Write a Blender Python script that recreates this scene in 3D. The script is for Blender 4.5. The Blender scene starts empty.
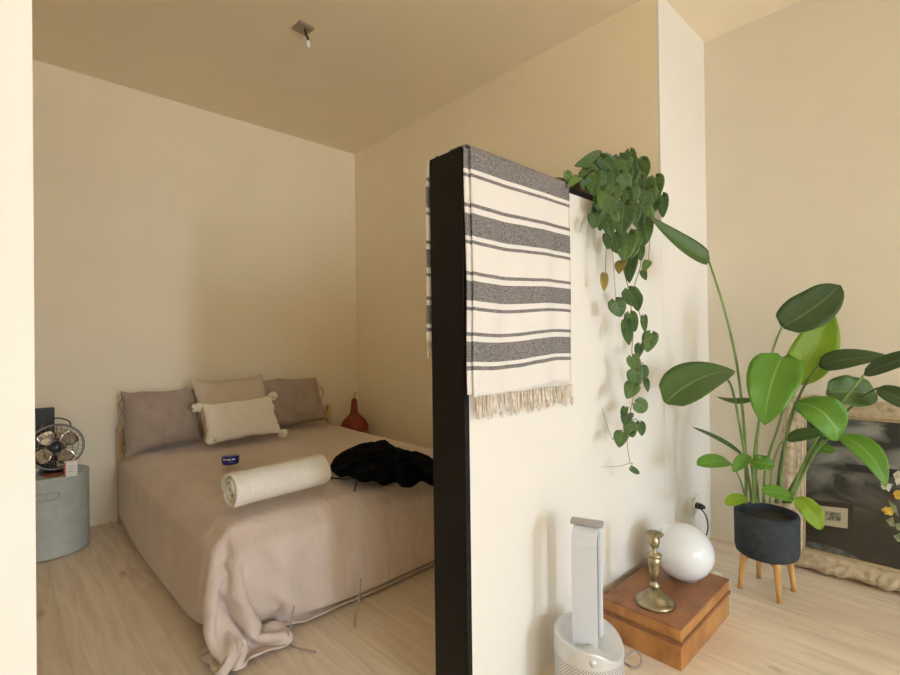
import bpy, bmesh, math, random
from mathutils import Vector, Matrix, noise
random.seed(11)
S = bpy.context.scene
C = S.collection
PI = math.pi

# ------------------------------------------------------------------ camera
F_PX, YAW, PITCH, ROLL, H = 481.29, 0.753419, 0.006073, 0.012177, 1.30
_f = Vector((math.sin(YAW), math.cos(YAW), 0)); _r = Vector((math.cos(YAW), -math.sin(YAW), 0)); _d = Vector((0, 0, -1))
FW = _f*math.cos(PITCH) - _d*math.sin(PITCH); _d2 = _d*math.cos(PITCH) + _f*math.sin(PITCH)
RT = _r*math.cos(ROLL) + _d2*math.sin(ROLL); DN = _d2*math.cos(ROLL) - _r*math.sin(ROLL)
CAM = Vector((0, 0, H))
cd = bpy.data.cameras.new('camera'); cam = bpy.data.objects.new('camera', cd); C.objects.link(cam)
cd.sensor_width = 36; cd.lens = F_PX/900*36; cd.clip_start = .02
cam.matrix_world = Matrix(((RT.x, -DN.x, -FW.x, 0), (RT.y, -DN.y, -FW.y, 0), (RT.z, -DN.z, -FW.z, H), (0, 0, 0, 1)))
S.camera = cam

def ray(px, py): return RT*((px-450)/F_PX) + DN*((py-337.5)/F_PX) + FW
def at(px, py, X=None, Y=None, Z=None, D=None):
    """measured position of a photographed point, given one known coordinate or its distance"""
    d = ray(px, py)
    t = X/d.x if X is not None else Y/d.y if Y is not None else (Z-H)/d.z if Z is not None else D
    return CAM + d*t

# ------------------------------------------------------------------ materials
def mat(name, col, rough=.6, metal=0, **kw):
    m = bpy.data.materials.new(name); m.use_nodes = True
    b = m.node_tree.nodes['Principled BSDF']
    b.inputs['Base Color'].default_value = (*col, 1); b.inputs['Roughness'].default_value = rough; b.inputs['Metallic'].default_value = metal
    for k, v in kw.items(): b.inputs[k.replace('_', ' ')].default_value = v
    return m
def nodes(m): return m.node_tree.nodes, m.node_tree.links, m.node_tree.nodes['Principled BSDF']
def add_noise(m, scale, c1, c2, bump=0, bscale=None, stretch=(1, 1, 1), detail=4, lo=.35, hi=.65, dist=.002):
    n, l, b = nodes(m)
    tc = n.new('ShaderNodeTexCoord'); mp = n.new('ShaderNodeMapping'); mp.inputs['Scale'].default_value = stretch
    l.new(tc.outputs['Object'], mp.inputs['Vector'])
    t = n.new('ShaderNodeTexNoise'); t.inputs['Scale'].default_value = scale; t.inputs['Detail'].default_value = detail
    l.new(mp.outputs[0], t.inputs['Vector'])
    r = n.new('ShaderNodeValToRGB'); r.color_ramp.elements[0].position = lo; r.color_ramp.elements[1].position = hi
    r.color_ramp.elements[0].color = (*c1, 1); r.color_ramp.elements[1].color = (*c2, 1)
    l.new(t.outputs['Fac'], r.inputs[0]); l.new(r.outputs[0], b.inputs['Base Color'])
    if bump:
        t2 = n.new('ShaderNodeTexNoise'); t2.inputs['Scale'].default_value = bscale or scale; t2.inputs['Detail'].default_value = 6
        l.new(mp.outputs[0], t2.inputs['Vector'])
        bp = n.new('ShaderNodeBump'); bp.inputs['Strength'].default_value = bump; bp.inputs['Distance'].default_value = dist
        l.new(t2.outputs['Fac'], bp.inputs['Height']); l.new(bp.outputs[0], b.inputs['Normal'])
    return m

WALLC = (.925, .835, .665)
FARC = (.72, .665, .56)  # same wall paint, darkened to tone down the light on the far wall
M = {}
M['wall'] = add_noise(mat('wall_paint', WALLC, .75), 3, tuple(c*.985 for c in WALLC), tuple(c*1.01 for c in WALLC), .12, 90)
M['lit_wall'] = add_noise(mat('lit_wall_paint', (.80, .775, .745), .75), 3, (.79, .765, .735), (.81, .785, .755), .12, 90)  # same paint as the nook, whitened to carry the cool window light
M['far_wall'] = add_noise(mat('dimmed_wall_paint', FARC, .75), 3, tuple(c*.985 for c in FARC), tuple(c*1.01 for c in FARC), .12, 90)
M['ceil'] = add_noise(mat('ceiling_paint', WALLC, .8), 3, tuple(c*.97 for c in WALLC), tuple(c*.99 for c in WALLC), .1, 90)
M['black'] = mat('black_painted_steel', (.006, .006, .006), .45, Specular_IOR_Level=.25)
M['duvet'] = add_noise(mat('taupe_cotton', (.36, .27, .22), .85, Sheen_Weight=.25), 6, (.60, .49, .43), (.66, .545, .48), .75, 11, (1.6, 1, .6), dist=.016)
M['pillow'] = add_noise(mat('taupe_pillowcase', (.30, .235, .19), .88, Sheen_Weight=.2), 8, (.36, .28, .235), (.41, .325, .27), .8, 12, (1.5, 1, .8), dist=.014)
M['beige'] = add_noise(mat('beige_linen', (.5, .42, .34), .9), 220, (.58, .49, .40), (.67, .575, .475), .4, 260)
M['cream'] = add_noise(mat('cream_cotton', (.78, .71, .6), .9), 60, (.82, .76, .66), (.88, .82, .72), .3, 300)
M['towel'] = add_noise(mat('cream_terry', (.82, .77, .68), .95), 120, (.78, .735, .66), (.86, .82, .75), .8, 260, dist=.004)
M['jacket'] = add_noise(mat('black_cloth', (.004, .004, .004), 1.0, Specular_IOR_Level=.08), 30, (.0025, .0025, .003), (.006, .006, .007), .6, 40)
M['pine'] = add_noise(mat('pine_wood', (.62, .42, .2), .5), 5, (.55, .36, .17), (.68, .47, .25), .1, 20, (8, 8, 1))
M['legwood'] = add_noise(mat('honey_wood', (.62, .38, .14), .42), 5, (.52, .29, .09), (.68, .43, .17), .1, 20, (8, 8, 1))
M['trunk'] = add_noise(mat('burl_wood', (.36, .15, .045), .38), 9, (.34, .145, .045), (.52, .25, .08), .08, 30, (1, 1.6, 1), 8)
M['trunktop'] = add_noise(mat('dark_burl_wood', (.26, .11, .05), .42), 7, (.20, .082, .036), (.33, .145, .062), .15, 40, (1, 2, 1), 8)
M['brass'] = add_noise(mat('aged_brass', (.5, .39, .2), .36, 1.0), 25, (.27, .235, .15), (.47, .41, .27), .1, 60)
M['glass'] = mat('opal_glass', (.76, .80, .87), .12, Subsurface_Weight=.25, Coat_Weight=.6, Coat_Roughness=.03)
M['glass'].node_tree.nodes['Principled BSDF'].inputs['Subsurface Radius'].default_value = (.05, .05, .05)
M['silver'] = mat('silver_plastic', (.68, .695, .73), .33, .3)
M['loop'] = mat('pale_plastic', (.63, .67, .75), .42)
M['greycap'] = mat('grey_plastic', (.36, .355, .36), .5)
M['loopin'] = mat('inner_grey', (.40, .40, .42), .4)
M['chrome'] = mat('chrome', (.75, .75, .76), .16, 1.0)
M['darkmetal'] = mat('dark_metal', (.06, .055, .06), .35, .6)
M['hub'] = mat('hub_blue_black', (.02, .025, .04), .3)
M['plum'] = mat('plum_shell', (.07, .03, .07), .35)
M['stool'] = add_noise(mat('grey_metal', (.27, .29, .285), .45, .1), 14, (.50, .57, .56), (.57, .64, .63), .05, 60)
M['stoolline'] = mat('stool_handle', (.42, .43, .42), .4, .3)
M['wire'] = mat('steel_wire', (.30, .29, .28), .3, .8)
M['slate'] = mat('slate_plastic', (.05, .06, .075), .55)
M['rust'] = add_noise(mat('rust_felt', (.24, .06, .025), .8), 80, (.16, .05, .03), (.30, .08, .03))
M['white'] = mat('white_plastic', (.82, .82, .80), .4)
M['label_red'] = mat('red_print', (.5, .12, .09), .5)
M['grey_print'] = mat('grey_print', (.5, .5, .52), .5)
M['tin'] = mat('blue_tin', (.006, .012, .19), .22, .2, Coat_Weight=.5)
M['red'] = add_noise(mat('red_gourd', (.25, .035, .02), .5), 12, (.18, .025, .016), (.28, .045, .025), .1, 20)
M['pot'] = add_noise(mat('charcoal_pot', (.03, .036, .045), .7, Specular_IOR_Level=.3), 30, (.026, .033, .042), (.044, .052, .063), .15, 80)
M['soil'] = add_noise(mat('soil', (.03, .022, .016), .95), 60, (.015, .011, .008), (.06, .045, .03), 1, 90, dist=.01)
M['coir'] = add_noise(mat('brown_wicker', (.16, .085, .04), .8), 60, (.06, .03, .015), (.24, .13, .06), 1, 90, (1, 1, 3), dist=.01)
M['cord_black'] = mat('black_cord', (.02, .02, .02), .5)
M['cord_grey'] = mat('grey_cord', (.30, .28, .28), .5)
M['cord_white'] = mat('white_cord', (.75, .75, .72), .5)
M['fringe'] = add_noise(mat('fringe_yarn', (.76, .69, .6), .95), 40, (.62, .52, .42), (.84, .78, .70))
M['stem'] = add_noise(mat('green_stem', (.18, .28, .08), .5), 12, (.12, .21, .055), (.22, .33, .10))
M['stemdark'] = add_noise(mat('dark_green_stem', (.09, .13, .05), .5), 12, (.07, .11, .04), (.12, .17, .06))
M['vine'] = mat('brown_green_vine', (.22, .19, .09), .6)
M['fix'] = mat('tarnished_plate', (.36, .33, .26), .4, .5)
M['winframe'] = mat('window_frame', (.75, .73, .7), .5)
M['tie'] = M['pillow']
M['drawstring'] = mat('dark_drawstring', (.04, .025, .02), .7)
M['tag'] = mat('blue_grey_tag', (.20, .25, .28), .7)

def leafmat(name, dark, light, vein, rough=.36, transl=.25, spacing=26.0):
    """blade coloured by its own vein pattern; attribute st = (across -1..1, along 0..1)"""
    m = mat(name, dark, rough); n, l, b = nodes(m)
    a = n.new('ShaderNodeAttribute'); a.attribute_name = 'st'
    sep = n.new('ShaderNodeSeparateXYZ'); l.new(a.outputs['Vector'], sep.inputs[0])
    ab = n.new('ShaderNodeMath'); ab.operation = 'ABSOLUTE'; l.new(sep.outputs[0], ab.inputs[0])
    # side veins: sin((along - .25*across)*spacing)
    mu = n.new('ShaderNodeMath'); mu.operation = 'MULTIPLY_ADD'; mu.inputs[1].default_value = -.28; l.new(ab.outputs[0], mu.inputs[0]); l.new(sep.outputs[1], mu.inputs[2])
    m2 = n.new('ShaderNodeMath'); m2.operation = 'MULTIPLY'; m2.inputs[1].default_value = spacing*2*PI; l.new(mu.outputs[0], m2.inputs[0])
    sn = n.new('ShaderNodeMath'); sn.operation = 'SINE'; l.new(m2.outputs[0], sn.inputs[0])
    r = n.new('ShaderNodeValToRGB'); r.color_ramp.elements[0].position = .0; r.color_ramp.elements[1].position = 1
    r.color_ramp.elements[0].color = (*dark, 1); r.color_ramp.elements[1].color = (*light, 1)
    sm_ = n.new('ShaderNodeMath'); sm_.operation = 'MULTIPLY_ADD'; sm_.inputs[1].default_value = .35; sm_.inputs[2].default_value = .35; l.new(sn.outputs[0], sm_.inputs[0]); l.new(sm_.outputs[0], r.inputs[0])
    tx = n.new('ShaderNodeTexNoise'); tx.inputs['Scale'].default_value = 5; tc = n.new('ShaderNodeTexCoord'); l.new(tc.outputs['Object'], tx.inputs['Vector'])
    mx0 = n.new('ShaderNodeMix'); mx0.data_type = 'RGBA'; l.new(r.outputs[0], mx0.inputs[6]); mx0.inputs[7].default_value = (*light, 1)
    rr = n.new('ShaderNodeMath'); rr.operation = 'MULTIPLY'; rr.inputs[1].default_value = .5; l.new(tx.outputs['Fac'], rr.inputs[0]); l.new(rr.outputs[0], mx0.inputs[0])
    mid = n.new('ShaderNodeMath'); mid.operation = 'LESS_THAN'; mid.inputs[1].default_value = .045; l.new(ab.outputs[0], mid.inputs[0])
    mx = n.new('ShaderNodeMix'); mx.data_type = 'RGBA'; l.new(mid.outputs[0], mx.inputs[0]); l.new(mx0.outputs[2], mx.inputs[6]); mx.inputs[7].default_value = (*vein, 1)
    l.new(mx.outputs[2], b.inputs['Base Color'])
    bp = n.new('ShaderNodeBump'); bp.inputs['Strength'].default_value = .25; bp.inputs['Distance'].default_value = .003
    l.new(sn.outputs[0], bp.inputs['Height']); l.new(bp.outputs[0], b.inputs['Normal'])
    tr = n.new('ShaderNodeBsdfTranslucent'); l.new(mx.outputs[2], tr.inputs[0])
    ms = n.new('ShaderNodeMixShader'); ms.inputs[0].default_value = transl
    out = n['Material Output']; l.new(b.outputs[0], ms.inputs[1]); l.new(tr.outputs[0], ms.inputs[2]); l.new(ms.outputs[0], out.inputs[0])
    return m
LM = {'dark': leafmat('leaf_dark', (.040, .085, .025), (.075, .135, .045), (.13, .20, .08)),
      'mid': leafmat('leaf_mid', (.065, .135, .028), (.105, .195, .045), (.18, .28, .09)),
      'bright': leafmat('leaf_bright', (.105, .275, .024), (.16, .37, .04), (.26, .44, .10), .3),
      'lime': leafmat('leaf_lime', (.26, .43, .02), (.33, .51, .035), (.36, .52, .08), .4, .35),
      'v1': leafmat('heart_leaf_dark', (.06, .125, .04), (.09, .175, .058), (.14, .24, .09), .33, .2, 5),
      'v2': leafmat('heart_leaf_mid', (.105, .195, .06), (.15, .255, .085), (.21, .33, .12), .36, .25, 5),
      'v3': leafmat('heart_leaf_light', (.14, .26, .055), (.19, .33, .08), (.24, .38, .12), .4, .3, 5),
      'vy': leafmat('heart_leaf_yellow', (.34, .27, .05), (.42, .33, .08), (.45, .38, .12), .5, .3, 5)}

# ------------------------------------------------------------------ object helpers
def rootof(o):
    while o.parent: o = o.parent
    return o
def link(name, bm, material, parent=None, smooth=True, loc=None):
    """one mesh object; bm is in world coordinates, the object's origin sits at its thing's base"""
    base = rootof(parent).location.copy() if parent else (Vector(loc) if loc else None)
    if base is None:
        xs = [v.co for v in bm.verts]
        base = Vector(((min(v.x for v in xs)+max(v.x for v in xs))/2, (min(v.y for v in xs)+max(v.y for v in xs))/2, min(v.z for v in xs)))
    for v in bm.verts: v.co -= base
    me = bpy.data.meshes.new(name); bm.to_mesh(me); bm.free()
    o = bpy.data.objects.new(name, me); C.objects.link(o)
    if material: me.materials.append(material if not isinstance(material, str) else M[material])
    if smooth: me.polygons.foreach_set('use_smooth', [True]*len(me.polygons))
    if parent: o.parent = parent
    else: o.location = base
    return o
def sharp(o, ang=35):
    o.data.set_sharp_from_angle(angle=math.radians(ang)); return o
def tag(o, label=None, cat=None, group=None, kind=None):
    for k, v in (('label', label), ('category', cat), ('group', group), ('kind', kind)):
        if v: o[k] = v
    return o
def thing(name, loc, label, cat, group=None):
    o = bpy.data.objects.new(name, None); C.objects.link(o); o.location = loc; o.empty_display_size = .05
    bpy.context.view_layer.update()
    return tag(o, label, cat, group)
def frame_of(t):
    t = t.normalized(); u = t.cross(Vector((0, 0, 1)))
    if u.length < 1e-3: u = Vector((1, 0, 0))
    u.normalize(); return u, t.cross(u).normalized()
def a_box(bm, x0, x1, y0, y1, z0, z1, bev=0, seg=2, mtx=None):
    t = bmesh.new(); bmesh.ops.create_cube(t, size=1)
    for v in t.verts: v.co = Vector(((x0+x1)/2+v.co.x*(x1-x0), (y0+y1)/2+v.co.y*(y1-y0), (z0+z1)/2+v.co.z*(z1-z0)))
    if bev: bmesh.ops.bevel(t, geom=t.edges[:], offset=bev, segments=seg, affect='EDGES', profile=.6)
    merge(bm, t, mtx)
def merge(bm, t, mtx=None):
    mp = {}
    for v in t.verts: mp[v] = bm.verts.new(mtx @ v.co if mtx else v.co)
    for f in t.faces:
        try: bm.faces.new([mp[v] for v in f.verts])
        except ValueError: pass
    t.free()
def a_tube(bm, pts, r, seg=10, caps=True, closed=False):
    pts = [Vector(p) for p in pts]; n = len(pts); rs = r if isinstance(r, (list, tuple)) else [r]*n
    rings = []; u = None
    for i, p in enumerate(pts):
        t = (pts[(i+1) % n]-pts[i-1]) if closed else pts[min(i+1, n-1)]-pts[max(i-1, 0)]
        if t.length < 1e-9: t = Vector((0, 0, 1))
        t.normalize()
        if u is None: u, w = frame_of(t)
        else:
            u = u - t*u.dot(t)
            if u.length < 1e-6: u, w = frame_of(t)
            u.normalize(); w = t.cross(u)
        rings.append([bm.verts.new(p+(u*math.cos(k*2*PI/seg)+w*math.sin(k*2*PI/seg))*rs[i]) for k in range(seg)])
    for i in range(n if closed else n-1):
        A, B = rings[i], rings[(i+1) % n]
        for k in range(seg): bm.faces.new((A[k], A[(k+1) % seg], B[(k+1) % seg], B[k]))
    if caps and not closed:
        bm.faces.new(rings[0][::-1]); bm.faces.new(rings[-1])
def spline(pts, n=8):
    pts = [Vector(p) for p in pts]; out = []
    for i in range(len(pts)-1):
        p0, p1, p2, p3 = pts[max(i-1, 0)], pts[i], pts[i+1], pts[min(i+2, len(pts)-1)]
        for k in range(n):
            t = k/n
            out.append(.5*((2*p1)+(p2-p0)*t+(2*p0-5*p1+4*p2-p3)*t*t+(3*p1-p0-3*p2+p3)*t**3))
    out.append(pts[-1]); return out
def a_lathe(bm, prof, c, seg=40, sx=1, sy=1, mtx=None):
    """prof: list of (radius, z) from bottom to top round the axis through c"""
    rings = []
    for r, z in prof:
        if r < 1e-6: rings.append([bm.verts.new(Vector((c[0], c[1], c[2]+z)))])
        else: rings.append([bm.verts.new(Vector((c[0]+r*sx*math.cos(k*2*PI/seg), c[1]+r*sy*math.sin(k*2*PI/seg), c[2]+z))) for k in range(seg)])
    for A, B in zip(rings, rings[1:]):
        for k in range(seg):
            k2 = (k+1) % seg
            if len(A) == 1 and len(B) == 1: continue
            if len(A) == 1: bm.faces.new((A[0], B[k2], B[k]))
            elif len(B) == 1: bm.faces.new((A[k], A[k2], B[0]))
            else: bm.faces.new((A[k], A[k2], B[k2], B[k]))
    if mtx:
        for R in rings:
            for v in R: v.co = mtx @ v.co
def a_ball(bm, c, r, sub=2, sc=(1, 1, 1)):
    t = bmesh.new(); bmesh.ops.create_icosphere(t, subdivisions=sub, radius=r)
    for v in t.verts: v.co = Vector(c)+Vector((v.co.x*sc[0], v.co.y*sc[1], v.co.z*sc[2]))
    merge(bm, t)
def grid_faces(bm, V):
    for j in range(len(V)-1):
        for i in range(len(V[0])-1): bm.faces.new((V[j][i], V[j][i+1], V[j+1][i+1], V[j+1][i]))
def solid(o, t, off=0):
    m = o.modifiers.new('thickness', 'SOLIDIFY'); m.thickness = t; m.offset = off; return o
def subsurf(o, n=1):
    m = o.modifiers.new('smooth', 'SUBSURF'); m.levels = n; m.render_levels = n; return o
def N(*a): return bmesh.new()

# ------------------------------------------------------------------ the setting
ZC = 3.24; XR = 2.70; XF = 3.395; YB = 4.29; YP = 1.143; XS = .047; XL = -2.4; YW = -7.2
def struct(name, bm, m, parent=None, smooth=False):
    o = link(name, bm, m, parent, smooth, None if parent else (0, 0, 0))
    if not parent: o['kind'] = 'structure'
    return o
def boxes(*bs):
    bm = bmesh.new()
    for b in bs: a_box(bm, *b)
    return bm

# oak floor: planks run along Y
fm = mat('oak_floor', (.5, .38, .25), .42); n, l, b = nodes(fm)
tc = n.new('ShaderNodeTexCoord'); mp = n.new('ShaderNodeMapping'); mp.inputs['Rotation'].default_value = (0, 0, PI/2); l.new(tc.outputs['Object'], mp.inputs[0])
br = n.new('ShaderNodeTexBrick'); br.inputs['Scale'].default_value = 1; br.inputs['Brick Width'].default_value = 1.9; br.inputs['Row Height'].default_value = .21
br.inputs['Mortar Size'].default_value = .0016; br.inputs['Mortar Smooth'].default_value = .2; br.offset = .37; br.inputs['Bias'].default_value = 0
br.inputs['Color1'].default_value = (.78, .67, .55, 1); br.inputs['Color2'].default_value = (.85, .745, .62, 1); br.inputs['Mortar'].default_value = (.70, .60, .48, 1)
l.new(mp.outputs[0], br.inputs['Vector'])
mp2 = n.new('ShaderNodeMapping'); mp2.inputs['Scale'].default_value = (9, .7, 1); l.new(tc.outputs['Object'], mp2.inputs[0])
ns = n.new('ShaderNodeTexNoise'); ns.inputs['Scale'].default_value = 2.5; ns.inputs['Detail'].default_value = 7; ns.inputs['Distortion'].default_value = 1.2; l.new(mp2.outputs[0], ns.inputs[0])
rp = n.new('ShaderNodeValToRGB'); rp.color_ramp.elements[0].position = .32; rp.color_ramp.elements[1].position = .62
rp.color_ramp.elements[0].color = (.86, .83, .80, 1); rp.color_ramp.elements[1].color = (1.04, 1.03, 1.02, 1); l.new(ns.outputs['Fac'], rp.inputs[0])
mx = n.new('ShaderNodeMix'); mx.data_type = 'RGBA'; mx.blend_type = 'MULTIPLY'; mx.inputs[0].default_value = 1; l.new(br.outputs['Color'], mx.inputs[6]); l.new(rp.outputs[0], mx.inputs[7])
# knots
mp3 = n.new('ShaderNodeMapping'); mp3.inputs['Scale'].default_value = (5.2, 1.9, 1); l.new(tc.outputs['Object'], mp3.inputs[0])
vo = n.new('ShaderNodeTexVoronoi'); vo.inputs['Scale'].default_value = 1.0; l.new(mp3.outputs[0], vo.inputs['Vector'])
nk = n.new('ShaderNodeTexNoise'); nk.inputs['Scale'].default_value = 18; l.new(tc.outputs['Object'], nk.inputs['Vector'])
ad = n.new('ShaderNodeMath'); ad.operation = 'MULTIPLY_ADD'; ad.inputs[1].default_value = .16; l.new(nk.outputs['Fac'], ad.inputs[0]); l.new(vo.outputs['Distance'], ad.inputs[2])
rk = n.new('ShaderNodeValToRGB'); rk.color_ramp.elements[0].position = .09; rk.color_ramp.elements[1].position = .20
rk.color_ramp.elements[0].color = (.62, .56, .52, 1); rk.color_ramp.elements[1].color = (1, 1, 1, 1); l.new(ad.outputs[0], rk.inputs[0])
mk = n.new('ShaderNodeMix'); mk.data_type = 'RGBA'; mk.blend_type = 'MULTIPLY'; mk.inputs[0].default_value = 1; l.new(mx.outputs[2], mk.inputs[6]); l.new(rk.outputs[0], mk.inputs[7])
l.new(mk.outputs[2], b.inputs['Base Color'])
bp = n.new('ShaderNodeBump'); bp.inputs['Strength'].default_value = .15; bp.inputs['Distance'].default_value = .002; l.new(br.outputs['Fac'], bp.inputs['Height']); bp.invert = True; l.new(bp.outputs[0], b.inputs['Normal'])
struct('floor', boxes((XL-.2, XF+.2, YW-.2, YB+.2, -.1, 0)), fm)
struct('ceiling', boxes((XL-.2, XF+.2, YW-.2, YB+.2, ZC, ZC+.1)), M['ceil'])
struct('wall_back', boxes((-.5, XR+.2, YB, YB+.15, 0, ZC)), M['wall'])
# solid pier between the sleeping nook and the far wall: its side is the nook's right wall, its end lies flush with the divider
struct('wall_right', boxes((XR, XF+.2, YP+.012, YB, 0, ZC)), M['wall'])
struct('wall_end', boxes((XR, XF, YP, YP+.012, 0, ZC)), M['lit_wall'])  # thin added facing that carries the lit tone across the pier end
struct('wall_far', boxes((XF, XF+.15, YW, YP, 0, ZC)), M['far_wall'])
struct('wall_left', boxes((XL, XS, YP, YP+.16, 0, ZC)), M['lit_wall'])
struct('wall_nook', boxes((-.5, -.34, YP+.16, YB, 0, ZC)), M['wall'])
struct('wall_side', boxes((XL-.15, XL, YW, YP+.16, 0, ZC)), M['wall'])
# divider: shoulder-high stub wall cased in black steel at its free end and along its top
XD = 1.135; ZD = 1.95; YD2 = 1.306
dv = struct('wall_divider', boxes((XD+.012, XR, YP+.001, YD2-.001, 0, ZD-.02)), M['lit_wall'])
bm = bmesh.new()
a_box(bm, XD, XD+.022, YP-.001, YD2+.001, 0, ZD, .0015)
a_box(bm, XD+.020, XR, YP-.001, YD2+.001, ZD-.026, ZD, .0015)
cap = struct('trim_steel', bm, M['black'], dv); tag(cap, 'black steel casing on the end and top of the divider')

# unseen window wall behind the photographer, set far back to even the light
W1 = (.80, 1.46, .25, 2.95); W2 = (-2.0, -.6, .25, 2.95); W3 = (2.0, 3.2, .25, 2.95)  # the narrow one follows the cast shadows; the wide pair is added for fill
wins = [W2, W1, W3]
bm = bmesh.new(); xs = XL-.15
for (x0, x1, z0, z1) in wins:
    a_box(bm, xs, x0, YW-.2, YW, 0, ZC); a_box(bm, x0, x1, YW-.2, YW, 0, z0); a_box(bm, x0, x1, YW-.2, YW, z1, ZC); xs = x1
a_box(bm, xs, XF+.15, YW-.2, YW, 0, ZC)
struct('wall_window', bm, M['wall'])
pane = bpy.data.materials.new('clear_pane'); pane.use_nodes = True; n = pane.node_tree.nodes; l = pane.node_tree.links
n.remove(n['Principled BSDF']); t_ = n.new('ShaderNodeBsdfTransparent'); g_ = n.new('ShaderNodeBsdfGlossy'); g_.inputs['Roughness'].default_value = .02
mm_ = n.new('ShaderNodeMixShader'); mm_.inputs[0].default_value = .05; l.new(t_.outputs[0], mm_.inputs[1]); l.new(g_.outputs[0], mm_.inputs[2]); l.new(mm_.outputs[0], n['Material Output'].inputs[0])
POW = {1: 234, 0: 50, 2: 8}  # lamp power per window; the outer two are added fill
for k, (x0, x1, z0, z1) in enumerate(wins):
    bm = bmesh.new(); w = .05; y0, y1 = YW-.13, YW-.07
    a_box(bm, x0, x0+w, y0, y1, z0, z1); a_box(bm, x1-w, x1, y0, y1, z0, z1); a_box(bm, x0+w, x1-w, y0, y1, z0, z0+w); a_box(bm, x0+w, x1-w, y0, y1, z1-w, z1)
    zt = z0+(z1-z0)*.70; a_box(bm, x0+w, x1-w, y0, y1, zt-.05, zt+.05)
    wf = struct('window_%d' % (k+1), bm, M['winframe'])
    struct('pane', boxes((x0+w, x1-w, YW-.103, YW-.097, z0+w, z1-w)), pane, wf)
    ld = bpy.data.lights.new('daylight_and_fill', 'AREA'); ld.shape = 'RECTANGLE'; ld.size = x1-x0; ld.size_y = z1-z0; ld.energy = POW[k]; ld.color = ((.95, .88, .80), (.83, .895, 1.0), (.83, .895, 1.0))[k]
    lo = bpy.data.objects.new('daylight_and_fill', ld); C.objects.link(lo); lo.location = ((x0+x1)/2, YW-.22, (z0+z1)/2); lo.rotation_euler = (PI/2, 0, 0)
# open sky above the roofs across the street, and the sun added to bounce warm light off the unseen floor
ld = bpy.data.lights.new('skylight', 'AREA'); ld.shape = 'RECTANGLE'; ld.size = 14; ld.size_y = 5.2; ld.energy = 5600; ld.color = (.45, .75, 1.0)
lo = bpy.data.objects.new('skylight', ld); C.objects.link(lo); lo.location = (.8, -11.7, 2.85+2.6); lo.rotation_euler = (PI/2-.25, 0, 0)
ld = bpy.data.lights.new('bounce_sun', 'SUN'); ld.energy = 0.5; ld.angle = .01; ld.color = (1.0, .93, .82)
lo = bpy.data.objects.new('bounce_sun', ld); C.objects.link(lo); lo.location = (0, -7, 8); lo.rotation_euler = (math.radians(47), 0, math.radians(-5))
wd = bpy.data.worlds.new('sky'); S.world = wd; wd.use_nodes = True
wn = wd.node_tree.nodes; sk = wn.new('ShaderNodeTexSky'); sk.sky_type = 'HOSEK_WILKIE'; sk.turbidity = 6
wd.node_tree.links.new(sk.outputs[0], wn['Background'].inputs[0]); wn['Background'].inputs[1].default_value = .6

# ------------------------------------------------------------------ bed
bed = thing('bed', (1.5, 3.15, 0), 'double bed with pine headboard beneath the taupe duvet', 'bed')
bm = bmesh.new(); a_box(bm, .675, 2.31, 2.11, 4.17, .16, .485, .05, 4); link('mattress', bm, 'cream', bed)
bm = bmesh.new(); a_box(bm, .70, .73, 2.16, 4.2, .09, .17, .004); a_box(bm, 2.29, 2.32, 2.10, 4.2, .09, .17, .004); a_box(bm, .73, 2.29, 2.16, 2.19, .09, .17, .004); a_box(bm, .73, 2.29, 2.19, 4.17, .13, .16)
link('bed_base', bm, 'pine', bed)
for x, y in ((.74, 2.20), (2.29, 2.20)):
    bm = bmesh.new(); a_box(bm, x-.03, x+.03, y-.03, y+.03, 0, .13, .004); link('leg', bm, 'pine', bed)
hb = bmesh.new(); a_box(hb, .664, 2.33, 4.21, 4.23, .42, .50, .004); a_box(hb, .664, 2.33, 4.21, 4.23, .56, .64, .004); h_ = link('headboard', hb, 'pine', bed)
for x in (.646, 2.335):
    bm = bmesh.new(); a_box(bm, x-.020, x+.016, 4.20, 4.235, 0, .692, .004); a_tube(bm, [(x-.002, 4.1985, .63), (x-.002, 4.2015, .63)], .006); link('headboard_post', bm, 'pine', bed)

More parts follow.
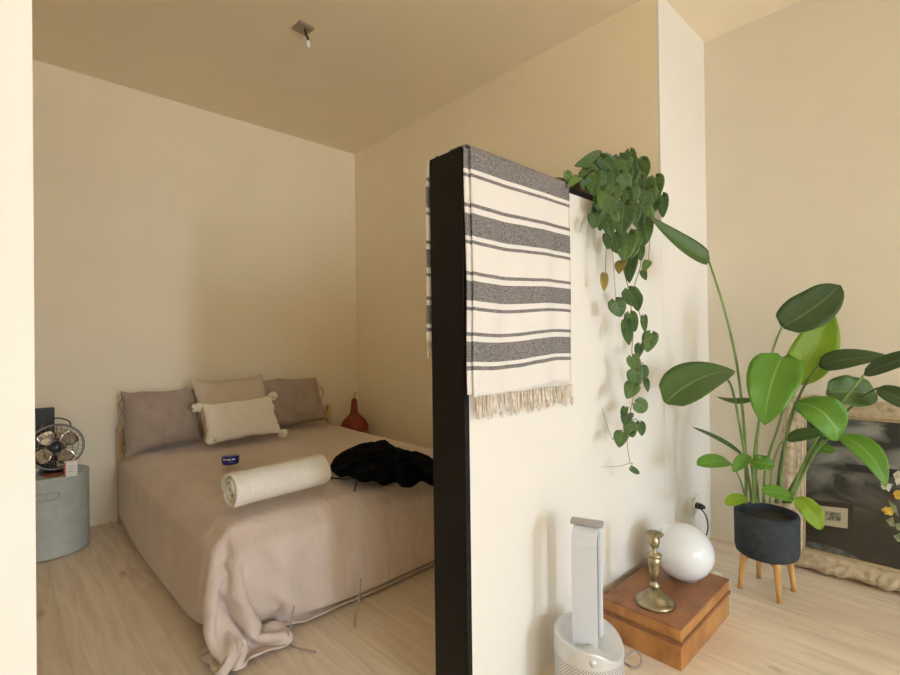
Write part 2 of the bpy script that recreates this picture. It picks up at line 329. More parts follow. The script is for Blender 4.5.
def decode(d, nx, ny):
    """grid of heights and places in millimetres, stored as differences from the neighbouring points"""
    n = nx*ny; P = [[0]*3 for _ in range(n)]
    for k in range(3):
        for i in range(n):
            pr = P[i-1][k] if i % nx else (P[i-nx][k] if i >= nx else 0)
            if i % nx and i >= nx: pr = P[i-1][k]+P[i-nx][k]-P[i-nx-1][k]
            P[i][k] = d[k*n+i]+pr
    return [Vector(p)/1000 for p in P]
DUV = [657,2,9,21,21,6,18,20,26,28,26,29,30,27,-1,-8,-14,-24,-26,19,-2,25,-5,24,16,26,12,18,33,35,34,35,36,34,35,35,35,34,35,35,35,35,34,35,35,35,35,34,35,35,35,34,35,35,34,31,22,16,32,32,32,32,33,33,32,33,34,34,35,34,35,35,-14,29,-12,-8,-15,0,5,2,-2,-3,1,-2,0,-12,6,-4,2,9,24,-32,2,2,23,-9,5,-4,8,-2,1,0,
0,0,-1,1,0,0,0,0,0,0,-1,0,1,-1,0,0,-1,1,0,-1,0,1,-1,0,1,-3,1,16,-1,0,1,0,-1,-3,-1,1,-5,0,-5,0,0,0,-5,-11,36,-2,8,-1,-36,-7,-1,-2,-1,2,-8,-6,4,2,-1,1,-3,12,1,2,-3,3,13,0,-5,11,-2,-1,1,-1,0,0,0,-1,0,1,0,-1,1,-1,0,0,0,0,0,0,-1,1,-1,0,1,-1,0,7,8,-1,1,0,-1,0,-5,3,-2,-5,3,-4,-3,1,-1,0,2,-2,
1,6,-7,12,12,-8,-16,-19,0,-6,-11,2,3,0,6,4,-10,2,11,-1,7,16,-23,-6,19,7,3,0,-1,0,-1,-1,-1,1,-1,0,0,0,0,0,0,1,-1,0,0,0,1,-1,1,-1,0,1,0,-1,4,4,2,1,0,0,1,-3,2,1,-19,1,5,0,0,0,-18,14,-4,-5,-5,3,4,-18,-1,10,-4,-10,-2,0,6,22,-14,-2,17,-24,13,-1,12,0,-6,12,-1,1,0,-2,0,0,1,1,0,0,1,0,0,1,-1,1,0,
0,0,0,1,-1,0,1,0,0,0,0,-1,0,-1,0,0,2,2,2,6,1,-1,-37,17,4,2,0,1,0,-16,1,3,-9,17,-16,0,28,-14,-13,-1,7,6,-17,-8,5,17,39,-31,-6,-2,5,-2,-7,26,-16,1,0,-1,3,0,1,0,-1,1,0,0,0,0,0,1,0,0,0,0,0,0,1,-1,0,0,1,0,-1,1,0,1,-2,1,0,0,0,-3,3,1,2,3,-6,0,-1,-1,-1,-16,-1,0,22,-16,-5,2,-6,12,-1,-9,-5,4,-2,
-5,6,34,-24,0,2,1,0,1,7,3,-2,-1,-1,1,-1,1,0,0,0,0,0,0,0,0,-1,0,0,0,0,1,-1,0,0,1,0,-1,0,0,0,0,1,-1,2,0,-1,1,0,1,-4,2,13,0,-7,-1,-11,-1,0,-2,-8,-12,3,8,7,0,-21,11,4,-10,9,-17,23,-6,-1,0,-2,-3,8,6,-2,2,1,0,3,1,0,0,0,-1,-1,0,1,-1,0,0,0,0,0,0,0,0,0,0,1,-1,0,0,0,1,-1,0,1,-1,0,1,0,-1,1,
-1,-2,2,2,-2,11,-2,3,-21,9,0,0,11,1,-2,-32,14,-12,13,-1,-11,11,2,-5,1,-11,7,-4,-1,8,-1,4,1,4,0,0,-1,5,1,0,-3,0,1,0,0,0,1,-1,0,0,0,1,0,0,-1,0,0,0,1,-1,0,0,0,0,0,0,1,-1,0,0,0,0,0,2,-5,3,2,14,-30,0,19,1,0,0,6,-27,15,-10,-1,21,-16,0,10,-21,15,0,-3,-4,3,-5,-4,11,1,2,5,-2,0,-1,-10,17,-2,-2,2,
0,0,1,-1,0,0,1,0,-1,0,0,0,0,1,-1,0,0,0,0,0,0,0,1,-1,0,0,1,-1,0,1,-1,1,0,1,-4,2,-28,33,8,-5,-2,1,-1,-16,9,-4,-1,-10,1,4,7,-6,16,-17,-3,2,6,-1,0,-8,9,7,6,-2,-4,1,-7,12,-1,-1,0,1,0,0,0,1,0,0,-1,0,1,0,-1,0,0,0,1,-1,0,0,1,-1,0,0,0,1,-1,0,0,1,-1,0,0,0,1,1,-1,0,5,0,0,4,-3,-1,1,20,-20,-3,
24,-44,3,-2,4,4,-6,4,-3,13,3,3,-1,-16,0,25,-9,1,-4,-2,7,0,-2,-1,2,0,1,-1,0,0,0,0,1,0,-1,0,1,0,-1,0,0,0,0,0,0,1,-1,0,0,0,1,-1,0,0,1,-1,1,-1,0,2,-1,0,4,0,-1,-1,3,1,-10,-1,6,-1,10,-4,-31,21,9,-30,23,-12,-11,-5,-2,-3,1,15,-1,17,-1,0,1,1,-1,-2,-1,2,0,0,0,1,-1,0,0,0,0,0,1,-1,0,0,1,-1,0,1,-1,
0,0,0,1,0,-1,0,0,1,-1,0,0,0,0,1,-1,1,1,-1,4,1,-2,0,3,-5,-12,-16,21,3,3,7,-20,-26,11,32,-33,32,-23,-7,23,6,-10,-12,-6,12,4,0,1,-3,2,-3,0,2,1,0,-1,0,1,-1,0,0,0,0,0,1,-1,0,0,0,0,0,1,-1,0,0,0,0,1,-1,0,0,1,-1,0,1,-1,0,1,0,0,1,3,0,-2,4,-2,-9,-10,-3,7,-15,11,21,3,-25,-21,1,27,-23,29,-15,-9,16,
13,-17,-15,1,14,-1,7,-6,-1,-2,4,0,-1,0,1,-1,0,0,0,0,0,0,0,0,0,0,0,1,-1,0,0,1,0,0,-1,0,0,1,-1,0,0,1,-1,0,1,-1,0,1,1,-1,4,-1,2,0,-7,-8,-15,26,-8,-13,-22,36,-7,-4,-11,-16,-8,15,7,14,-20,3,1,18,-20,-11,21,-4,0,3,-5,6,-1,0,1,-1,0,0,0,0,0,1,0,-1,0,0,0,0,0,0,1,0,-1,0,0,0,1,-1,0,0,1,0,-1,0,1,
0,-1,1,0,-1,2,0,4,-3,4,-7,-3,-24,-2,-23,22,19,-10,-2,8,5,-15,-3,-12,1,-17,6,20,-14,-8,8,11,6,-7,-2,-2,6,2,1,0,0,0,0,0,0,0,0,0,0,0,0,0,0,1,-1,0,0,0,0,1,0,-1,0,0,1,-1,0,0,0,1,0,-1,0,1,-1,0,1,1,0,3,1,-6,0,-22,-5,-2,5,-16,10,19,-33,37,-3,9,-12,-17,-20,5,-2,-7,-1,6,7,25,-15,-8,6,3,0,3,-1,1,
-1,0,0,0,0,0,0,0,0,0,0,0,0,0,0,0,0,0,0,0,0,1,0,-1,0,1,0,-1,0,0,0,1,-1,0,1,0,0,0,2,1,-9,3,-29,5,-2,10,26,-26,-9,-1,24,5,10,-5,-2,2,-23,-4,-5,-6,-4,3,7,-4,9,1,1,0,0,0,0,0,1,-1,1,0,0,0,1,0,-1,-1,1,0,0,-1,1,0,0,0,0,1,-1,0,0,1,-1,0,0,1,0,0,0,-1,1,0,-1,0,0,1,-1,-9,10,-28,33,-29,25,20,
-10,32,4,-1,-2,-1,1,1,-6,-3,12,1,-2,-19,-9,-11,-8,10,6,4,-1,1,-1,1,1,-1,0,1,0,-1,1,0,0,0,0,0,0,0,0,1,-1,0,0,0,1,-1,1,-1,0,0,0,0,0,0,0,0,0,1,-1,0,1,0,0,0,-1,-3,-4,23,-38,38,9,3,28,-15,4,10,-1,-39,-6,-3,0,-3,22,12,5,12,-4,-8,-22,-8,-2,15,2,0,0,0,0,1,0,0,0,1,-1,0,0,0,0,0,0,0,0,0,1,-1,1,
0,-1,0,0,0,0,0,1,-1,0,0,0,0,0,0,1,0,0,0,0,1,0,10,2,-15,22,8,1,-1,27,-21,4,2,-15,-1,-4,-4,8,1,-2,-12,-1,2,3,5,9,4,4,-9,-2,1,1,0,0,0,0,0,0,0,0,0,0,0,0,0,0,0,0,0,0,1,-1,0,0,0,0,1,-1,0,0,1,0,0,0,0,-1,0,0,0,0,0,1,0,3,-9,1,18,10,-4,2,3,-28,38,0,-3,-18,-4,0,6,-1,11,-8,4,1,1,1,1,-1,0,1,
0,-1,0,0,0,0,0,0,0,0,0,1,-1,0,0,0,1,0,0,0,-1,1,0,0,-1,0,0,0,0,1,-1,0,0,0,0,0,0,1,0,0,0,0,0,-1,0,-1,-4,-6,-1,-5,10,-3,-3,2,7,0,-8,-15,1,2,2,5,8,4,1,0,0,-1,-3,-4,0,-2,2,0,-1,0,0,0,0,0,1,-1,0,0,1,-1,0,0,0,0,0,0,1,-1,0,0,1,-1,0,0,0,0,1,-1,0,0,1,0,0,-1,0,0,0,0,0,0,-1,0,5,-3,0,0,-19,
10,-1,6,0,0,-11,-1,-4,0,3,10,4,0,-1,0,-2,-3,-1,0,-1,0,2,-1,0,0,0,0,0,0,0,1,-1,0,0,1,0,0,0,0,-1,0,0,0,0,0,0,1,-1,0,0,0,0,1,0,0,-1,0,0,1,0,-1,0,0,0,0,0,-1,1,4,-2,-10,1,-9,8,8,-1,-3,-11,-1,0,0,6,5,0,0,0,-2,0,0,-1,0,0,0,0,0,1,-1,0,0,1,0,-1,0,1,-1,0,0,0,0,0,0,1,0,-1,0,0,0,0,0,0,0,0,
0,0,0,0,0,0,0,0,0,0,0,0,0,0,0,0,0,0,-3,1,4,-6,-4,-2,7,-5,1,-11,1,1,-1,6,2,1,0,-1,1,-1,-1,0,1,0,-1,0,1,-1,1,0,0,-1,0,0,0,0,1,0,-1,0,0,0,0,0,0,1,-1,0,0,0,0,0,0,0,0,1,0,-1,0,0,0,0,0,0,1,0,0,-1,0,0,0,0,0,-1,-1,0,-3,-3,11,1,-33,10,9,0,-5,9,1,0,0,0,-2,-1,-1,1,0,0,0,0,0,0,0,1,0,0,-1,
0,0,0,0,0,1,0,-1,0,0,0,0,0,1,-1,0,0,0,0,0,0,0,0,0,1,-1,0,0,0,0,0,0,0,0,0,0,0,0,0,-1,1,0,-1,-2,-4,18,0,2,-23,-7,0,12,2,0,-1,-1,-2,-1,0,1,0,1,-1,0,1,-1,0,1,-1,0,0,1,-1,0,0,0,0,0,0,1,-1,0,0,0,0,0,0,0,0,0,1,-1,0,1,-1,0,0,1,-1,0,0,0,0,0,0,-1,1,0,0,0,0,1,-1,-1,0,-1,-2,19,-3,-15,-6,3,
-1,6,-1,-1,0,-2,0,0,1,0,0,0,0,1,-1,1,0,-1,0,0,0,0,0,0,0,0,0,0,0,0,1,-1,0,0,0,0,1,-1,0,0,0,1,0,-1,0,0,0,0,0,0,0,0,0,0,0,0,0,0,0,0,0,0,0,0,0,-2,-2,19,-9,-12,-2,1,1,4,1,-2,-1,0,0,1,-1,1,-1,0,0,0,0,0,1,0,0,-1,0,0,1,-1,0,1,0,-1,0,0,0,1,0,-1,0,0,0,1,0,-1,0,0,0,0,0,0,0,0,1,-1,0,0,0,
0,0,1,-1,0,0,0,0,0,0,0,0,-1,-2,21,-14,-8,1,-5,5,2,-1,0,-1,0,0,0,0,0,0,0,1,0,-1,1,-1,0,0,0,0,0,0,1,0,-1,0,1,0,-1,0,0,0,1,-1,0,0,0,0,1,-1,0,0,0,0,0,0,0,0,1,0,-1,0,0,0,0,0,0,0,0,1,-1,0,0,-1,0,-2,26,-28,2,0,-2,2,2,0,0,-1,0,-1,0,0,-1,1,0,0,0,1,-1,0,0,0,1,-1,0,0,0,0,0,0,0,0,0,0,0,0,
0,1,0,-1,0,0,0,1,0,0,-1,0,0,0,0,0,0,0,1,-1,0,0,0,0,0,0,0,0,0,0,0,0,-1,-1,5,-7,0,0,-1,3,1,0,-1,0,0,0,0,0,0,0,0,1,0,-1,0,0,0,0,0,1,-1,0,0,0,0,0,-1,1,1,-1,0,0,0,0,0,1,-1,0,0,0,0,0,0,0,0,0,1,0,-1,0,0,1,-1,0,0,1,-1,0,0,0,0,0,0,-1,0,0,2,-3,-1,-1,1,2,2,-2,0,0,0,0,-1,1,0,0,0,0,0,0,
0,0,0,0,0,0,1,-1,0,0,0,0,0,-1,1,1,-1,0,0,0,0,0,1,-1,0,0,0,0,1,-1,0,1,-1,0,1,-1,0,0,0,0,0,0,0,0,0,0,0,0,0,0,-1,-1,-2,1,-1,0,0,3,0,-1,0,0,-1,1,0,0,0,0,0,0,0,0,1,0,-1,0,0,0,0,1,-1,0,0,0,1,-1,0,0,1,0,0,-1,0,0,0,1,0,-1,0,0,0,1,0,-1,0,0,0,0,0,0,1,-1,0,0,1,-1,0,0,0,0,0,1,-1,-1,-1,
-1,0,1,-1,2,0,0,0,0,0,0,1,-1,0,0,0,0,0,1,-1,0,1,0,-1,0,0,0,1,-1,0,0,0,1,-1,0,0,0,0,1,-1,0,0,0,0,1,-1,0,0,0,0,0,0,0,0,0,0,0,0,0,0,0,0,1,-1,0,0,0,0,0,0,-1,-1,0,0,-1,0,2,1,-1,0,0,1,-1,0,0,0,0,0,0,0,0,0,0,0,0,1,-1,0,0,0,0,0,0,0,0,0,0,0,0,0,0,0,0,0,0,0,0,1,-1,0,0,0,0,0,0,0,0,0,
0,0,0,0,0,0,0,1,-1,1,0,-2,0,0,0,-2,0,0,0,1,1,0,0,0,1,0,-1,-1,1,0,0,1,-1,0,0,0,0,1,-1,0,1,-1,0,0,1,0,0,0,-1,0,0,0,0,0,0,0,0,0,0,0,0,0,1,-1,0,0,0,0,0,0,0,0,0,0,0,0,0,0,0,0,0,0,0,0,-1,1,0,-1,0,0,0,-1,1,0,1,0,1,-1,0,0,-1,1,-1,1,0,0,0,0,1,-1,0,0,0,1,-1,0,0,0,0,0,1,0,-1,0,0,0,0,
0,0,0,0,0,0,0,0,0,0,0,0,0,0,0,0,0,0,0,0,0,0,0,0,0,0,0,0,0,0,0,0,-2,0,0,0,1,0,1,0,-1,-2,1,1,1,0,0,1,-1,0,0,0,1,-1,0,1,0,-1,0,1,0,-1,0,0,0,0,0,1,0,-1,0,0,1,-1,0,0,1,-1,0,0,1,-1,0,0,0,0,0,0,0,0,0,1,-1,0,0,0,0,0,0,0,0,0,0,-1,-1,0,0,0,-1,1,0,0,0,0,0,1,0,0,0,0,0,0,0,0,0,0,0,0,
0,1,-1,0,0,1,0,0,-1,0,0,0,0,1,-1,0,0,1,0,0,-1,1,-1,0,0,1,0,-1,0,0,0,1,-1,0,0,0,1,0,0,-1,0,0,0,0,0,0,-1,1,-2,0,0,1,0,0,0,0,1,0,0,0,0,0,0,-1,0,1,0,0,1,0,-1,0,0,0,1,-1,0,0,0,0,1,0,-1,0,0,0,1,0,-1,0,0,0,0,0,0,0,0,0,0,1,-1,0,0,0,1,0,-1,0,0,0,0,0,0,0,0,0,0,-1,1,0,-1,0,0,-1,1,1,0,
0,-1,0,0,0,0,1,0,1,-1,0,0,0,0,0,1,0,-1,0,0,1,-1,0,0,0,0,0,1,0,-1,0,0,0,1,-1,0,0,0,0,1,0,-1,0,0,0,0,0,0,0,0,0,1,0,-1,0,0,1,-1,0,1,-1,0,0,0,0,-2,1,0,0,0,0,0,0,0,1,0,0,0,0,0,0,0,0,0,1,-1,0,0,0,1,-1,0,0,1,0,-1,0,0,0,0,0,1,-1,0,0,0,1,0,-1,0,0,0,0,0,0,0,0,1,-1,0,0,0,0,0,0,1,-1,
0,0,0,0,0,0,0,0,0,-1,-1,-1,1,0,-1,1,0,1,0,0,0,0,0,0,0,0,1,-1,0,0,0,0,0,0,0,1,0,-1,0,0,1,0,-1,0,0,0,0,1,-1,0,0,0,0,0,0,0,0,0,1,0,-1,0,0,1,0,-1,0,0,0,0,0,1,-1,0,0,0,0,1,-2,1,0,0,-1,0,-1,1,0,0,1,-1,0,0,1,0,0,0,0,0,0,1,-1,0,1,0,-1,0,0,0,0,1,-1,0,0,0,1,-1,0,0,0,0,1,0,-1,0,0,1,
-1,0,0,0,0,0,1,-1,0,0,0,1,0,0,0,-1,0,0,1,-1,1,-1,0,0,0,0,0,0,-1,0,0,-1,1,0,0,1,0,0,0,0,0,0,0,-1,1,0,0,1,-1,0,0,0,0,0,0,0,1,0,-1,0,0,1,-1,0,0,0,0,0,1,-1,0,0,1,-1,0,0,0,0,0,1,-1,0,0,0,0,0,0,0,0,0,0,1,-1,1,0,-1,0,0,0,0,-2,1,0,0,0,0,0,0,1,1,-1,1,-1,0,0,0,0,0,0,0,0,0,0,0,1,0,-1,
0,0,0,1,-1,0,0,1,-1,0,0,0,0,0,0,0,0,0,1,-1,0,1,-1,0,0,0,1,0,0,-1,0,0,1,0,-1,0,0,0,0,0,1,0,-1,0,0,-1,-1,1,0,0,0,0,1,1,-1,1,-1,1,-1,0,0,0,1,0,-1,0,0,1,0,-1,0,1,0,0,-1,0,1,-1,0,0,1,-1,0,0,0,0,0,0,0,0,0,1,0,-1,0,0,0,1,-1,0,0,1,-1,0,0,0,0,0,0,1,-1,0,0,0,0,0,0,-1,0,0,0,0,0,0,1,0,
1,-1,0,0,0,-1,1,1,-1,0,0,1,0,0,0,0,-1,0,0,0,1,-1,0,1,-1,0,0,1,-1,0,0,0,1,-1,0,0,0,0,0,0,1,-1,0,0,0,0,0,0,1,-1,0,0,0,0,0,0,0,0,0,0,0,-1,1,-1,0,0,0,0,0,1,1,0,-1,-1,1,0,0,0,-1,1,1,0,0,-1,0,0,0,0,1,-1,0,0,0,1,-1,0,1,0,-1,0,1,0,-1,0,0,1,0,-1,0,0,0,0,0,0,0,0,0,1,-1,0,0,0,0,0,1,-1,
0,0,0,0,0,0,0,0,0,0,0,-1,0,0,0,1,0,0,0,0,0,0,0,0,0,0,1,1,-2,0,0,0,0,0,0,1,0,-1,0,0,1,-1,0,0,1,-1,0,0,1,-1,0,0,0,1,-1,0,0,0,0,1,0,-1,0,-1,1,0,0,0,0,0,0,0,0,0,0,0,0,0,0,1,-1,-1,0,0,0,0,1,1,-1,0,-1,2,-1,0,0,0,0,1,0,-2,1,1,0,0,-1,0,0,0,0,1,-1,0,0,1,-1,0,0,1,0,-1,0,1,0,-1,0,0,1,
0,0,-1,0,0,0,1,-1,0,0,0,-1,1,0,0,0,1,-1,0,0,0,0,0,0,0,0,-1,0,0,1,0,0,0,0,0,0,0,0,-1,0,0,0,1,0,-2,2,0,0,0,1,0,0,-1,0,0,1,-1,0,0,0,0,0,0,0,1,0,-1,0,1,-1,0,0,0,0,1,-1,0,0,0,0,0,0,0,1,-1,0,0,0,0,1,-1,0,0,0,0,0,0,0,0,0,0,-1,0,1,0,0,0,1,-1,0,0,0,0,0,0,-1,2,0,0,0,-1,0,0,0,1,-1,0,
0,1,-1,0,1,-1,0,0,0,0,0,1,-1,0,1,-1,0,0,0,0,1,-1,0,0,0,0,0,0,0,0,0,0,1,0,-1,0,-1,1,0,0,1,-1,-1,-1,0,0,0,0,2,-1,0,0,0,1,-1,0,-1,1,0,0,0,0,0,0,0,1,0,-1,0,0,1,-1,0,0,1,-1,0,1,0,0,0,0,-1,0,1,-1,0,1,-1,0,0,0,0,0,0,0,0,0,0,0,0,0,0,1,-1,0,0,0,-1,0,1,0,0,0,0,-1,0,0,1,0,0,0,0,0,1,-1,
0,-1,1,-1,1,1,0,-1,1,0,0,-1,0,1,0,-1,0,1,0,-1,0,1,0,-1,0,0,0,0,0,0,0,1,-1,0,1,-1,0,0,0,0,0,0,1,-1,0,0,0,0,0,0,0,0,1,-1,-1,1,0,1,-1,0,0,-1,1,0,-1,1,0,0,0,0,0,0,-1,1,0,0,-1,1,0,0,0,0,0,1,-1,0,0,1,0,-1,0,1,-1,0,0,1,0,-1,0,0,1,-1,0,0,1,-1,0,1,0,0,-1,0,0,0,-1,1,0,0,-1,1,0,0,0,0,
-1,1,0,-1,1,0,0,0,0,0,-1,1,0,-1,1,0,0,0,-1,0,1,0,0,0,0,0,0,1,0,0,-1,0,1,0,-1,0,0,1,-1,0,1,0,0,-1,0,1,-1,0,0,1,-1,0,0,0,0,0,0,0,0,0,0,0,0,0,0,-1,1,0,0,-1,0,1,0,1,-1,0,-1,1,0,0,0,0,0,-1,0,1,-1,1,0,1,0,-1,0,0,0,0,0,1,0,-1,0,0,1,0,-1,0,1,0,0,-1,1,0,-1,0,0,1,0,-1,1,-1,0,0,1,0,-1,
1,-1,0,0,0,0,0,-1,1,0,0,0,0,0,0,-1,0,1,-1,1,0,0,0,0,0,0,0,0,-1,0,1,0,0,0,0,1,-1,0,0,-1,0,1,-1,0,1,1,0,0,0,0,-1,1,0,-1,0,0,1,-1,0,1,0,0,-1,0,1,-1,1,0,-1,0,0,1,-1,1,0,0,-1,0,-1,1,-1,1,0,-1,1,0,-1,1,0,-1,0,1,0,-1,0,1,0,0,0,0,0,0,-1,1,0,-1,0,1,1,-1,0,0,0,-1,1,0,1,-1,0,1,0,-1,1,0,
-1,1,0,0,-1,1,0,-1,0,0,1,-1,0,1,-1,0,1,-1,0,0,1,-1,0,0,0,0,0,0,0,0,0,0,0,-1,1,0,-1,0,1,0,0,0,0,0,0,1,-1,0,0,0,0,-1,1,0,0,-1,1,1,0,0,-1,0,0,0,0,1,0,-1,0,1,0,-1,1,0,-1,0,1,0,-1,1,0,-1,0,1,-1,0,1,-1,0,1,-1,0,0,1,-1,0,1,-1,0,0,0,-1,0,1,0,0,0,0,0,0,-1,0,0,2,-2,1,0,0,0,0,-1,0,0,1,
0,-1,0,1,0,0,0,0,-1,0,1,0,1,0,0,0,0,0,-1,1,0,-1,1,0,-1,0,1,0,-1,1,0,-1,1,-1,0,0,0,0,0,0,0,0,1,-1,0,0,-1,0,0,1,0,0,-1,1,0,-1,1,0,0,-1,0,2,-2,0,1,0,0,0,0,0,0,-1,1,0,-1,0,1,1,0,-1,-1,0,1,0,0,0,0,1,0,-1,1,0,-1,1,0,-1,1,0,-1,0,1,0,-1,1,-1,0,0,0,0,0,1,-1,0,0,0,0,0,0,0,0,0,0,-1,0,1,
0,-1,1,0,0,0,-1,0,0,0,0,2,0,-1,0,-1,1,0,0,0,0,-1,0,0,1,1,0,0,-1,-1,1,0,0,1,-1,0,1,0,-1,1,0,-1,1,0,-1,1,0,0,-1,1,0,-1,0,-1,1,0,0,0,1,-1,0,0,1,-1,0,0,0,-1,0,1,0,0,-1,1,0,0,-1,0,1,0,0,-1,1,0,0,0,-1,0,-1,0,1,0,1,-2,-1,1,1,0,1,0,0,-1,1,0,0,-1,1,0,0,-1,1,0,0,0,0,0,0,0,0,-1,1,0,-1,1,
-1,0,0,0,1,-1,0,1,-1,0,0,0,0,0,-1,1,0,0,0,0,0,0,0,-1,1,0,-1,0,1,-2,1,1,0,0,0,0,0,0,-1,1,0,0,-2,0,1,2,0,1,-1,-1,0,0,0,0,1,0,-1,1,0,0,-1,1,0,-1,1,0,-1,1,0,-1,1,-1,0,0,1,0,-1,1,-1,0,1,-1,0,1,-1,-1,1,0,0,0,-1,0,1,0,-1,1,0,-1,1,0,0,-1,0,1,0,0,0,-1,0,0,1,1,1,-2,-2,0,1,1,0,1,0,0,-1,
1,0,0,0,0,0,0,0,-1,1,0,-1,1,0,0,0,0,-1,1,0,0,-1,1,-1,0,0,0,0,0,0,0,0,0,-1,1,0,0,-1,0,1,0,-1,0,1,0,-1,1,0,0,-2,1,0,2,-1,0,0,0,0,0,0,0,1,0,-2,-2,1,1,2,0,0,0,-1,1,0,-1,1,0,0,0,0,0,0,-1,1,0,0,0,0,0,0,0,0,-1,0,0,0,0,0,0,0,0,0,0,0,0,0,0,0,-1,1,0,0,-1,1,0,-1,0,1,0,-1,0,-1,1,0,1,-1,
1,0,0,0,0,-1,2,1,0,-2,-2,-1,2,1,0,1,0,0,-1,1,-1,1,-1,1,0,-1,1,0,0,0,-1,0,0,1,0,0,0,0,0,0,-1,0,0,0,0,0,0,0,1,-1,0,0,-1,0,1,0,0,-1,1,0,-1,1,0,0,-1,0,0,-2,1,2,0,0,-1,1,0,0,0,0,1,1,1,-2,-4,0,1,2,1,-1,1,-1,1,0,0,0,0,0,0,0,0,0,1,-1,0,0,0,0,-1,1,0,-1,0,0,1,-1,0,0,0,1,-1,0,0,0,0,0,0,
0,-1,1,0,0,0,0,0,0,0,0,0,0,-2,1,1,-1,0,1,0,0,-1,1,0,0,1,0,2,1,-4,-4,0,3,1,2,-3,2,0,0,0,0,0,0,0,0,0,0,0,0,0,-1,0,0,1,0,-1,1,0,-1,0,1,0,-1,0,0,0,0,0,0,0,0,0,-1,1,-1,0,1,0,-1,1,0,0,-1,1,-1,0,3,-3,0,1,-1,0,0,0,0,0,0,1,0,1,3,-2,-7,0,1,3,0,3,-2,-1,1,0,0,0,0,-1,1,0,0,-1,1,1,0,-2,0,
0,0,1,-1,0,1,0,-1,0,1,-1,0,1,-1,0,1,-1,0,-1,1,0,0,0,0,-1,1,0,-1,0,1,-3,2,0,1,0,-1,0,0,1,0,0,0,0,0,2,-2,1,2,3,-3,-9,4,-2,4,0,0,0,0,1,0,0,0,0,0,0,0,0,0,0,-1,0,0,0,0,0,1,0,0,-1,0,0,0,0,0,0,0,0,0,0,0,0,0,-1,1,0,-1,1,0,-1,1,0,-1,0,-3,2,2,-1,0,0,0,0,1,0,-1,1,0,2,-1,-1,1,4,2,-6,-10,
10,-5,4,0,4,-8,8,-3,0,0,0,0,0,0,0,0,0,-1,1,0,0,0,-1,0,1,1,0,0,-2,0,1,-1,0,1,-1,0,1,-1,0,-1,1,-1,0,1,0,-1,1,0,-1,-2,2,0,-1,1,0,0,0,1,0,1,0,0,-1,1,2,2,-3,-1,1,4,3,-8,-8,11,-6,4,2,3,-10,5,0,0,1,-1,0,-1,1,0,-1,1,1,-1,-1,0,1,-1,0,1,0,0,0,-1,0,0,0,0,0,0,0,0,0,0,0,0,0,0,-1,1,0,-1,0,-1,
0,1,0,-1,2,0,-1,0,1,0,0,0,0,-1,3,0,0,-1,-1,2,3,3,-10,-5,9,-1,1,1,1,2,-3,-2,0,0,0,0,0,0,0,1,0,-2,1,0,-1,1,0,0,1,-2,0,0,0,1,-1,0,0,0,0,0,0,0,0,0,-1,0,1,-1,0,1,-1,2,-3,1,1,-2,2,1,-2,0,1,0,-1,0,1,0,1,0,0,0,0,-1,2,3,3,-9,-2,4,0,1,2,-2,4,-2,-3,1,-1,1,-1,0,0,1,-2,1,0,-1,1,-1,1,0,0,0,
-1,1,-1,0,0,0,0,-1,0,0,1,0,0,0,0,0,0,0,-1,0,-2,1,0,1,-1,0,4,-2,0,0,0,0,0,0,-1,1,1,0,0,0,0,0,-1,1,3,3,-8,2,3,-3,1,1,-1,4,-1,-3,0,-1,1,-1,0,0,0,1,-1,0,-1,1,0,0,0,-1,0,0,1,-1,0,0,0,0,0,0,0,0,0,0,0,-1,0,0,0,-1,1,-2,3,-1,-1,1,5,-14,9,1,2,-2,-2,1,1,-1,1,1,1,-1,0,0,-1,0,0,2,2,-3,-1,2,
0,2,-2,0,3,0,-2,0,-1,0,1,-2,1,0,0,-1,0,0,0,0,-1,1,0,-1,0,0,0,0,0,0,-1,1,0,1,-1,0,-1,1,-2,1,0,-2,3,-1,1,-1,-4,8,-12,7,0,4,-3,0,-9,7,1,1,0,1,0,0,-1,0,1,-1,-1,-1,1,1,3,-2,1,1,-1,-1,1,2,0,-1,0,-1,0,1,-1,0,-2,1,0,0,-1,0,0,0,1,0,-1,0,0,0,0,-1,0,1,1,-1,0,0,0,-1,0,-1,1,0,-1,1,0,1,3,-11,
5,2,0,0,1,-1,-32,35,-2,0,-1,0,-1,-1,0,2,1,1,1,0,-1,0,2,2,-3,0,1,-1,-2,0,2,0,0,0,-1,-1,1,-1,2,-1,0,-2,1,-1,0,1,1,-1,0,-1,0,-2,0,0,0,2,1,0,-1,-1,0,0,0,0,-2,2,-1,2,-2,0,-6,7,-1,-1,2,2,-3,2,1980,-17,-16,-1,3,8,9,-16,-1,0,2,3,6,15,31,33,22,22,-22,22,-32,5,36,-25,6,-3,29,-27,-2,0,0,0,1,1,-1,
0,0,0,0,0,1,1,0,1,2,1,1,2,1,2,2,1,2,2,3,12,-14,-22,-14,-13,-13,-13,-13,-11,-13,-9,-8,-5,-5,1,1,1,14,16,-5,-16,12,3,-14,17,-1,5,2,-2,0,-33,-8,-4,-3,6,42,-22,2,14,-29,35,0,-1,-17,17,2,0,0,1,-1,0,1,-1,0,0,0,1,-1,0,1,0,-1,0,1,-1,1,-1,0,1,0,-1,-1,-5,-4,8,0,0,0,0,1,-3,3,0,-2,-2,5,0,1,0,-18,15,
31,4,-34,5,27,3,-3,1,-4,4,-16,-12,-12,-6,10,-1,11,-24,46,1,1,0,0,-13,13,-9,10,2,1,-1,1,-1,0,1,0,-1,1,-1,1,-1,0,0,1,0,-1,1,-1,1,-1,0,0,1,0,-6,3,0,0,0,0,1,-3,3,1,-2,0,2,1,0,-1,0,-17,-2,0,21,34,-32,-7,12,19,3,2,-12,-18,3,-14,3,2,1,-1,13,13,-11,19,-18,-35,41,-20,18,-13,-4,-4,-3,-3,-1,0,-1,0,1,0,
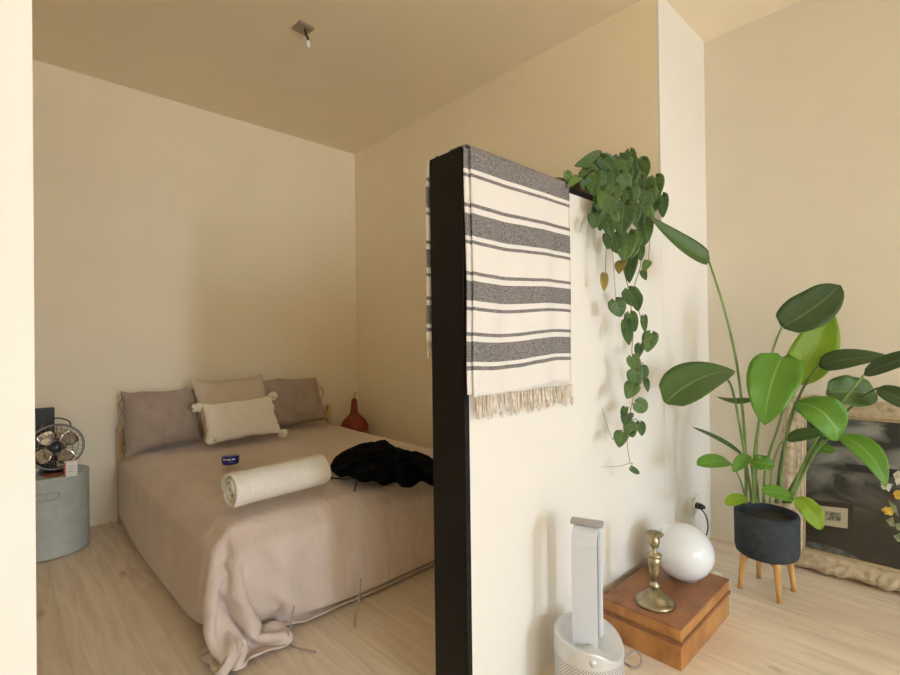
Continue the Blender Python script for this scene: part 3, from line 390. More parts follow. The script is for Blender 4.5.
0,0,0,0,0,-1,1,0,0,0,0,1,0,0,0,1,1,15,12,7,3,1,-1,0,2,0,-8,1,6,2,0,0,1,-14,-7,0,11,16,15,-3,-8,-4,5,9,-16,0,0,2,7,-27,2,-13,36,-8,9,-26,4,-1,-10,-9,-3,0,0,0,2,0,1,-1,1,0,0,-1,1,0,0,0,1,0,-1,0,0,0,0,0,-1,0,-1,-1,1,-1,3,9,12,16,15,8,-5,-5,-16,23,4,2,0,0,-1,0,-6,-7,17,5,23,-25,9,-3,-1,1,
7,5,0,-17,-20,26,-13,4,-11,2,-11,-13,14,20,-39,1,0,0,-1,1,0,1,-1,1,-1,0,0,1,-1,0,1,0,-1,0,0,1,-1,0,0,0,0,-1,1,0,-1,4,-3,0,0,-1,3,16,8,0,2,-3,15,0,-7,-7,-7,3,-3,-2,-15,3,20,27,-22,8,-3,1,-5,7,9,-14,2,-41,17,-5,7,-3,-19,3,-6,12,-1,-6,0,1,2,2,3,3,2,0,2,1,1,0,1,0,-1,0,-1,-1,0,-1,0,0,-2,-2,
-2,-1,-3,-3,-3,-4,5,-1,0,-1,0,-1,15,6,0,-9,7,-11,-10,0,0,15,2,-11,1,-15,-3,29,7,-16,2,-1,16,-12,-5,5,-34,12,-1,-11,9,-12,-1,4,-4,2,1,1,4,5,8,8,1,-3,-1,-1,1,0,0,-1,-1,-1,0,-1,0,-1,0,0,0,-1,1,-1,0,-1,0,1,0,0,-3,1,0,5,-20,-7,-1,17,6,-6,-2,-15,7,-2,-1,16,-16,9,-7,4,-11,-13,34,17,-22,2,0,4,-4,-3,
-5,-11,-2,-2,-2,-13,9,9,1,-16,2,13,7,9,0,-4,-3,0,0,2,-1,-1,-1,0,-1,0,0,0,0,0,0,-1,0,0,0,1,0,0,0,0,0,1,-2,-1,1,-2,8,-20,-12,-6,33,25,-50,10,3,4,4,24,-6,-2,-17,0,4,3,-24,-1,42,-11,-7,0,2,3,-4,-10,-8,4,3,8,-10,2,-8,-11,24,4,6,-3,-3,-3,-1,1,0,0,-1,0,0,-1,0,0,1,0,0,1,-1,0,-1,0,0,0,1,0,0,0,1,
0,0,-2,1,-5,7,1,-10,-6,27,-12,15,-12,-7,-1,1,21,0,-10,-6,-11,2,3,13,-3,-28,20,-2,4,2,1,1,-7,-16,16,2,0,-7,-4,-13,21,6,5,-1,-4,-4,-1,0,0,0,-1,-1,-2,0,2,2,0,-1,1,0,0,0,0,0,0,-1,1,0,0,0,0,1,0,0,-1,-2,3,0,4,-4,2,0,-3,0,6,-6,0,2,20,8,-2,-13,-10,-15,1,6,-9,16,-11,4,7,4,4,1,-3,-16,12,-2,-3,-3,
-14,16,5,7,0,-5,-5,-1,0,0,1,0,-2,-2,2,2,0,0,0,0,0,0,0,0,0,0,0,0,-1,0,1,1,-1,0,1,1,-1,-1,0,0,3,0,2,-2,-3,-3,-3,7,3,19,28,-1,-2,-3,-9,-8,-26,-1,17,-17,4,19,-5,-1,2,4,5,-1,-5,-1,2,-1,5,-4,7,2,-3,-7,-1,0,0,2,-1,-1,-2,3,3,-1,0,-2,0,1,-1,0,0,0,0,0,0,0,0,0,0,0,1,-1,0,1,0,-1,0,0,3,0,1,-1,-4,
-5,4,6,16,4,24,3,1,-3,-11,7,-17,-26,3,10,-6,-5,30,7,6,0,-2,-11,-13,2,0,2,-6,10,6,-1,-10,-1,0,0,1,0,-1,0,3,2,-1,-2,-1,0,0,0,0,0,0,-1,1,0,1,0,-1,0,0,0,0,0,-1,1,2,-2,-1,1,3,1,1,-3,-4,-2,6,15,7,-1,30,-1,-15,15,-11,-3,7,-12,-28,-5,5,0,-6,25,16,3,5,-7,-21,3,0,14,-10,5,3,-11,-4,3,-2,3,1,-2,0,0,
2,0,-2,0,-1,1,0,0,0,0,0,1,-1,0,0,0,1,0,0,0,-1,0,0,0,0,1,-1,0,2,2,0,-3,-5,3,14,9,2,-9,6,-9,35,-17,7,-11,17,-1,-7,-21,-22,0,3,1,0,42,-2,5,-17,-11,-16,18,4,11,-11,-9,8,-5,2,2,-3,2,-2,3,-1,-1,-1,0,1,-1,1,-1,1,0,0,0,0,1,-1,0,0,0,0,0,1,-1,0,0,1,0,-1,0,2,3,0,-4,-5,13,12,2,-10,-10,15,17,-30,26,
-4,2,-24,28,0,-3,0,-23,-18,-8,8,13,24,-1,7,-45,31,-22,20,-5,-12,9,-5,-1,5,-4,1,-1,1,0,-1,-1,1,0,0,1,-1,0,0,0,1,0,0,-1,0,0,0,0,0,0,0,0,0,-1,1,1,0,-1,1,4,1,-7,3,20,1,-2,-11,-9,30,-17,19,-9,1,-28,28,-10,12,5,-12,6,-2,-12,-13,-5,25,14,-9,-2,-19,16,0,-15,5,-4,0,4,-4,0,0,0,1,-2,1,-1,0,1,0,-1,0,0,
-1,1,-1,0,0,0,0,0,0,0,-1,0,0,1,0,0,-1,-1,0,0,0,7,-3,-7,30,-5,-14,7,-17,24,15,1,10,0,-2,-8,-18,-8,-3,10,34,0,-1,-2,-5,-35,-7,36,8,-1,3,-2,1,-2,3,-4,2,-2,0,0,-1,0,1,-1,-1,1,0,0,0,0,1,-3,0,1,1,0,0,-1,0,0,0,-1,1,0,0,0,0,0,0,0,0,0,-1,0,-4,11,-12,1,5,-25,32,-9,24,-1,-27,13,-4,14,-3,-2,6,5,-42,
17,14,17,1,-5,-21,-20,35,3,2,0,-5,5,-6,6,-3,1,0,-1,1,0,-1,1,0,0,0,0,-1,1,-1,2,0,-1,-1,0,0,1,-1,0,0,1,0,0,-1,0,0,0,0,1,0,0,2,0,-2,1,6,-31,13,11,-9,-7,16,-1,5,-21,19,11,-7,-6,-9,-3,28,-1,-2,-10,4,6,2,-7,-21,18,-3,0,3,-1,2,-2,0,1,0,0,0,-1,1,0,0,0,0,-1,1,-1,0,0,1,-1,1,0,0,-1,1,0,0,0,0,0,
1,-1,0,0,0,0,0,-1,-1,-1,5,-16,-8,30,-7,-21,-4,2,9,2,9,10,3,-1,-1,-1,4,-2,0,-4,-1,1,2,2,0,0,0,1,-3,0,0,0,0,0,1,-1,0,0,0,0,0,-1,1,0,-1,0,0,0,0,2,-1,0,-1,0,0,1,-1,0,0,0,0,-1,0,1,0,0,0,0,0,0,-1,1,-1,4,0,-7,-13,11,-4,-4,17,14,0,0,-1,-4,1,4,0,2,-1,0,0,0,0,0,0,0,0,1,2,-2,0,0,0,0,0,0,0,0,
0,0,0,1,-1,-1,1,0,-1,1,1,-1,0,0,0,0,0,-1,1,0,0,0,0,1,-1,0,0,0,0,0,0,0,1,1,1,-4,-3,-4,-1,7,-1,-1,27,3,1,1,-5,3,1,0,2,-1,-1,0,0,0,1,0,1,0,0,0,-1,1,0,0,-1,0,0,1,0,0,-1,1,0,-1,1,0,-1,0,1,0,0,0,0,0,-1,0,0,1,0,0,-1,0,0,0,1,0,0,0,0,-1,0,1,0,0,0,-1,0,1,-1,-8,7,-1,32,-1,0,-1,1,-1,1,1,0,
0,0,0,0,1,-1,1,-1,0,0,0,1,0,0,-1,1,0,0,-1,0,1,0,0,-1,1,-1,0,1,0,0,0,0,0,0,-1,1,0,0,0,-1,0,1,0,0,0,0,-1,0,0,0,1,0,0,0,-1,1,-1,0,0,0,-1,-4,4,32,-1,0,-1,2,0,-1,2,-1,0,0,0,1,-1,1,-1,1,0,0,0,0,0,-1,1,0,-1,0,1,0,-1,1,-1,1,-1,1,0,-1,1,0,1,-2,0,0,1,-1,0,0,0,1,0,-1,0,0,0,0,1,0,0,0,-1,
0,0,0,1,-1,1,-1,0,0,1,-2,0,32,-3,0,1,0,2,0,0,1,-1,1,0,-1,1,-1,1,-1,0,0,1,0,-1,1,0,-1,1,0,0,-1,1,-1,1,-1,1,-1,1,0,1,0,-2,1,0,0,-1,1,0,0,0,-1,0,1,0,0,0,0,0,0,-1,0,1,0,0,0,0,0,0,0,-1,1,0,-1,-1,30,-8,3,4,1,1,1,1,-1,1,-1,1,0,0,0,-1,1,0,0,-1,1,0,0,-1,1,0,-1,0,1,0,0,-1,1,-1,1,-1,1,-1,
0,1,0,-1,0,1,0,0,0,-1,1,0,0,-1,0,1,0,-1,0,1,0,0,0,0,0,0,0,-1,1,0,0,0,0,-1,27,0,-2,7,-2,-2,4,0,1,-1,1,-1,1,-1,0,1,-1,0,0,1,-1,1,-1,1,0,-1,1,0,0,-1,1,0,-1,1,-1,1,0,0,0,-1,0,1,0,0,-1,0,0,1,0,-1,0,1,0,-1,0,1,0,-1,0,0,0,0,1,0,0,0,-1,1,0,-1,1,0,27,0,5,-1,-2,3,1,-1,0,1,-1,1,-1,1,0,-1,
1,0,0,-1,1,-1,1,0,-1,1,0,0,-1,1,-1,0,1,-1,1,0,0,-1,0,1,0,-1,0,0,1,0,0,-1,0,1,0,0,0,0,0,0,-1,1,0,0,0,0,-1,0,0,1,0,-1,1,0,0,0,27,3,2,-2,0,3,-1,1,-1,0,1,-1,1,-1,0,1,-1,0,0,1,-1,1,0,-1,1,0,-1,0,1,-1,1,0,-1,1,-1,0,0,1,0,-1,0,1,0,0,0,-1,0,1,0,0,0,0,0,-1,0,0,1,0,0,0,0,0,0,0,0,-1,1,0,
-1,1,-1,0,24,6,0,-1,3,0,1,-1,1,0,-1,1,-1,1,0,-1,1,0,0,0,0,0,-1,1,0,-1,1,0,-1,1,-1,1,0,-1,1,0,0,0,-1,1,0,0,-1,0,0,1,0,0,-1,0,0,0,0,1,0,0,0,0,0,0,0,0,0,0,0,0,-1,1,0,0,0,0,19,13,-4,0,4,1,-1,1,-1,0,1,-1,1,-1,0,1,-1,1,0,-1,1,-1,1,0,-1,1,0,-1,1,0,0,0,0,0,0,0,0,-1,1,0,-1,0,1,0,0,-1,0,
0,1,0,0,0,0,0,0,-1,0,0,0,0,0,0,0,0,0,1,0,-1,0,0,1,0,32,-1,1,0,0,1,0,-1,1,0,-1,1,-1,1,0,-1,1,-1,0,1,-1,1,0,-1,1,0,-1,1,0,-1,1,0,0,0,0,-1,0,1,-1,0,1,0,0,-1,0,1,0,0,-1,0,0,0,0,0,0,1,0,0,0,0,0,0,0,0,0,-1,0,1,0,0,-1,0,33,-3,1,1,1,-1,0,1,0,-1,1,-1,1,-1,0,1,0,0,0,0,0,0,-1,1,-1,0,1,
0,-1,1,0,-1,1,0,0,0,0,-1,1,0,-1,0,0,1,0,-1,0,0,1,0,0,0,0,0,0,0,0,0,-1,1,0,0,0,0,0,0,0,-1,0,0,1,0,32,0,1,0,0,0,0,-1,0,1,-1,1,-1,1,0,-1,0,0,1,-1,1,-1,1,-1,1,0,-1,0,1,0,-1,1,0,0,0,0,-1,1,-1,0,1,0,0,0,-1,1,0,0,0,-1,0,0,0,0,0,0,0,0,1,-1,0,0,0,0,0,1,0,0,0,0,0,-1,33,-1,0,0,0,0,0,1,
0,-1,1,-1,1,-1,1,0,-1,1,-1,1,-1,1,0,0,0,-1,1,0,0,-1,1,0,-1,1,-1,1,0,-1,1,0,0,0,0,-1,1,-1,0,0,0,1,0,0,0,0,0,0,0,0,0,0,0,0,0,0,0,-1,1,-1,0,0,0,1,33,0,0,0,0,0,0,0,-1,1,-1,1,-1,1,-1,0,1,-1,1,-1,1,0,0,0,0,0,0,-1,0,1,-1,0,1,0,0,-1,1,0,0,0,0,0,0,0,-1,1,0,0,0,-1,0,1,0,0,0,0,0,0,0,0,
0,0,0,-1,1,0,-1,1,0,0,0,0,32,1,0,-1,1,-1,0,0,1,-1,1,-1,1,-1,1,0,0,0,-1,1,0,0,0,0,0,0,-1,1,0,-1,1,0,-1,0,0,1,-1,1,0,0,0,0,0,0,0,0,-1,0,0,1,0,-1,0,0,0,0,0,0,0,0,0,0,0,1,0,0,0,0,0,0,-1,0,33,-1,0,1,-1,1,0,0,-1,1,-1,1,-1,1,-1,1,-1,1,0,-1,0,0,0,1,-1,1,0,0,-1,1,0,-1,1,-1,1,-1,1,0,0,
0,0,0,-1,0,1,-1,1,0,0,0,-1,1,0,0,0,0,0,0,0,0,0,0,0,0,-1,1,0,-1,0,0,1,0,33,0,0,0,0,0,0,0,0,0,0,0,0,-1,1,-1,1,-1,1,0,0,0,0,-1,1,-1,1,-1,1,-1,0,1,-1,1,-1,1,0,0,0,-1,0,0,1,0,-1,1,0,0,0,-1,1,-1,0,1,0,0,0,0,0,0,0,0,0,0,0,-1,0,1,0,0,0,0,32,0,0,0,1,0,0,0,0,0,0,-1,1,0,-1,1,0,0,0,0,0,
0,-1,1,-1,1,-1,1,-1,1,0,-1,1,-1,1,-1,0,0,0,1,0,0,-1,1,0,0,0,0,0,1,0,0,0,-2,0,0,0,0,0,0,0,1,0,0,0,0,0,0,0,0,-1,0,33,0,0,0,0,-1,0,0,1,0,0,0,-1,1,0,0,-1,1,-1,1,-1,0,1,-1,1,-1,1,-1,1,0,-1,1,-1,1,-1,1,0,0,0,-1,0,0,1,-1,1,0,0,0,0,0,0,0,-1,1,0,0,0,0,0,0,0,-1,1,0,0,-1,0,0,0,0,1,0,33,
0,0,0,0,1,-1,0,0,-1,0,1,0,-1,1,-1,1,-1,1,-1,1,0,-1,1,-1,1,-1,1,-1,0,1,-1,1,-1,1,0,-1,0,0,1,0,0,-1,1,0,-1,1,0,0,-1,0,0,1,0,0,-1,1,0,0,0,0,0,-1,0,0,1,0,0,0,0,0,0,32,0,1,1,-1,0,0,0,-1,1,0,-1,0,1,-1,1,-1,1,-1,1,0,-1,1,-1,1,-1,1,-1,1,0,-1,1,-1,1,-1,0,1,0,0,-1,0,0,1,-1,0,1,-1,0,0,1,0,
0,-1,0,0,1,-1,0,0,1,0,0,0,0,0,0,0,0,0,0,0,0,32,1,0,0,0,-1,1,-1,1,-1,1,0,0,-1,1,-1,1,0,0,-1,0,1,-1,1,-1,1,-1,1,-1,0,1,-1,1,0,0,0,-1,0,0,1,0,0,-1,1,0,0,0,0,0,0,-1,0,1,0,0,0,0,0,0,-1,0,0,0,0,0,0,1,0,0,0,-1,0,33,0,-1,0,1,0,0,0,-1,1,-1,0,1,0,0,0,0,-1,1,0,0,-1,1,-1,1,-1,1,0,0,0,-1,
1,0,-1,1,0,0,0,0,0,-1,0,1,0,0,0,-1,0,0,0,1,0,0,0,0,-1,0,1,0,0,0,0,0,0,0,0,-1,0,0,0,1,0,32,0,1,0,-1,1,-1,1,0,-1,1,0,0,0,-1,1,-1,1,-1,1,-1,1,0,0,-1,1,0,-1,1,-1,1,-1,0,1,0,0,0,0,-1,0,1,0,-1,0,0,0,1,0,0,0,-1,0,0,0,0,1,0,-1,0,0,1,0,0,0,0,0,0,0,0,0,0,0,33,-1,0,0,1,-1,1,-1,1,0,-1,1,
-1,1,0,-1,1,-1,1,-1,1,0,-1,0,1,0,-1,1,-1,1,-1,1,0,0,-1,0,1,-1,1,0,-1,0,1,0,0,0,-1,0,0,0,1,0,0,0,0,0,0,0,0,0,-1,0,1,0,0,0,0,0,0,0,0,0,32,1,0,0,0,0,-1,1,-1,1,0,-1,1,-1,1,0,-1,1,-1,1,0,-1,1,0,0,-1,1,-1,1,-1,1,0,-1,0,1,0,-1,1,0,-1,1,0,0,-1,0,0,1,0,0,0,0,-1,0,1,0,0,0,0,0,0,0,0,-1,
0,0,0,0,1,0,0,-1,0,33,-1,0,0,0,1,0,-1,1,-1,1,0,0,0,-1,0,1,-1,1,-1,0,1,-1,1,-1,1,-1,1,-1,1,0,-1,1,0,-1,0,1,-1,0,1,0,-1,0,1,0,0,-1,0,0,0,0,1,0,-1,0,0,0,0,0,0,1,0,0,0,0,0,0,-1,0,0,1,0,32,1,0,0,0,-1,1,0,-1,1,-1,1,-1,1,0,0,0,0,0,0,0,-1,1,-1,1,-1,1,-1,1,0,-1,1,-1,0,1,0,-1,1,0,-1,0,1,
0,-1,0,0,1,0,0,0,0,0,0,0,0,0,0,0,0,0,-1,1,0,0,0,0,0,0,0,0,0,0,32,0,0,1,0,0,-1,1,0,-1,1,-1,1,-1,1,0,0,0,0,0,-1,1,-1,1,-1,0,0,1,0,-1,1,-1,1,0,-1,0,1,0,-1,1,0,0,-1,1,0,-1,0,0,0,0,0,0,0,0,0,0,0,0,1,0,0,-1,0,0,0,0,0,1,0,0,0,0,33,0,0,-1,0,1,0,-1,1,0,-1,1,-1,1,-1,1,-1,1,-1,0,1,0,0,
0,0,0,0,-1,0,1,-1,1,0,-1,1,0,0,-1,1,-1,0,0,1,0,-1,1,0,0,0,0,0,0,0,0,0,0,0,0,0,0,0,0,0,0,0,0,0,-1,0,0,1,0,33,0,0,0,0,-1,1,0,-1,1,0,-1,1,-1,1,-1,1,-1,1,0,0,-1,1,-1,1,0,-1,1,0,-1,1,0,-1,1,-1,0,0,1,-1,1,0,0,-1,0,1,0,0,0,0,0,0,0,0,-1,0,1,0,0,0,0,-1,1,0,0,-1,1,0,0,0,0,0,0,32,0,0,0,
1,0,-1,1,0,-1,1,0,-1,1,-1,1,-1,1,-1,1,-1,1,-1,1,-1,1,0,0,-1,1,0,-1,1,-1,1,0,-1,0,1,0,-1,0,1,0,0,0,0,0,-1,0,0,0,0,1,0,-1,0,1,-1,0,1,-1,0,0,1,-1,0,1,0,0,-1,1,32,1,0,0,-1,1,0,-1,1,0,-1,1,0,0,0,-1,1,-1,1,-1,1,-1,1,-1,1,-1,1,-1,1,-1,0,1,-1,1,-1,0,1,0,0,-1,1,0,0,-1,0,0,0,0,1,0,0,0,0,
0,0,0,0,0,0,0,0,0,0,0,0,0,0,-1,1,0,0,-1,33,-1,0,1,0,-1,1,0,-1,1,0,-1,1,-1,1,0,0,0,-1,1,-1,1,-1,1,-1,1,-1,1,-1,1,0,-1,1,0,0,0,0,-1,0,1,0,-1,0,1,0,0,0,0,-1,0,0,1,0,0,0,0,0,-1,0,0,0,0,0,0,0,0,1,0,-1,1,0,0,32,1,0,0,0,0,-1,1,0,-1,0,1,0,0,-1,1,-1,0,1,-1,1,-1,1,-1,1,-1,1,-1,1,0,-1,1,
0,-1,1,-1,0,1,0,-1,0,1,0,-1,0,0,0,0,1,0,0,-1,0,0,0,0,0,1,0,0,0,0,0,0,0,0,-1,1,0,-1,1,0,33,-1,1,0,0,0,0,-1,1,0,0,0,-1,1,0,-1,1,0,-1,1,-1,1,-1,1,-1,1,-1,1,0,-1,1,-1,0,1,0,0,0,-1,0,1,0,-1,0,1,0,0,0,0,-1,0,1,0,0,0,0,0,0,-1,0,0,0,1,0,0,0,0,0,-1,1,0,0,0,32,1,0,-1,1,0,0,0,-1,1,0,0,
0,-1,1,0,-1,1,0,0,0,0,0,-1,1,-1,1,0,-1,1,-1,1,0,-1,0,0,0,1,0,-1,0,1,0,0,-1,0,0,0,1,0,-1,0,0,0,0,0,1,0,0,0,0,-1,0,0,0,1,0,0,0,0,0,0,33,0,-1,1,-1,0,1,0,0,-1,1,-1,0,1,-1,0,1,-1,1,-1,1,-1,1,0,0,0,0,-1,1,-1,1,-1,0,1,-1,1,0,-1,0,1,0,0,-1,0,1,0,0,0,0,-1,1,0,0,0,0,0,-1,0,0,1,0,0,0,0,
0,-1,1,0,-1,1,-1,1,32,0,1,-1,1,0,-1,0,1,0,-1,1,0,-1,1,0,-1,1,-1,1,-1,1,-1,1,-1,1,-1,1,-1,1,-1,1,0,-1,1,-1,0,1,0,-1,0,0,1,0,0,0,-1,0,0,1,-1,0,0,0,1,0,0,0,0,-1,0,1,0,0,0,0,-1,1,0,0,0,0,33,0,-1,1,0,0,0,0,-1,1,0,-1,1,0,-1,1,0,-1,1,-1,1,-1,1,-1,1,-1,1,-1,1,-1,1,-1,0,1,-1,1,0,-1,0,1,0,
0,0,-1,0,0,1,0,0,0,0,0,0,0,-1,0,0,1,0,0,0,-1,0,0,0,1,0,-1,1,0,0,0,32,0,1,0,-1,0,1,0,0,-1,1,0,-1,1,0,-1,1,0,-1,1,-1,1,-1,1,-1,1,-1,1,-1,1,-1,1,0,-1,1,0,-1,1,0,0,0,-1,0,1,0,0,-1,0,0,0,0,1,0,0,0,0,0,-1,1,0,0,0,0,0,0,-1,1,0,0,-1,1,0,33,0,0,-1,1,0,-1,0,1,0,-1,0,1,-1,0,1,-1,1,0,0,0,
-1,1,-1,1,-1,1,-1,1,-1,1,-1,0,1,0,-1,1,0,0,0,-1,1,0,0,0,-1,1,0,0,0,0,-1,0,1,0,0,0,0,-1,0,0,0,0,0,1,0,-1,1,-1,1,0,0,33,0,-1,1,0,0,0,0,-1,1,0,0,-1,1,0,-1,1,-1,1,-1,0,1,-1,1,-1,1,-1,1,-1,1,-1,1,0,-1,0,1,0,0,0,-1,1,-1,0,0,0,1,0,0,0,-1,1,0,0,-1,0,0,1,0,0,0,0,0,0,0,-1,1,0,0,0,0,0,-1,
32,0,1,0,0,0,-1,0,1,-1,1,0,0,-1,1,0,-1,1,-1,1,0,0,0,-1,1,-1,1,-1,1,0,0,-1,0,1,0,0,-1,1,0,0,0,0,0,0,0,0,0,-1,0,1,-1,0,1,0,0,0,-1,0,0,1,0,0,0,0,0,-1,0,0,1,0,-1,1,33,0,0,0,-1,0,1,0,-1,1,-1,0,1,0,-1,1,0,-1,1,-1,1,-1,0,1,-1,1,-1,1,-1,0,1,0,0,-1,0,0,1,-1,0,1,-1,1,-1,1,0,-1,0,1,0,0,0,
0,-1,0,1,0,0,0,0,-1,0,0,0,0,0,1,0,0,0,-1,1,0,33,-1,0,0,1,0,0,0,0,0,0,0,-1,0,1,-1,0,1,-1,0,0,1,0,-1,1,-1,1,-1,1,0,-1,1,-1,1,0,0,0,0,0,-1,1,-1,1,0,0,0,0,0,-1,0,0,1,0,0,-1,0,0,0,1,0,0,0,0,0,0,-1,1,0,-1,1,0,0,32,1,0,0,0,0,-1,0,1,-1,1,0,0,0,-1,1,0,-1,0,1,-1,0,1,0,-1,1,-1,1,0,-1,1,
0,0,0,0,0,-1,1,-1,1,0,0,0,-1,0,1,-1,0,1,0,0,-1,0,1,0,0,0,0,-1,0,0,0,0,1,0,0,0,-1,1,0,0,0,33,-1,0,0,0,0,1,0,-1,1,-1,0,0,1,0,-1,0,1,0,-1,1,0,-1,1,0,-1,1,-1,0,1,-1,0,1,0,0,-1,1,-1,1,0,-1,1,0,0,0,0,0,0,0,-1,1,0,0,-1,0,0,0,1,0,0,0,0,0,-1,0,1,-1,1,0,0,0,0,32,1,0,0,0,0,0,0,0,-1,1,0,
0,-1,0,0,1,-1,0,1,-1,0,1,-1,1,0,-1,0,0,0,1,0,0,-1,0,1,0,-1,0,0,1,0,0,0,-1,0,1,0,-1,1,-1,0,1,0,0,0,0,-1,0,0,1,0,0,-1,1,-1,1,-1,0,0,1,0,33,0,0,0,0,-1,0,0,0,1,-1,1,0,0,0,0,-1,0,1,-1,1,0,-1,1,-1,1,0,0,0,0,0,-1,0,1,0,-1,0,1,0,-1,0,0,0,0,1,0,0,-1,1,-1,1,0,-1,0,1,0,0,0,0,0,-1,0,0,0,
0,1,-1,1,0,0,0,1,32,0,0,0,0,1,0,-1,1,-1,1,-1,1,0,0,0,-1,1,-1,0,0,0,1,-1,1,-1,0,1,-1,0,0,1,0,-1,0,1,0,-1,0,1,0,0,0,0,0,-1,0,1,0,0,-1,1,0,0,-1,0,0,1,0,0,0,0,-2,2,-1,0,1,-1,1,0,0,-1,33,0,0,0,0,0,-1,1,-1,1,-1,1,-1,0,0,0,1,0,0,0,0,0,-1,1,-1,1,0,-1,1,0,0,0,-1,1,0,0,-1,1,-1,1,0,-1,0,
0,0,1,0,0,-1,0,1,-1,0,1,0,0,0,-1,0,0,0,0,1,-1,1,0,0,0,-1,1,-1,1,32,0,0,0,0,0,1,-1,0,-1,1,-1,2,0,0,-1,0,-1,1,0,0,0,1,-1,1,-1,0,1,-1,0,0,0,1,0,0,-1,1,0,0,-2,1,1,0,0,0,0,-1,0,1,0,0,0,0,-1,0,0,1,0,0,0,0,-2,2,-1,0,0,0,1,0,-1,1,0,33,0,0,0,0,-1,0,1,0,-1,0,1,-2,1,0,1,-1,0,-1,1,0,0,0,
1,-1,1,0,0,0,0,-1,1,-1,0,0,1,0,-1,0,0,1,0,0,-1,0,0,1,0,0,-1,1,0,0,0,0,0,-1,0,0,1,-1,0,0,1,-1,0,1,-1,0,1,0,0,33,0,0,0,-1,1,-1,0,0,1,-1,-1,1,0,0,0,1,-1,0,-2,1,2,-1,0,1,0,0,-1,1,-1,0,0,1,0,0,-1,0,1,0,-1,0,0,0,1,0,0,0,-1,0,0,0,0,0,0,1,0,0,0,0,-1,0,0,0,1,0,0,-1,0,1,-1,0,0,33,0,0,
-1,0,0,1,0,0,-1,0,1,-1,0,0,0,0,1,-1,0,-2,-2,4,-1,1,0,1,0,-1,1,0,-1,0,0,0,1,0,-1,0,0,0,0,1,-1,1,-1,0,0,1,-1,0,0,0,0,0,1,0,-1,1,0,-3,3,0,-2,1,1,0,0,-1,1,0,0,32,1,-1,1,0,0,-1,0,0,1,0,-1,0,0,1,0,-1,0,1,-1,0,-1,-3,5,-3,1,0,1,-1,1,1,-1,-2,3,-1,-1,1,1,-1,0,0,0,0,-1,1,0,0,-1,1,0,1,-1,0,
0,0,0,0,0,1,-2,1,0,0,0,1,-1,-1,0,2,-1,0,0,30,1,2,-1,0,0,1,0,-1,0,0,0,1,-1,0,0,1,-1,0,0,-1,1,-2,-4,6,-3,2,0,2,-4,3,0,-1,0,1,0,-2,2,1,-1,0,-1,0,1,-1,0,1,0,0,0,0,-1,1,-1,1,0,-2,2,0,-2,2,1,-1,0,0,-1,0,2,-1,1,0,0,25,4,1,3,0,0,-1,0,1,0,0,0,-1,1,0,-1,0,1,0,0,-1,-1,2,-1,-5,5,-4,3,-3,5,
-6,5,-1,0,-1,2,-2,1,1,0,0,-1,1,-1,1,-1,1,-1,1,0,0,0,0,-1,1,-1,0,1,-1,0,2,-1,0,0,-1,0,1,0,0,0,0,0,8,24,1,-1,0,0,1,0,-1,0,0,0,1,-1,0,1,-1,0,0,0,0,-2,0,1,1,-3,2,-3,3,-2,3,-4,4,-3,1,-1,3,-3,0,3,-2,2,-2,2,-2,2,-2,3,-3,3,-3,2,-1,2,-3,0,2,-2,-1,4,-1,-1,0,1,-1,1,0,0,1,0,0,0,21,-1,5,-1,-3,
20,13,-2,1,-5,-13,-8,-3,13,17,8,22,-8,-9,-11,-10,-21,-4,5,31,-22,-14,12,-10,1,0,-1,2,2,-1,-1,-1,-1,-1,-1,0,0,0,0,0,1,-1,1,0,-1,1,-1,0,3,8,-8,22,-22,0,0,0,0,0,0,3,-3,0,0,1,-1,0,0,0,19,1,8,-13,-35,-13,10,1,11,13,-5,1,10,10,-21,4,23,-19,-20,-7,22,32,-34,-5,-3,40,-40,11,-2,1,0,-4,-2,1,1,1,1,1,1,
0,0,0,0,0,-1,1,-1,0,1,-1,1,0,-3,-5,25,-39,22,0,0,0,0,1,11,-15,3,15,2,-18,1,0,0,4,14,3,-13,16,4,-7,-23,-4,1,-8,10,20,-12,5,-11,-13,2,17,7,-13,0,2,1,-19,46,-44,39,-10,-4,-5,-2,1,-1,0,0,0,0,0,-1,1,1,-1,0,0,0,0,0,0,0,0,0,0,0,-2,-19,16,2,0,0,0,0,15,-15,-1,16,-24,15,-6,0,0,0,-4,4,6,32,-17,18,
-12,4,-11,-29,8,18,-10,2,-2,2,-28,-4,22,-9,19,16,-27,33,-16,-6,23,-3,3,1,-1,0,-1,0,-1,0,0,1,-1,1,-1,0,1,0,0,0,-1,1,0,-1,1,0,0,1,-1,2,-2,-7,-7,-7,-5,3,-1,-11,2,-16,39,-33,11,1,-3,3,3,-15,9,5,34,-9,3,-6,-4,7,-7,-10,-1,-2,-1,22,-12,0,-37,27,22,-5,5,2,-4,-3,-10,-9,2,-9,-3,-2,-2,-1,0,0,-1,-1,1,-1,
0,-1,0,0,0,0,1,-1,1,1,0,2,2,2,5,8,-5,10,13,7,0,-8,-17,10,7,-5,-36,10,10,-3,4,-5,10,0,-4,-17,-13,24,36,3,-4,-4,-3,0,-1,-20,-1,-22,45,-17,20,-3,2,-3,-14,12,3,-33,1,-3,-1,8,4,2,2,0,0,-2,0,-1,0,1,0,0,0,0,1,0,0,0,-1,0,0,-1,0,-1,-2,-3,14,-14,-6,1,7,11,16,3,0,-1,-1,3,-2,2,-2,0,15,-5,-1,8,-1,-27,
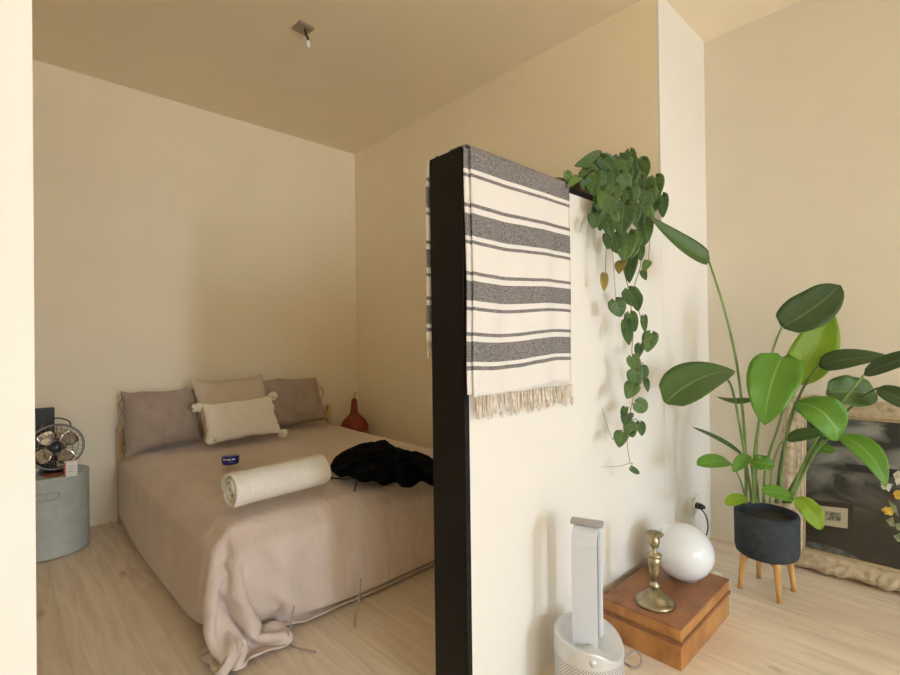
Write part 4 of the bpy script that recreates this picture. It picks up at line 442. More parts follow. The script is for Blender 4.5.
9,32,3,0,-3,-5,0,-12,-27,36,-6,12,1,3,-2,-14,4,-12,17,0,-5,-1,1,2,3,2,1,1,1,1,0,1,0,0,-1,0,0,0,-1,0,0,0,0,0,-1,-1,-2,-3,-3,-5,-7,9,0,-1,-2,1,-2,16,2,-3,-5,6,-5,-22,-5,-5,-15,13,10,-17,24,4,-32,19,30,-1,-5,-3,-10,21,-8,-9,7,0,-7,7,-4,-3,4,-2,0,2,1,3,2,2,-1,0,0,1,-1,0,1,-1,0,0,1,0,0,0,0,0,
0,-1,0,0,0,0,0,0,0,0,1,-1,0,0,0,-7,-8,-3,16,-1,-2,0,-15,13,-2,-1,-14,-9,1,28,-30,26,16,-31,16,35,-2,-4,0,-5,5,-5,-2,4,1,-2,-10,10,4,0,-7,1,6,0,-1,0,1,0,1,-1,1,0,-1,1,0,0,0,0,0,0,-1,0,0,1,0,0,0,-1,0,1,0,0,-1,1,0,0,0,-1,-3,-11,-12,23,-13,1,12,1,0,1,1,4,-20,-1,3,-12,5,29,5,-1,23,3,-3,-2,-1,
-2,-6,4,1,1,2,-1,0,-3,-13,16,0,-1,1,0,0,1,-1,1,-1,1,0,-1,0,0,0,0,0,0,1,0,0,0,0,-1,0,1,0,0,-1,0,1,-1,0,0,0,1,-1,0,-3,-17,21,-10,8,0,1,0,4,3,-26,-1,29,-16,-1,-9,3,27,21,1,-1,2,-1,-1,-9,1,6,0,0,0,-1,-10,11,0,-1,0,1,0,1,-1,1,0,0,0,0,0,0,0,0,0,0,0,-1,0,0,0,0,1,0,-1,0,0,1,0,-1,1,0,0,-1,
0,0,1,-1,0,0,0,-2,2,0,0,-4,1,-5,-2,-7,28,-16,1,-2,-8,12,33,6,0,-1,-1,-8,0,4,1,1,-1,-6,7,0,-1,-1,2,0,0,-1,1,-1,0,1,0,0,1,-1,0,0,0,-1,0,1,0,0,0,-1,0,0,1,0,0,-1,0,1,0,-1,0,1,0,-1,0,1,-1,0,0,1,-1,0,-9,3,1,0,-10,-13,7,29,-11,-4,-6,-2,8,24,-4,-1,1,10,-4,5,-1,1,-1,0,0,-1,-1,2,0,0,1,0,-1,1,
0,0,-1,1,-1,1,0,-1,0,1,0,-1,0,0,0,1,0,0,0,-1,0,1,0,-1,0,1,0,-1,0,1,-1,0,0,0,1,-1,0,-6,-7,0,-1,7,-6,11,-29,6,15,-4,8,-7,-5,16,20,-4,3,0,-3,5,1,-1,1,-1,0,-1,0,1,1,0,-1,1,0,0,-1,0,1,-1,1,-1,0,1,0,-1,0,1,0,0,0,0,-1,0,0,1,0,0,-1,1,0,-1,0,1,0,-1,1,-1,0,0,0,0,-4,-6,-4,2,-4,25,-21,7,-16,
-11,5,8,-6,8,2,0,20,13,-2,-3,-3,6,2,1,-4,4,-1,-2,3,0,-1,0,1,-1,1,-1,1,-1,0,1,-1,1,0,-1,0,1,0,-1,0,0,0,0,1,0,0,0,-1,0,1,0,-1,1,0,0,-1,1,-1,0,0,0,0,-3,-5,-5,-2,18,-44,24,23,-16,20,-28,-3,1,2,-3,-1,-3,6,11,22,0,-6,1,9,-7,6,0,-4,4,0,0,1,0,-1,1,-1,1,-1,1,-1,0,1,-1,0,1,0,-1,0,1,0,0,0,0,0,
0,-1,0,1,0,0,0,0,0,0,-1,1,-1,1,-1,0,0,-2,-6,-2,-7,-2,-19,16,-23,19,-12,16,25,-20,-1,2,-2,-4,0,-6,19,-10,25,6,-16,13,0,2,-1,2,2,-1,1,-1,0,1,-1,1,-1,1,-1,1,0,-1,1,0,-1,0,1,0,0,0,0,0,0,-1,0,1,0,-1,0,1,0,0,0,-1,1,-1,1,-1,0,0,0,-8,0,-11,1,1,10,18,-30,-8,28,2,-30,15,-2,-4,0,3,-1,1,-1,7,-5,14,
5,0,10,-4,-1,6,-2,2,-1,1,0,0,0,-1,1,-1,1,-1,0,1,0,-1,1,0,0,0,0,0,0,0,-1,1,0,0,0,0,0,-1,0,1,0,0,0,1,-1,-1,0,0,-13,5,-19,5,6,1,10,-38,46,0,-8,-32,38,-2,-2,3,-9,0,-2,1,0,15,-4,-3,14,-5,-2,0,0,2,-2,3,-1,0,1,0,1,0,-1,1,0,1,-1,0,0,0,-1,2,0,-1,0,1,0,0,0,0,0,0,0,1,0,0,-1,0,0,1,0,-1,0,1,3,
-14,13,-22,18,-1,-6,-2,-20,25,-26,4,-6,36,0,0,-2,-1,-9,2,3,-1,2,2,12,2,-5,4,-3,2,4,-5,5,-5,3,0,0,-1,0,0,1,0,-1,0,1,0,-1,1,1,-3,0,2,0,-1,0,0,1,0,0,0,0,-1,0,0,1,0,0,0,0,0,-1,-1,2,-2,-9,18,-11,-5,0,0,5,21,-7,-38,17,-6,-6,-2,-4,-2,22,-2,-1,3,2,1,6,7,11,0,4,-3,-3,1,-1,2,-1,-1,0,1,-1,1,0,-1,
1,0,-1,0,1,0,0,1,0,-1,0,0,0,0,-1,0,0,0,0,1,-1,0,0,0,0,0,0,1,2,1,-5,6,-1,-16,-2,5,-1,0,15,-45,7,23,4,-1,-4,-5,6,1,0,1,1,0,-1,0,-1,-2,-4,8,10,0,-1,0,0,-1,0,1,0,0,1,0,0,1,0,0,1,0,-1,0,0,0,0,0,0,0,0,0,1,0,0,0,0,0,1,0,0,0,0,0,0,0,0,1,-1,-16,3,11,3,-5,2,1,-3,2,-1,6,-5,-11,1,7,0,4,1,0,
0,0,0,-1,1,0,-1,0,-1,-2,0,0,0,1,0,0,0,0,0,0,0,0,0,0,0,0,1,0,0,0,0,0,0,0,0,0,0,0,0,0,0,0,0,0,0,0,0,0,0,0,0,-1,1,1,-10,-2,-3,10,-2,-1,-18,28,-8,6,-19,4,2,2,2,1,0,0,0,-1,0,1,0,0,2,-3,1,0,0,0,0,0,0,0,0,0,0,0,0,0,0,0,0,0,0,0,0,0,0,0,0,0,0,0,0,0,0,0,0,0,0,0,0,0,0,0,0,0,0,0,0,4,
-4,0,0,-14,9,-1,0,-7,13,5,-4,-11,0,2,3,-1,0,0,0,0,0,0,1,0,0,0,-1,0,0,0,0,0,0,0,0,0,0,0,0,0,0,0,0,0,0,0,0,0,0,0,0,0,0,0,0,0,0,0,0,0,0,0,0,0,0,0,0,0,0,0,0,0,4,-3,-4,0,-8,5,0,1,9,1,-11,-3,1,2,0,0,0,0,0,1,-1,0,0,0,1,-1,0,0,0,0,0,0,0,0,0,0,0,0,0,0,0,0,0,0,0,0,0,0,0,0,0,0,0,0,0,
0,0,0,0,0,0,0,0,0,0,0,0,0,0,0,-1,1,-3,2,1,-1,-2,-2,0,16,-3,-3,-1,-9,-2,3,-1,0,0,1,-1,0,1,0,-1,1,0,-1,0,0,0,0,0,0,0,0,0,0,0,0,0,0,0,0,0,0,0,0,0,0,0,0,0,0,0,0,0,0,0,0,0,0,0,0,0,0,0,0,0,0,0,0,0,0,0,0,-1,1,-2,-2,0,-17,19,4,-18,19,-7,-1,1,1,0,-1,1,0,-1,0,0,0,0,0,0,0,0,0,0,0,0,0,0,
0,0,0,0,0,0,0,0,0,0,0,0,0,0,0,0,0,0,0,0,0,0,0,0,0,0,0,0,0,0,0,0,0,0,0,0,0,1,-1,1,-1,-1,-1,0,4,2,-11,12,-21,14,0,-1,0,1,1,-1,0,1,-1,1,0,-1,0,0,0,0,0,0,0,0,0,0,0,0,0,0,0,0,0,0,0,0,0,0,0,0,0,0,0,0,0,0,0,0,0,0,0,0,0,0,0,0,0,0,0,0,0,1,0,-1,0,-1,0,1,-1,-2,8,-2,-13,-7,13,3,0,0,1,
-1,0,1,-1,0,1,-1,0,1,0,-1,0,0,0,0,0,0,0,0,0,0,0,0,0,0,0,0,0,0,0,0,0,0,0,0,0,0,0,0,0,0,0,0,0,0,0,0,0,0,0,0,0,0,0,0,0,0,0,0,1,-1,-1,-1,13,-9,-15,1,9,2,0,1,-1,0,0,0,1,-1,0,0,0,0,0,0,0,0,0,0,0,0,0,0,0,0,0,0,0,0,0,0,0,0,0,0,0,0,0,0,0,0,0,0,0,0,0,0,0,0,0,0,0,0,0,0,0,0,0,0,0,0,
0,0,0,0,0,1,7,-22,-1,7,8,0,0,0,0,0,0,0,0,0,0,0,0,-1,1,-1,1,0,0,0,0,0,0,0,0,0,0,0,0,0,0,0,0,0,0,0,0,0,0,0,0,0,0,0,0,0,0,0,0,0,0,0,0,0,0,0,0,0,0,0,0,0,0,0,-1,1,-1,2,-8,-10,-1,13,3,1,0,0,0,0,0,0,0,1,0,0,-1,0,1,-1,0,0,0,0,0,0,0,0,0,0,0,0,0,0,0,0,0,0,0,0,0,0,0,0,0,0,0,0,0,0,0,
0,0,0,0,0,0,0,0,0,0,0,0,0,0,0,0,0,0,-1,1,0,-9,1,4,2,2,0,0,0,0,1,0,-1,0,0,0,0,0,0,0,0,0,0,0,0,0,0,0,0,0,0,0,0,0,0,0,0,0,0,0,0,0,0,0,0,0,0,0,0,0,0,0,0,0,0,0,0,0,0,0,0,0,0,0,0,0,1,-1,0,0,0,0,1,-13,6,3,0,3,0,1,0,0,-1,0,1,-1,0,0,0,0,0,0,1,-1,0,0,0,0,0,0,0,0,0,0,0,0,0,0,0,0,
0,0,0,0,0,0,0,0,0,0,0,0,0,0,0,0,0,0,0,0,0,0,0,0,0,0,0,0,0,0,0,0,0,0,-1,-2,3,0,-1,1,0,0,0,0,0,0,0,1,-1,0,0,0,0,0,0,0,0,0,0,0,0,0,0,0,0,0,0,0,0,0,0,0,0,0,0,0,0,0,0,0,0,0,0,0,0,0,0,0,0,0,0,0,0,0,0,0,0,0,0,0,-1,1,0,0,0,-1,0,0,0,0,-1,2,0,0,0,-1,0,0,0,0,1,0,0,-1,1,-1,0,0,0,0,
0,0,0,0,0,0,0,0,0,0,0,0,0,0,0,0,0,0,0,0,0,0,0,0,0,0,0,0,0,0,0,0,0,0,0,0,0,0,0,0,0,0,0,0,-1,1,0,0,0,0,0,0,-1,1,0,0,0,0,0,0,0,0,0,0,0,1,-1,0,0,0,0,0,0,0,0,0,0,0,0,0,0,0,0,0,0,0,0,0,0,0,0,0,0,0,0,0,0,0,0,0,0,0,0,0,0,0,0,0,0,0,0,0,-1,1,0,0,0,-1,0,1,0,0,0,0,0,1,0,-1,0,1,-1,
0,1,0,-1,0,0,0,0,0,0,0,0,0,0,0,0,0,0,0,0,0,0,0,0,0,0,0,0,0,0,0,0,0,0,0,0,0,0,0,0,0,0,0,0,0,0,0,0,0,0,0,0,0,0,-1,1,0,0,0,0,0,0,0,0,0,0,0,0,1,-1,0,1,-1,0,0,1,-1,0,0,1,-1,0,0,0,0,0,0,0,0,0,0,0,0,0,0,0,0,0,0,0,0,0,0,0,0,0,0,0,0,0,0,0,0,0,0,0,0,0,0,0,0,0,0,0,0,0,0,0,-1,1,0,
0,-1,0,0,0,0,0,0,0,0,1,-1,0,1,-1,0,0,1,0,-1,0,0,0,0,0,0,0,0,0,0,0,0,0,0,0,0,0,0,0,0,0,0,0,0,0,0,0,0,0,0,0,0,0,0,0,0,0,0,0,0,0,0,0,0,0,0,0,0,0,0,-1,0,1,0,0,0,0,0,0,1,-1,0,0,1,0,-1,0,0,0,0,0,1,-1,1,-2,1,0,0,0,0,0,0,0,0,0,0,0,0,0,0,0,0,0,0,0,0,0,0,0,0,0,0,0,0,0,0,0,0,0,0,
0,0,0,0,0,0,0,0,0,0,0,0,0,0,-1,1,0,0,0,0,1,-1,1,0,-1,0,0,1,0,-1,0,0,1,-1,1,-1,0,0,0,0,0,0,0,0,0,0,0,0,0,0,0,0,0,0,0,0,0,0,0,0,0,0,0,0,0,0,0,0,0,0,0,0,0,0,0,0,0,0,0,0,0,-1,0,1,0,0,1,-1,0,0,0,0,0,1,-1,0,1,0,-1,0,0,1,0,-1,0,0,0,0,0,0,0,0,0,0,0,0,0,0,0,0,0,0,0,0,0,0,0,0,0,0,
0,0,0,0,0,0,0,0,0,0,0,0,0,0,0,0,0,0,0,0,0,0,0,0,0,0,0,0,0,0,0,0,0,0,1,-1,1,0,-1,0,1,0,-1,0,0,1,-1,1,-1,0,-1,1,0,0,0,0,0,0,0,0,0,0,0,0,0,0,0,0,0,0,0,0,0,0,0,0,0,0,0,0,0,0,0,0,0,0,0,0,0,0,0,0,0,0,0,0,0,0,0,0,-1,0,0,0,0,0,0,1,-1,0,1,-1,0,0,1,-1,0,0,1,-1,1,-1,0,0,0,0,0,0,0,
0,0,0,0,0,0,0,0,0,0,0,0,0,0,0,0,0,0,0,0,0,0,0,0,0,0,0,0,0,0,0,0,0,0,0,0,1,-1,0,0,-1,0,1,0,0,0,0,0,0,0,0,1,-1,0,1,0,-1,0,1,0,0,-1,0,0,1,-1,0,0,0,0,0,0,0,0,0,0,0,0,0,0,0,0,0,0,0,0,0,0,0,0,0,0,0,0,0,0,0,0,0,0,0,0,0,0,0,0,0,0,0,-1,0,1,0,0,-1,0,1,0,0,0,0,1,-1,0,1,-1,0,0,1,0,
-1,0,0,0,0,0,-1,2,-1,0,0,0,0,0,0,0,0,0,0,0,0,0,0,0,0,0,0,0,0,0,0,0,0,0,0,0,0,0,0,0,0,0,0,0,0,0,0,0,0,0,0,0,0,-1,1,0,0,0,0,0,0,0,0,0,1,0,-1,1,0,0,0,-1,1,0,0,-1,0,1,0,-1,0,0,0,0,0,0,0,0,0,0,0,0,0,0,0,0,0,0,0,0,0,0,0,0,0,0,0,0,0,0,0,0,0,0,0,0,0,0,0,0,0,0,0,0,0,0,0,-1,1,0,
-1,0,0,0,0,1,-1,0,1,-1,0,0,0,1,-1,0,0,1,0,-1,0,-1,1,0,0,0,0,0,0,0,0,0,0,0,0,0,0,0,0,0,0,0,0,0,0,0,0,0,0,0,0,0,0,0,0,0,0,0,0,0,0,0,0,0,0,0,0,0,-1,1,0,0,0,0,0,0,0,0,1,-1,0,1,-1,0,0,0,1,0,-1,0,0,0,0,0,0,0,0,0,0,0,0,0,0,0,0,0,0,0,0,0,0,0,0,0,0,0,0,0,0,0,0,0,0,0,0,0,0,0,0,0,
0,0,0,0,0,0,0,0,0,0,0,0,-1,1,0,0,0,0,0,1,-1,1,-1,0,1,-1,1,0,-1,0,1,-1,0,-1,1,0,0,0,0,0,0,0,0,0,0,0,0,0,0,0,0,0,0,0,0,0,0,0,0,0,0,0,0,0,0,0,0,0,0,0,0,0,0,0,0,0,0,0,0,0,0,0,0,0,0,0,0,0,0,0,0,0,1,-1,0,0,0,1,-1,0,1,0,-1,1,-2,0,1,0,0,0,0,0,0,0,0,0,0,0,0,0,0,0,0,0,0,0,0,0,0,0,
0,0,0,0,0,0,0,0,0,0,0,0,0,0,0,0,0,0,0,0,0,0,-1,1,0,0,0,0,0,-1,1,0,0,1,-1,1,0,-1,0,0,0,1,-1,0,1,-1,0,2,-1,-2,1,0,0,0,0,0,0,0,0,0,0,0,0,0,0,0,0,0,0,0,0,0,0,0,0,0,0,0,0,0,0,0,0,0,0,0,0,0,0,0,0,0,0,0,0,0,0,0,0,-1,0,0,0,0,0,0,1,-1,1,0,0,0,0,-1,1,0,-1,0,1,1,-2,0,0,0,0,0,0,0,0,
0,0,0,0,0,0,0,0,0,0,0,0,0,0,0,0,0,0,0,0,0,0,0,0,0,0,0,0,0,0,0,0,0,0,0,0,0,0,0,0,0,0,0,0,0,0,0,0,0,0,1,-1,1,0,0,0,-1,0,0,1,-1,0,0,0,0,0,0,0,0,0,0,0,0,0,0,0,0,0,0,0,0,0,0,0,0,0,0,0,0,0,0,0,0,0,0,0,0,0,0,0,0,0,0,0,0,0,0,0,0,-1,0,1,0,0,0,0,1,-1,0,0,1,0,-1,1,0,0,-1,0,1,0,-1,
0,1,0,-1,0,0,0,0,0,0,0,0,0,0,0,0,0,0,0,0,0,0,0,0,0,0,0,0,0,0,0,0,0,0,0,0,0,0,0,0,0,0,0,0,0,0,0,0,1,-2,1,0,0,0,0,0,0,0,0,0,0,0,1,0,0,-1,0,1,0,-1,0,1,0,-1,0,1,0,-1,0,0,0,0,0,0,0,0,0,0,0,0,0,0,0,0,0,0,0,0,0,0,0,0,0,0,0,0,4,-4,0,0,0,0,0,0,0,0,0,0,0,0,0,0,-1,1,1,-1,0,0,1,0,
0,0,0,1,-1,1,-1,1,0,-1,0,1,-1,0,0,0,1,0,-1,0,0,0,0,0,0,0,0,0,0,0,0,0,0,0,0,0,0,0,0,0,0,0,0,0,0,0,0,0,2,-2,0,0,0,0,0,0,0,0,0,0,0,0,0,0,0,0,0,0,0,1,-1,0,0,0,0,0,1,-1,1,-1,0,1,0,-1,1,0,0,0,-1,0,0,0,0,0,0,0,0,0,0,0,0,0,0,0,0,0,0,0,0,0,0,0,0,0,0,0,0,0,0,0,1,-1,0,0,0,0,0,0,0,
0,0,0,0,0,-1,1,0,-1,1,1,0,-1,1,0,0,0,0,1,0,0,0,0,0,-1,0,1,0,0,-1,0,0,0,0,0,0,0,0,0,0,0,0,0,0,0,0,0,0,0,0,0,0,0,0,0,0,0,0,0,0,0,0,0,1,-1,0,0,0,0,0,0,0,0,0,0,0,0,0,0,-1,1,0,0,0,1,-1,0,0,0,0,1,-1,1,-1,1,-1,1,0,0,0,0,0,-1,0,0,0,0,0,0,0,0,0,0,0,0,0,0,0,0,0,0,0,0,0,0,0,0,0,0,
0,0,0,0,0,0,1,-1,0,0,0,0,0,0,0,0,0,0,0,0,0,1,-1,0,0,0,1,-1,0,0,0,0,0,1,0,0,0,-1,1,0,-1,0,0,0,1,0,-1,0,0,0,0,0,0,0,0,0,0,0,0,0,0,0,0,0,0,0,0,0,0,0,0,0,0,0,0,0,0,0,1,-1,0,0,0,0,0,0,0,0,0,0,0,0,0,0,0,0,1,0,-1,0,1,0,0,0,0,1,0,-1,1,0,0,-1,1,0,0,-1,1,-1,0,0,0,0,0,0,0,0,0,0,0,
0,0,0,0,0,0,0,0,0,0,0,0,0,0,0,0,0,0,0,0,0,0,0,0,0,0,0,0,0,0,0,0,0,0,0,0,0,2,-2,0,1,0,0,-1,0,0,0,0,1,0,0,0,0,-1,1,0,-1,0,1,-1,1,0,0,0,-1,0,0,0,0,0,0,0,0,0,0,0,0,0,0,0,5,-5,0,0,0,0,0,0,0,0,0,0,0,1,-1,0,0,0,0,0,0,0,0,0,0,0,0,-1,2,1,-2,1,-1,0,0,1,0,0,0,0,1,0,0,0,0,0,0,0,0,0,
0,0,-1,1,0,-1,0,0,0,0,0,0,0,0,0,0,0,0,0,0,0,0,2,-2,0,0,0,0,0,0,0,0,0,0,0,1,-1,0,0,0,0,0,0,0,0,0,0,0,0,0,0,0,0,0,1,0,0,-1,0,0,0,0,1,0,0,0,0,0,0,-1,1,0,-1,1,0,-1,0,1,-1,0,0,0,0,0,0,0,0,0,0,0,0,0,0,0,2,-2,0,0,0,0,0,0,0,0,0,0,0,1,-1,0,0,0,0,0,0,0,0,0,0,0,0,0,0,1,-1,1,0,0,0,
0,0,0,0,0,1,0,0,0,0,0,0,0,0,0,0,-1,1,0,0,-1,0,0,0,0,0,0,0,0,0,0,0,0,0,0,0,0,1,-1,0,0,0,0,0,0,0,0,0,0,0,0,0,0,0,0,0,0,0,0,0,0,0,0,0,0,1,-1,-1,2,0,0,0,0,0,0,0,0,0,1,0,0,0,0,0,0,0,0,0,0,-1,0,1,-1,0,0,0,0,0,0,0,0,0,0,0,0,0,0,0,0,2,-2,0,0,0,0,0,0,0,0,0,0,0,1,-1,0,0,0,0,0,0,
0,0,0,0,0,0,0,1,0,0,-1,1,0,0,0,0,0,0,0,2,-1,1,-1,0,0,0,0,0,0,0,0,0,0,0,0,-1,0,0,0,0,0,0,0,0,0,0,0,0,0,0,0,0,0,0,0,0,0,0,0,0,0,0,0,0,0,0,0,0,0,0,0,0,0,0,0,0,0,0,0,1,-1,0,1,0,0,0,0,0,0,0,0,1,0,0,1,0,0,-1,1,-1,0,1,-1,0,-1,1,-1,0,0,0,0,0,0,0,0,0,0,0,0,0,0,0,0,1,-1,0,0,0,0,0,
0,0,0,0,0,0,0,0,0,0,0,0,0,0,0,0,0,0,0,0,0,1,-1,0,1,0,0,0,1,0,0,0,0,1,1,-1,0,0,0,0,0,0,0,0,1,-1,0,0,-1,0,0,0,0,0,0,0,3,-3,0,0,0,0,0,0,0,0,0,0,0,0,0,0,0,0,0,0,0,0,1,-1,0,0,0,0,0,0,0,0,0,0,0,0,6,-5,-1,1,-1,1,0,1,-1,0,0,0,0,1,0,1,-1,1,0,0,-1,1,-1,0,0,0,0,0,-1,0,0,0,0,0,0,0,
-3,8,-5,0,0,0,0,0,0,0,0,0,0,0,0,0,0,0,0,0,0,0,0,0,0,0,0,0,0,0,0,0,0,0,0,0,3,-3,1,-1,1,1,0,-1,1,0,0,0,0,1,1,0,0,-1,1,0,0,-1,1,0,-1,1,-2,0,1,-1,0,0,0,0,0,0,0,2,-1,-1,0,0,0,0,0,0,0,0,0,0,0,0,0,0,0,0,0,0,1,-1,0,0,0,0,0,0,0,0,0,0,0,2,1,-4,2,0,0,0,0,1,-1,0,0,0,0,2,-1,0,1,0,0,0,
0,0,0,-1,1,-1,1,-1,0,-1,0,0,0,0,0,0,0,-5,13,-8,0,0,0,0,0,0,0,4,-4,0,0,0,0,0,0,0,0,0,0,0,0,0,0,0,0,0,0,0,0,0,0,10,-11,2,1,-1,1,0,0,0,0,0,0,0,0,2,0,0,-1,1,0,1,-1,0,-1,1,0,1,-1,0,-1,-1,0,0,0,0,0,0,0,-2,3,-1,0,0,0,0,0,-1,1,3,-3,0,0,0,0,0,0,0,0,0,1,-1,0,0,0,0,0,0,0,0,0,0,4,1,-12,
7,2,0,-1,1,0,-1,1,0,0,0,0,2,0,-1,1,0,0,-1,2,-1,1,-1,0,-3,9,-9,4,-3,0,0,0,0,0,0,0,0,1,1,-2,0,0,0,0,-1,1,-5,14,-9,0,0,0,0,0,0,0,1,0,0,0,0,-1,0,0,0,0,0,0,0,10,-11,-2,4,0,1,1,-1,0,0,-1,0,0,0,1,1,-1,1,0,0,0,0,0,1,-2,1,0,-1,-3,11,-7,2,-3,-1,0,0,0,0,0,0,0,7,-7,0,0,0,0,-1,2,0,2,-2,-1,
1,-1,0,2,-1,3,-2,1,-1,0,0,-1,-1,0,0,0,1,-1,5,2,-13,6,2,0,0,0,0,0,0,0,0,0,0,0,1,1,0,-1,0,0,1,0,0,1,-1,0,-1,-1,0,-8,20,-7,0,-3,-2,0,0,0,0,-5,8,-3,0,0,0,0,-1,2,1,2,-1,0,0,0,-1,2,-2,3,-1,-1,1,1,-2,0,-1,-1,0,1,0,1,4,-4,-5,5,0,-2,3,-1,-1,0,0,0,0,0,0,1,1,-1,0,1,-1,0,0,0,1,0,1,-1,1,-2,
-3,7,-16,27,-11,4,-4,-2,-3,0,0,-1,3,1,-3,2,-2,0,-1,3,2,1,-1,1,0,4,-4,0,1,1,-3,0,1,0,0,1,-2,-1,0,6,-5,2,7,-13,0,8,-6,0,3,-3,0,0,0,0,3,-3,0,1,0,0,0,0,1,0,-1,0,0,1,0,0,-3,4,-1,0,1,-13,27,-13,9,-5,-1,-4,7,-10,1,4,8,-11,2,5,-12,7,1,1,0,1,-1,2,-1,0,-1,1,-1,0,0,2,-1,2,-3,-1,4,-2,-2,6,-3,-12,
8,4,-8,2,8,-13,5,0,0,0,14,-8,-5,0,0,1,-1,0,0,0,1,0,-1,0,0,2,0,-2,1,-4,11,-6,-11,26,-14,11,-5,1,-10,15,-18,9,4,-1,-3,-3,10,-8,1,0,0,3,-2,1,0,0,-1,0,0,-2,2,2,-2,1,-2,0,5,-8,3,5,-9,-1,5,0,-7,11,-15,6,0,0,0,1,-18,33,-4,-11,1,0,0,0,0,0,0,0,1,0,0,0,-2,3,-1,-1,3,7,-7,-10,24,-15,15,-8,5,-14,18,
-10,1,1,2,-6,5,0,-4,0,1,2,-2,0,0,2,-2,1,-1,-2,2,1,-1,1,-3,2,2,-3,3,-1,-8,1,5,-2,5,-14,4,0,1,0,1,-1,-2,-7,11,0,-1,0,0,0,0,0,0,0,-1,0,0,0,-1,-3,3,2,0,10,0,-3,-8,14,-5,7,-5,4,-8,10,-10,8,-2,2,-10,9,0,-12,10,-5,6,-5,5,-7,7,-7,8,-12,13,-7,5,-7,8,0,-9,8,1,-14,0,11,-1,-4,-11,6,0,0,2,0,-1,1]
def sheet(P, nx, ny):
    bm = bmesh.new(); V = [[bm.verts.new(P[j*nx+i]) for i in range(nx)] for j in range(ny)]; grid_faces(bm, V); return bm
P = decode(DUV, 72, 84)
for p in P: p.z = max(p.z, .012)
dvo = link('duvet', sheet(P, 72, 84), 'duvet'); solid(dvo, .010, 0); subsurf(dvo, 1)
tag(dvo, 'taupe cotton duvet spread over the bed and falling to the oak floor', 'duvet')
def string(pts, r, m, parent, name='tie'):
    bm = bmesh.new(); a_tube(bm, spline(pts, 6), r, 6); return link(name, bm, m, parent)
for a in ([(294, 606, 1.955, .20), (290, 628, 1.95, .1), (288, 641, 1.93, .012), (296, 648, 1.90, .008), (316, 652, 1.87, .008)],
          [(361, 579, 1.97, .16), (359, 600, 1.965, .06), (356, 613, 1.94, .01), (355, 627, 1.88, .008)]):
    string([at(px, py, Y=y) if z > .03 else at(px, py, Z=z) for px, py, y, z in a], .0035, 'pillow', dvo)

# ------------------------------------------------------------------ pillows
def pillow(name, tl, tr, br_, bl, thick, m, label, cat, group=None, pinch=.06, wr=.012, n=26, seed=0):
    """tl tr br bl: world corners of the cushion's front outline"""
    tl, tr, br_, bl = map(Vector, (tl, tr, br_, bl)); nrm = (tr-tl).cross(tl-bl).normalized()
    if nrm.y > 0: nrm = -nrm
    sag_ = (tr-tl).length*.03
    bm = bmesh.new()
    def side(sgn):
        V = []
        for j in range(n+1):
            row = []
            for i in range(n+1):
                u, v = i/n*2-1, j/n*2-1
                uu = u*(1-pinch*(1-v*v)*abs(u)**2); vv = v*(1-pinch*(1-u*u)*abs(v)**2)
                a, b_ = (uu+1)/2, (vv+1)/2
                p = (bl*(1-a)+br_*a)*(1-b_)+(tl*(1-a)+tr*a)*b_
                p.z += sag_*(1-u*u)*(-.7 if v > 0 else .15)*abs(v)**2 + .018*noise.noise(Vector((u*2.3+seed, v*2.3, seed)))
                p.x += .014*noise.noise(Vector((u*1.7, v*4.0+seed, 3)))
                e = max(0, (1-u*u)*(1-v*v)); e2 = max(0, (1-u**4)*(1-v**4)); h = thick/2*(.55*e**.5+.45*e2**.6)
                q = p*6+Vector((seed, seed*2, 0))
                h += wr*e**.3*(noise.noise(q*1.2)+.6*noise.noise(q*2.7)+.9*abs(noise.noise(Vector((q.x*1.2+q.z*2, q.z*3.4, q.y))))-.3)
                row.append(bm.verts.new(p+nrm*(h*sgn)))
            V.append(row)
        for j in range(n):
            for i in range(n):
                f = (V[j][i], V[j][i+1], V[j+1][i+1], V[j+1][i]); bm.faces.new(f if sgn > 0 else f[::-1])
    side(1); side(-1); bmesh.ops.remove_doubles(bm, verts=bm.verts, dist=.0012)
    bmesh.ops.recalc_face_normals(bm, faces=bm.faces)
    o = link(name, bm, m); subsurf(o, 1); return tag(o, label, cat, group), nrm
pl, nl = pillow('pillow', at(119, 391, Y=4.13), at(196, 386, Y=4.13), at(203, 438, Y=3.97), at(124, 459, Y=3.97), .23, 'pillow',
    'taupe pillow with fabric ties at the left head of the bed', 'pillow', 'taupe pillows at the head of the bed', .04, .020, seed=1)
pr, nr = pillow('pillow', at(250, 378, Y=4.15), at(316, 376, Y=4.15), at(328, 419, Y=4.0), at(262, 432, Y=4.0), .22, 'pillow',
    'taupe pillow at the head of the bed nearest the red gourd', 'pillow', 'taupe pillows at the head of the bed', .04, .020, seed=5)
sq, nq = pillow('cushion', at(190, 380, Y=4.02), at(263, 374, Y=4.02), at(281, 431, Y=3.86), at(203, 444, Y=3.86), .15, 'beige',
    'plain beige square cushion leaning between the two taupe pillows', 'cushion', None, .07, .004, seed=9)
lu, nu = pillow('cushion', at(199, 404, Y=3.84), at(272, 394, Y=3.84), at(283, 433, Y=3.69), at(207, 445, Y=3.69), .13, 'cream',
    'small cream oblong cushion with tasselled corners in front of the pillows', 'cushion', None, .05, .004, seed=12)
def ties(o, pts):
    for (a, b_, sw) in pts:
        a = Vector(a); b_ = Vector(b_); mid = (a+b_)/2+Vector(sw)
        string([a, (a+mid)/2+Vector(sw)*.3, mid, (b_+mid)/2+Vector((0, 0, -.015)), b_], .005, 'pillow', o)
for y0, y1 in ((398, 409), (411, 421), (428, 440)):
    ties(pl, [(at(122, y0, Y=4.09), at(122, y1, Y=4.05), (-.018, -.02, -.01))])
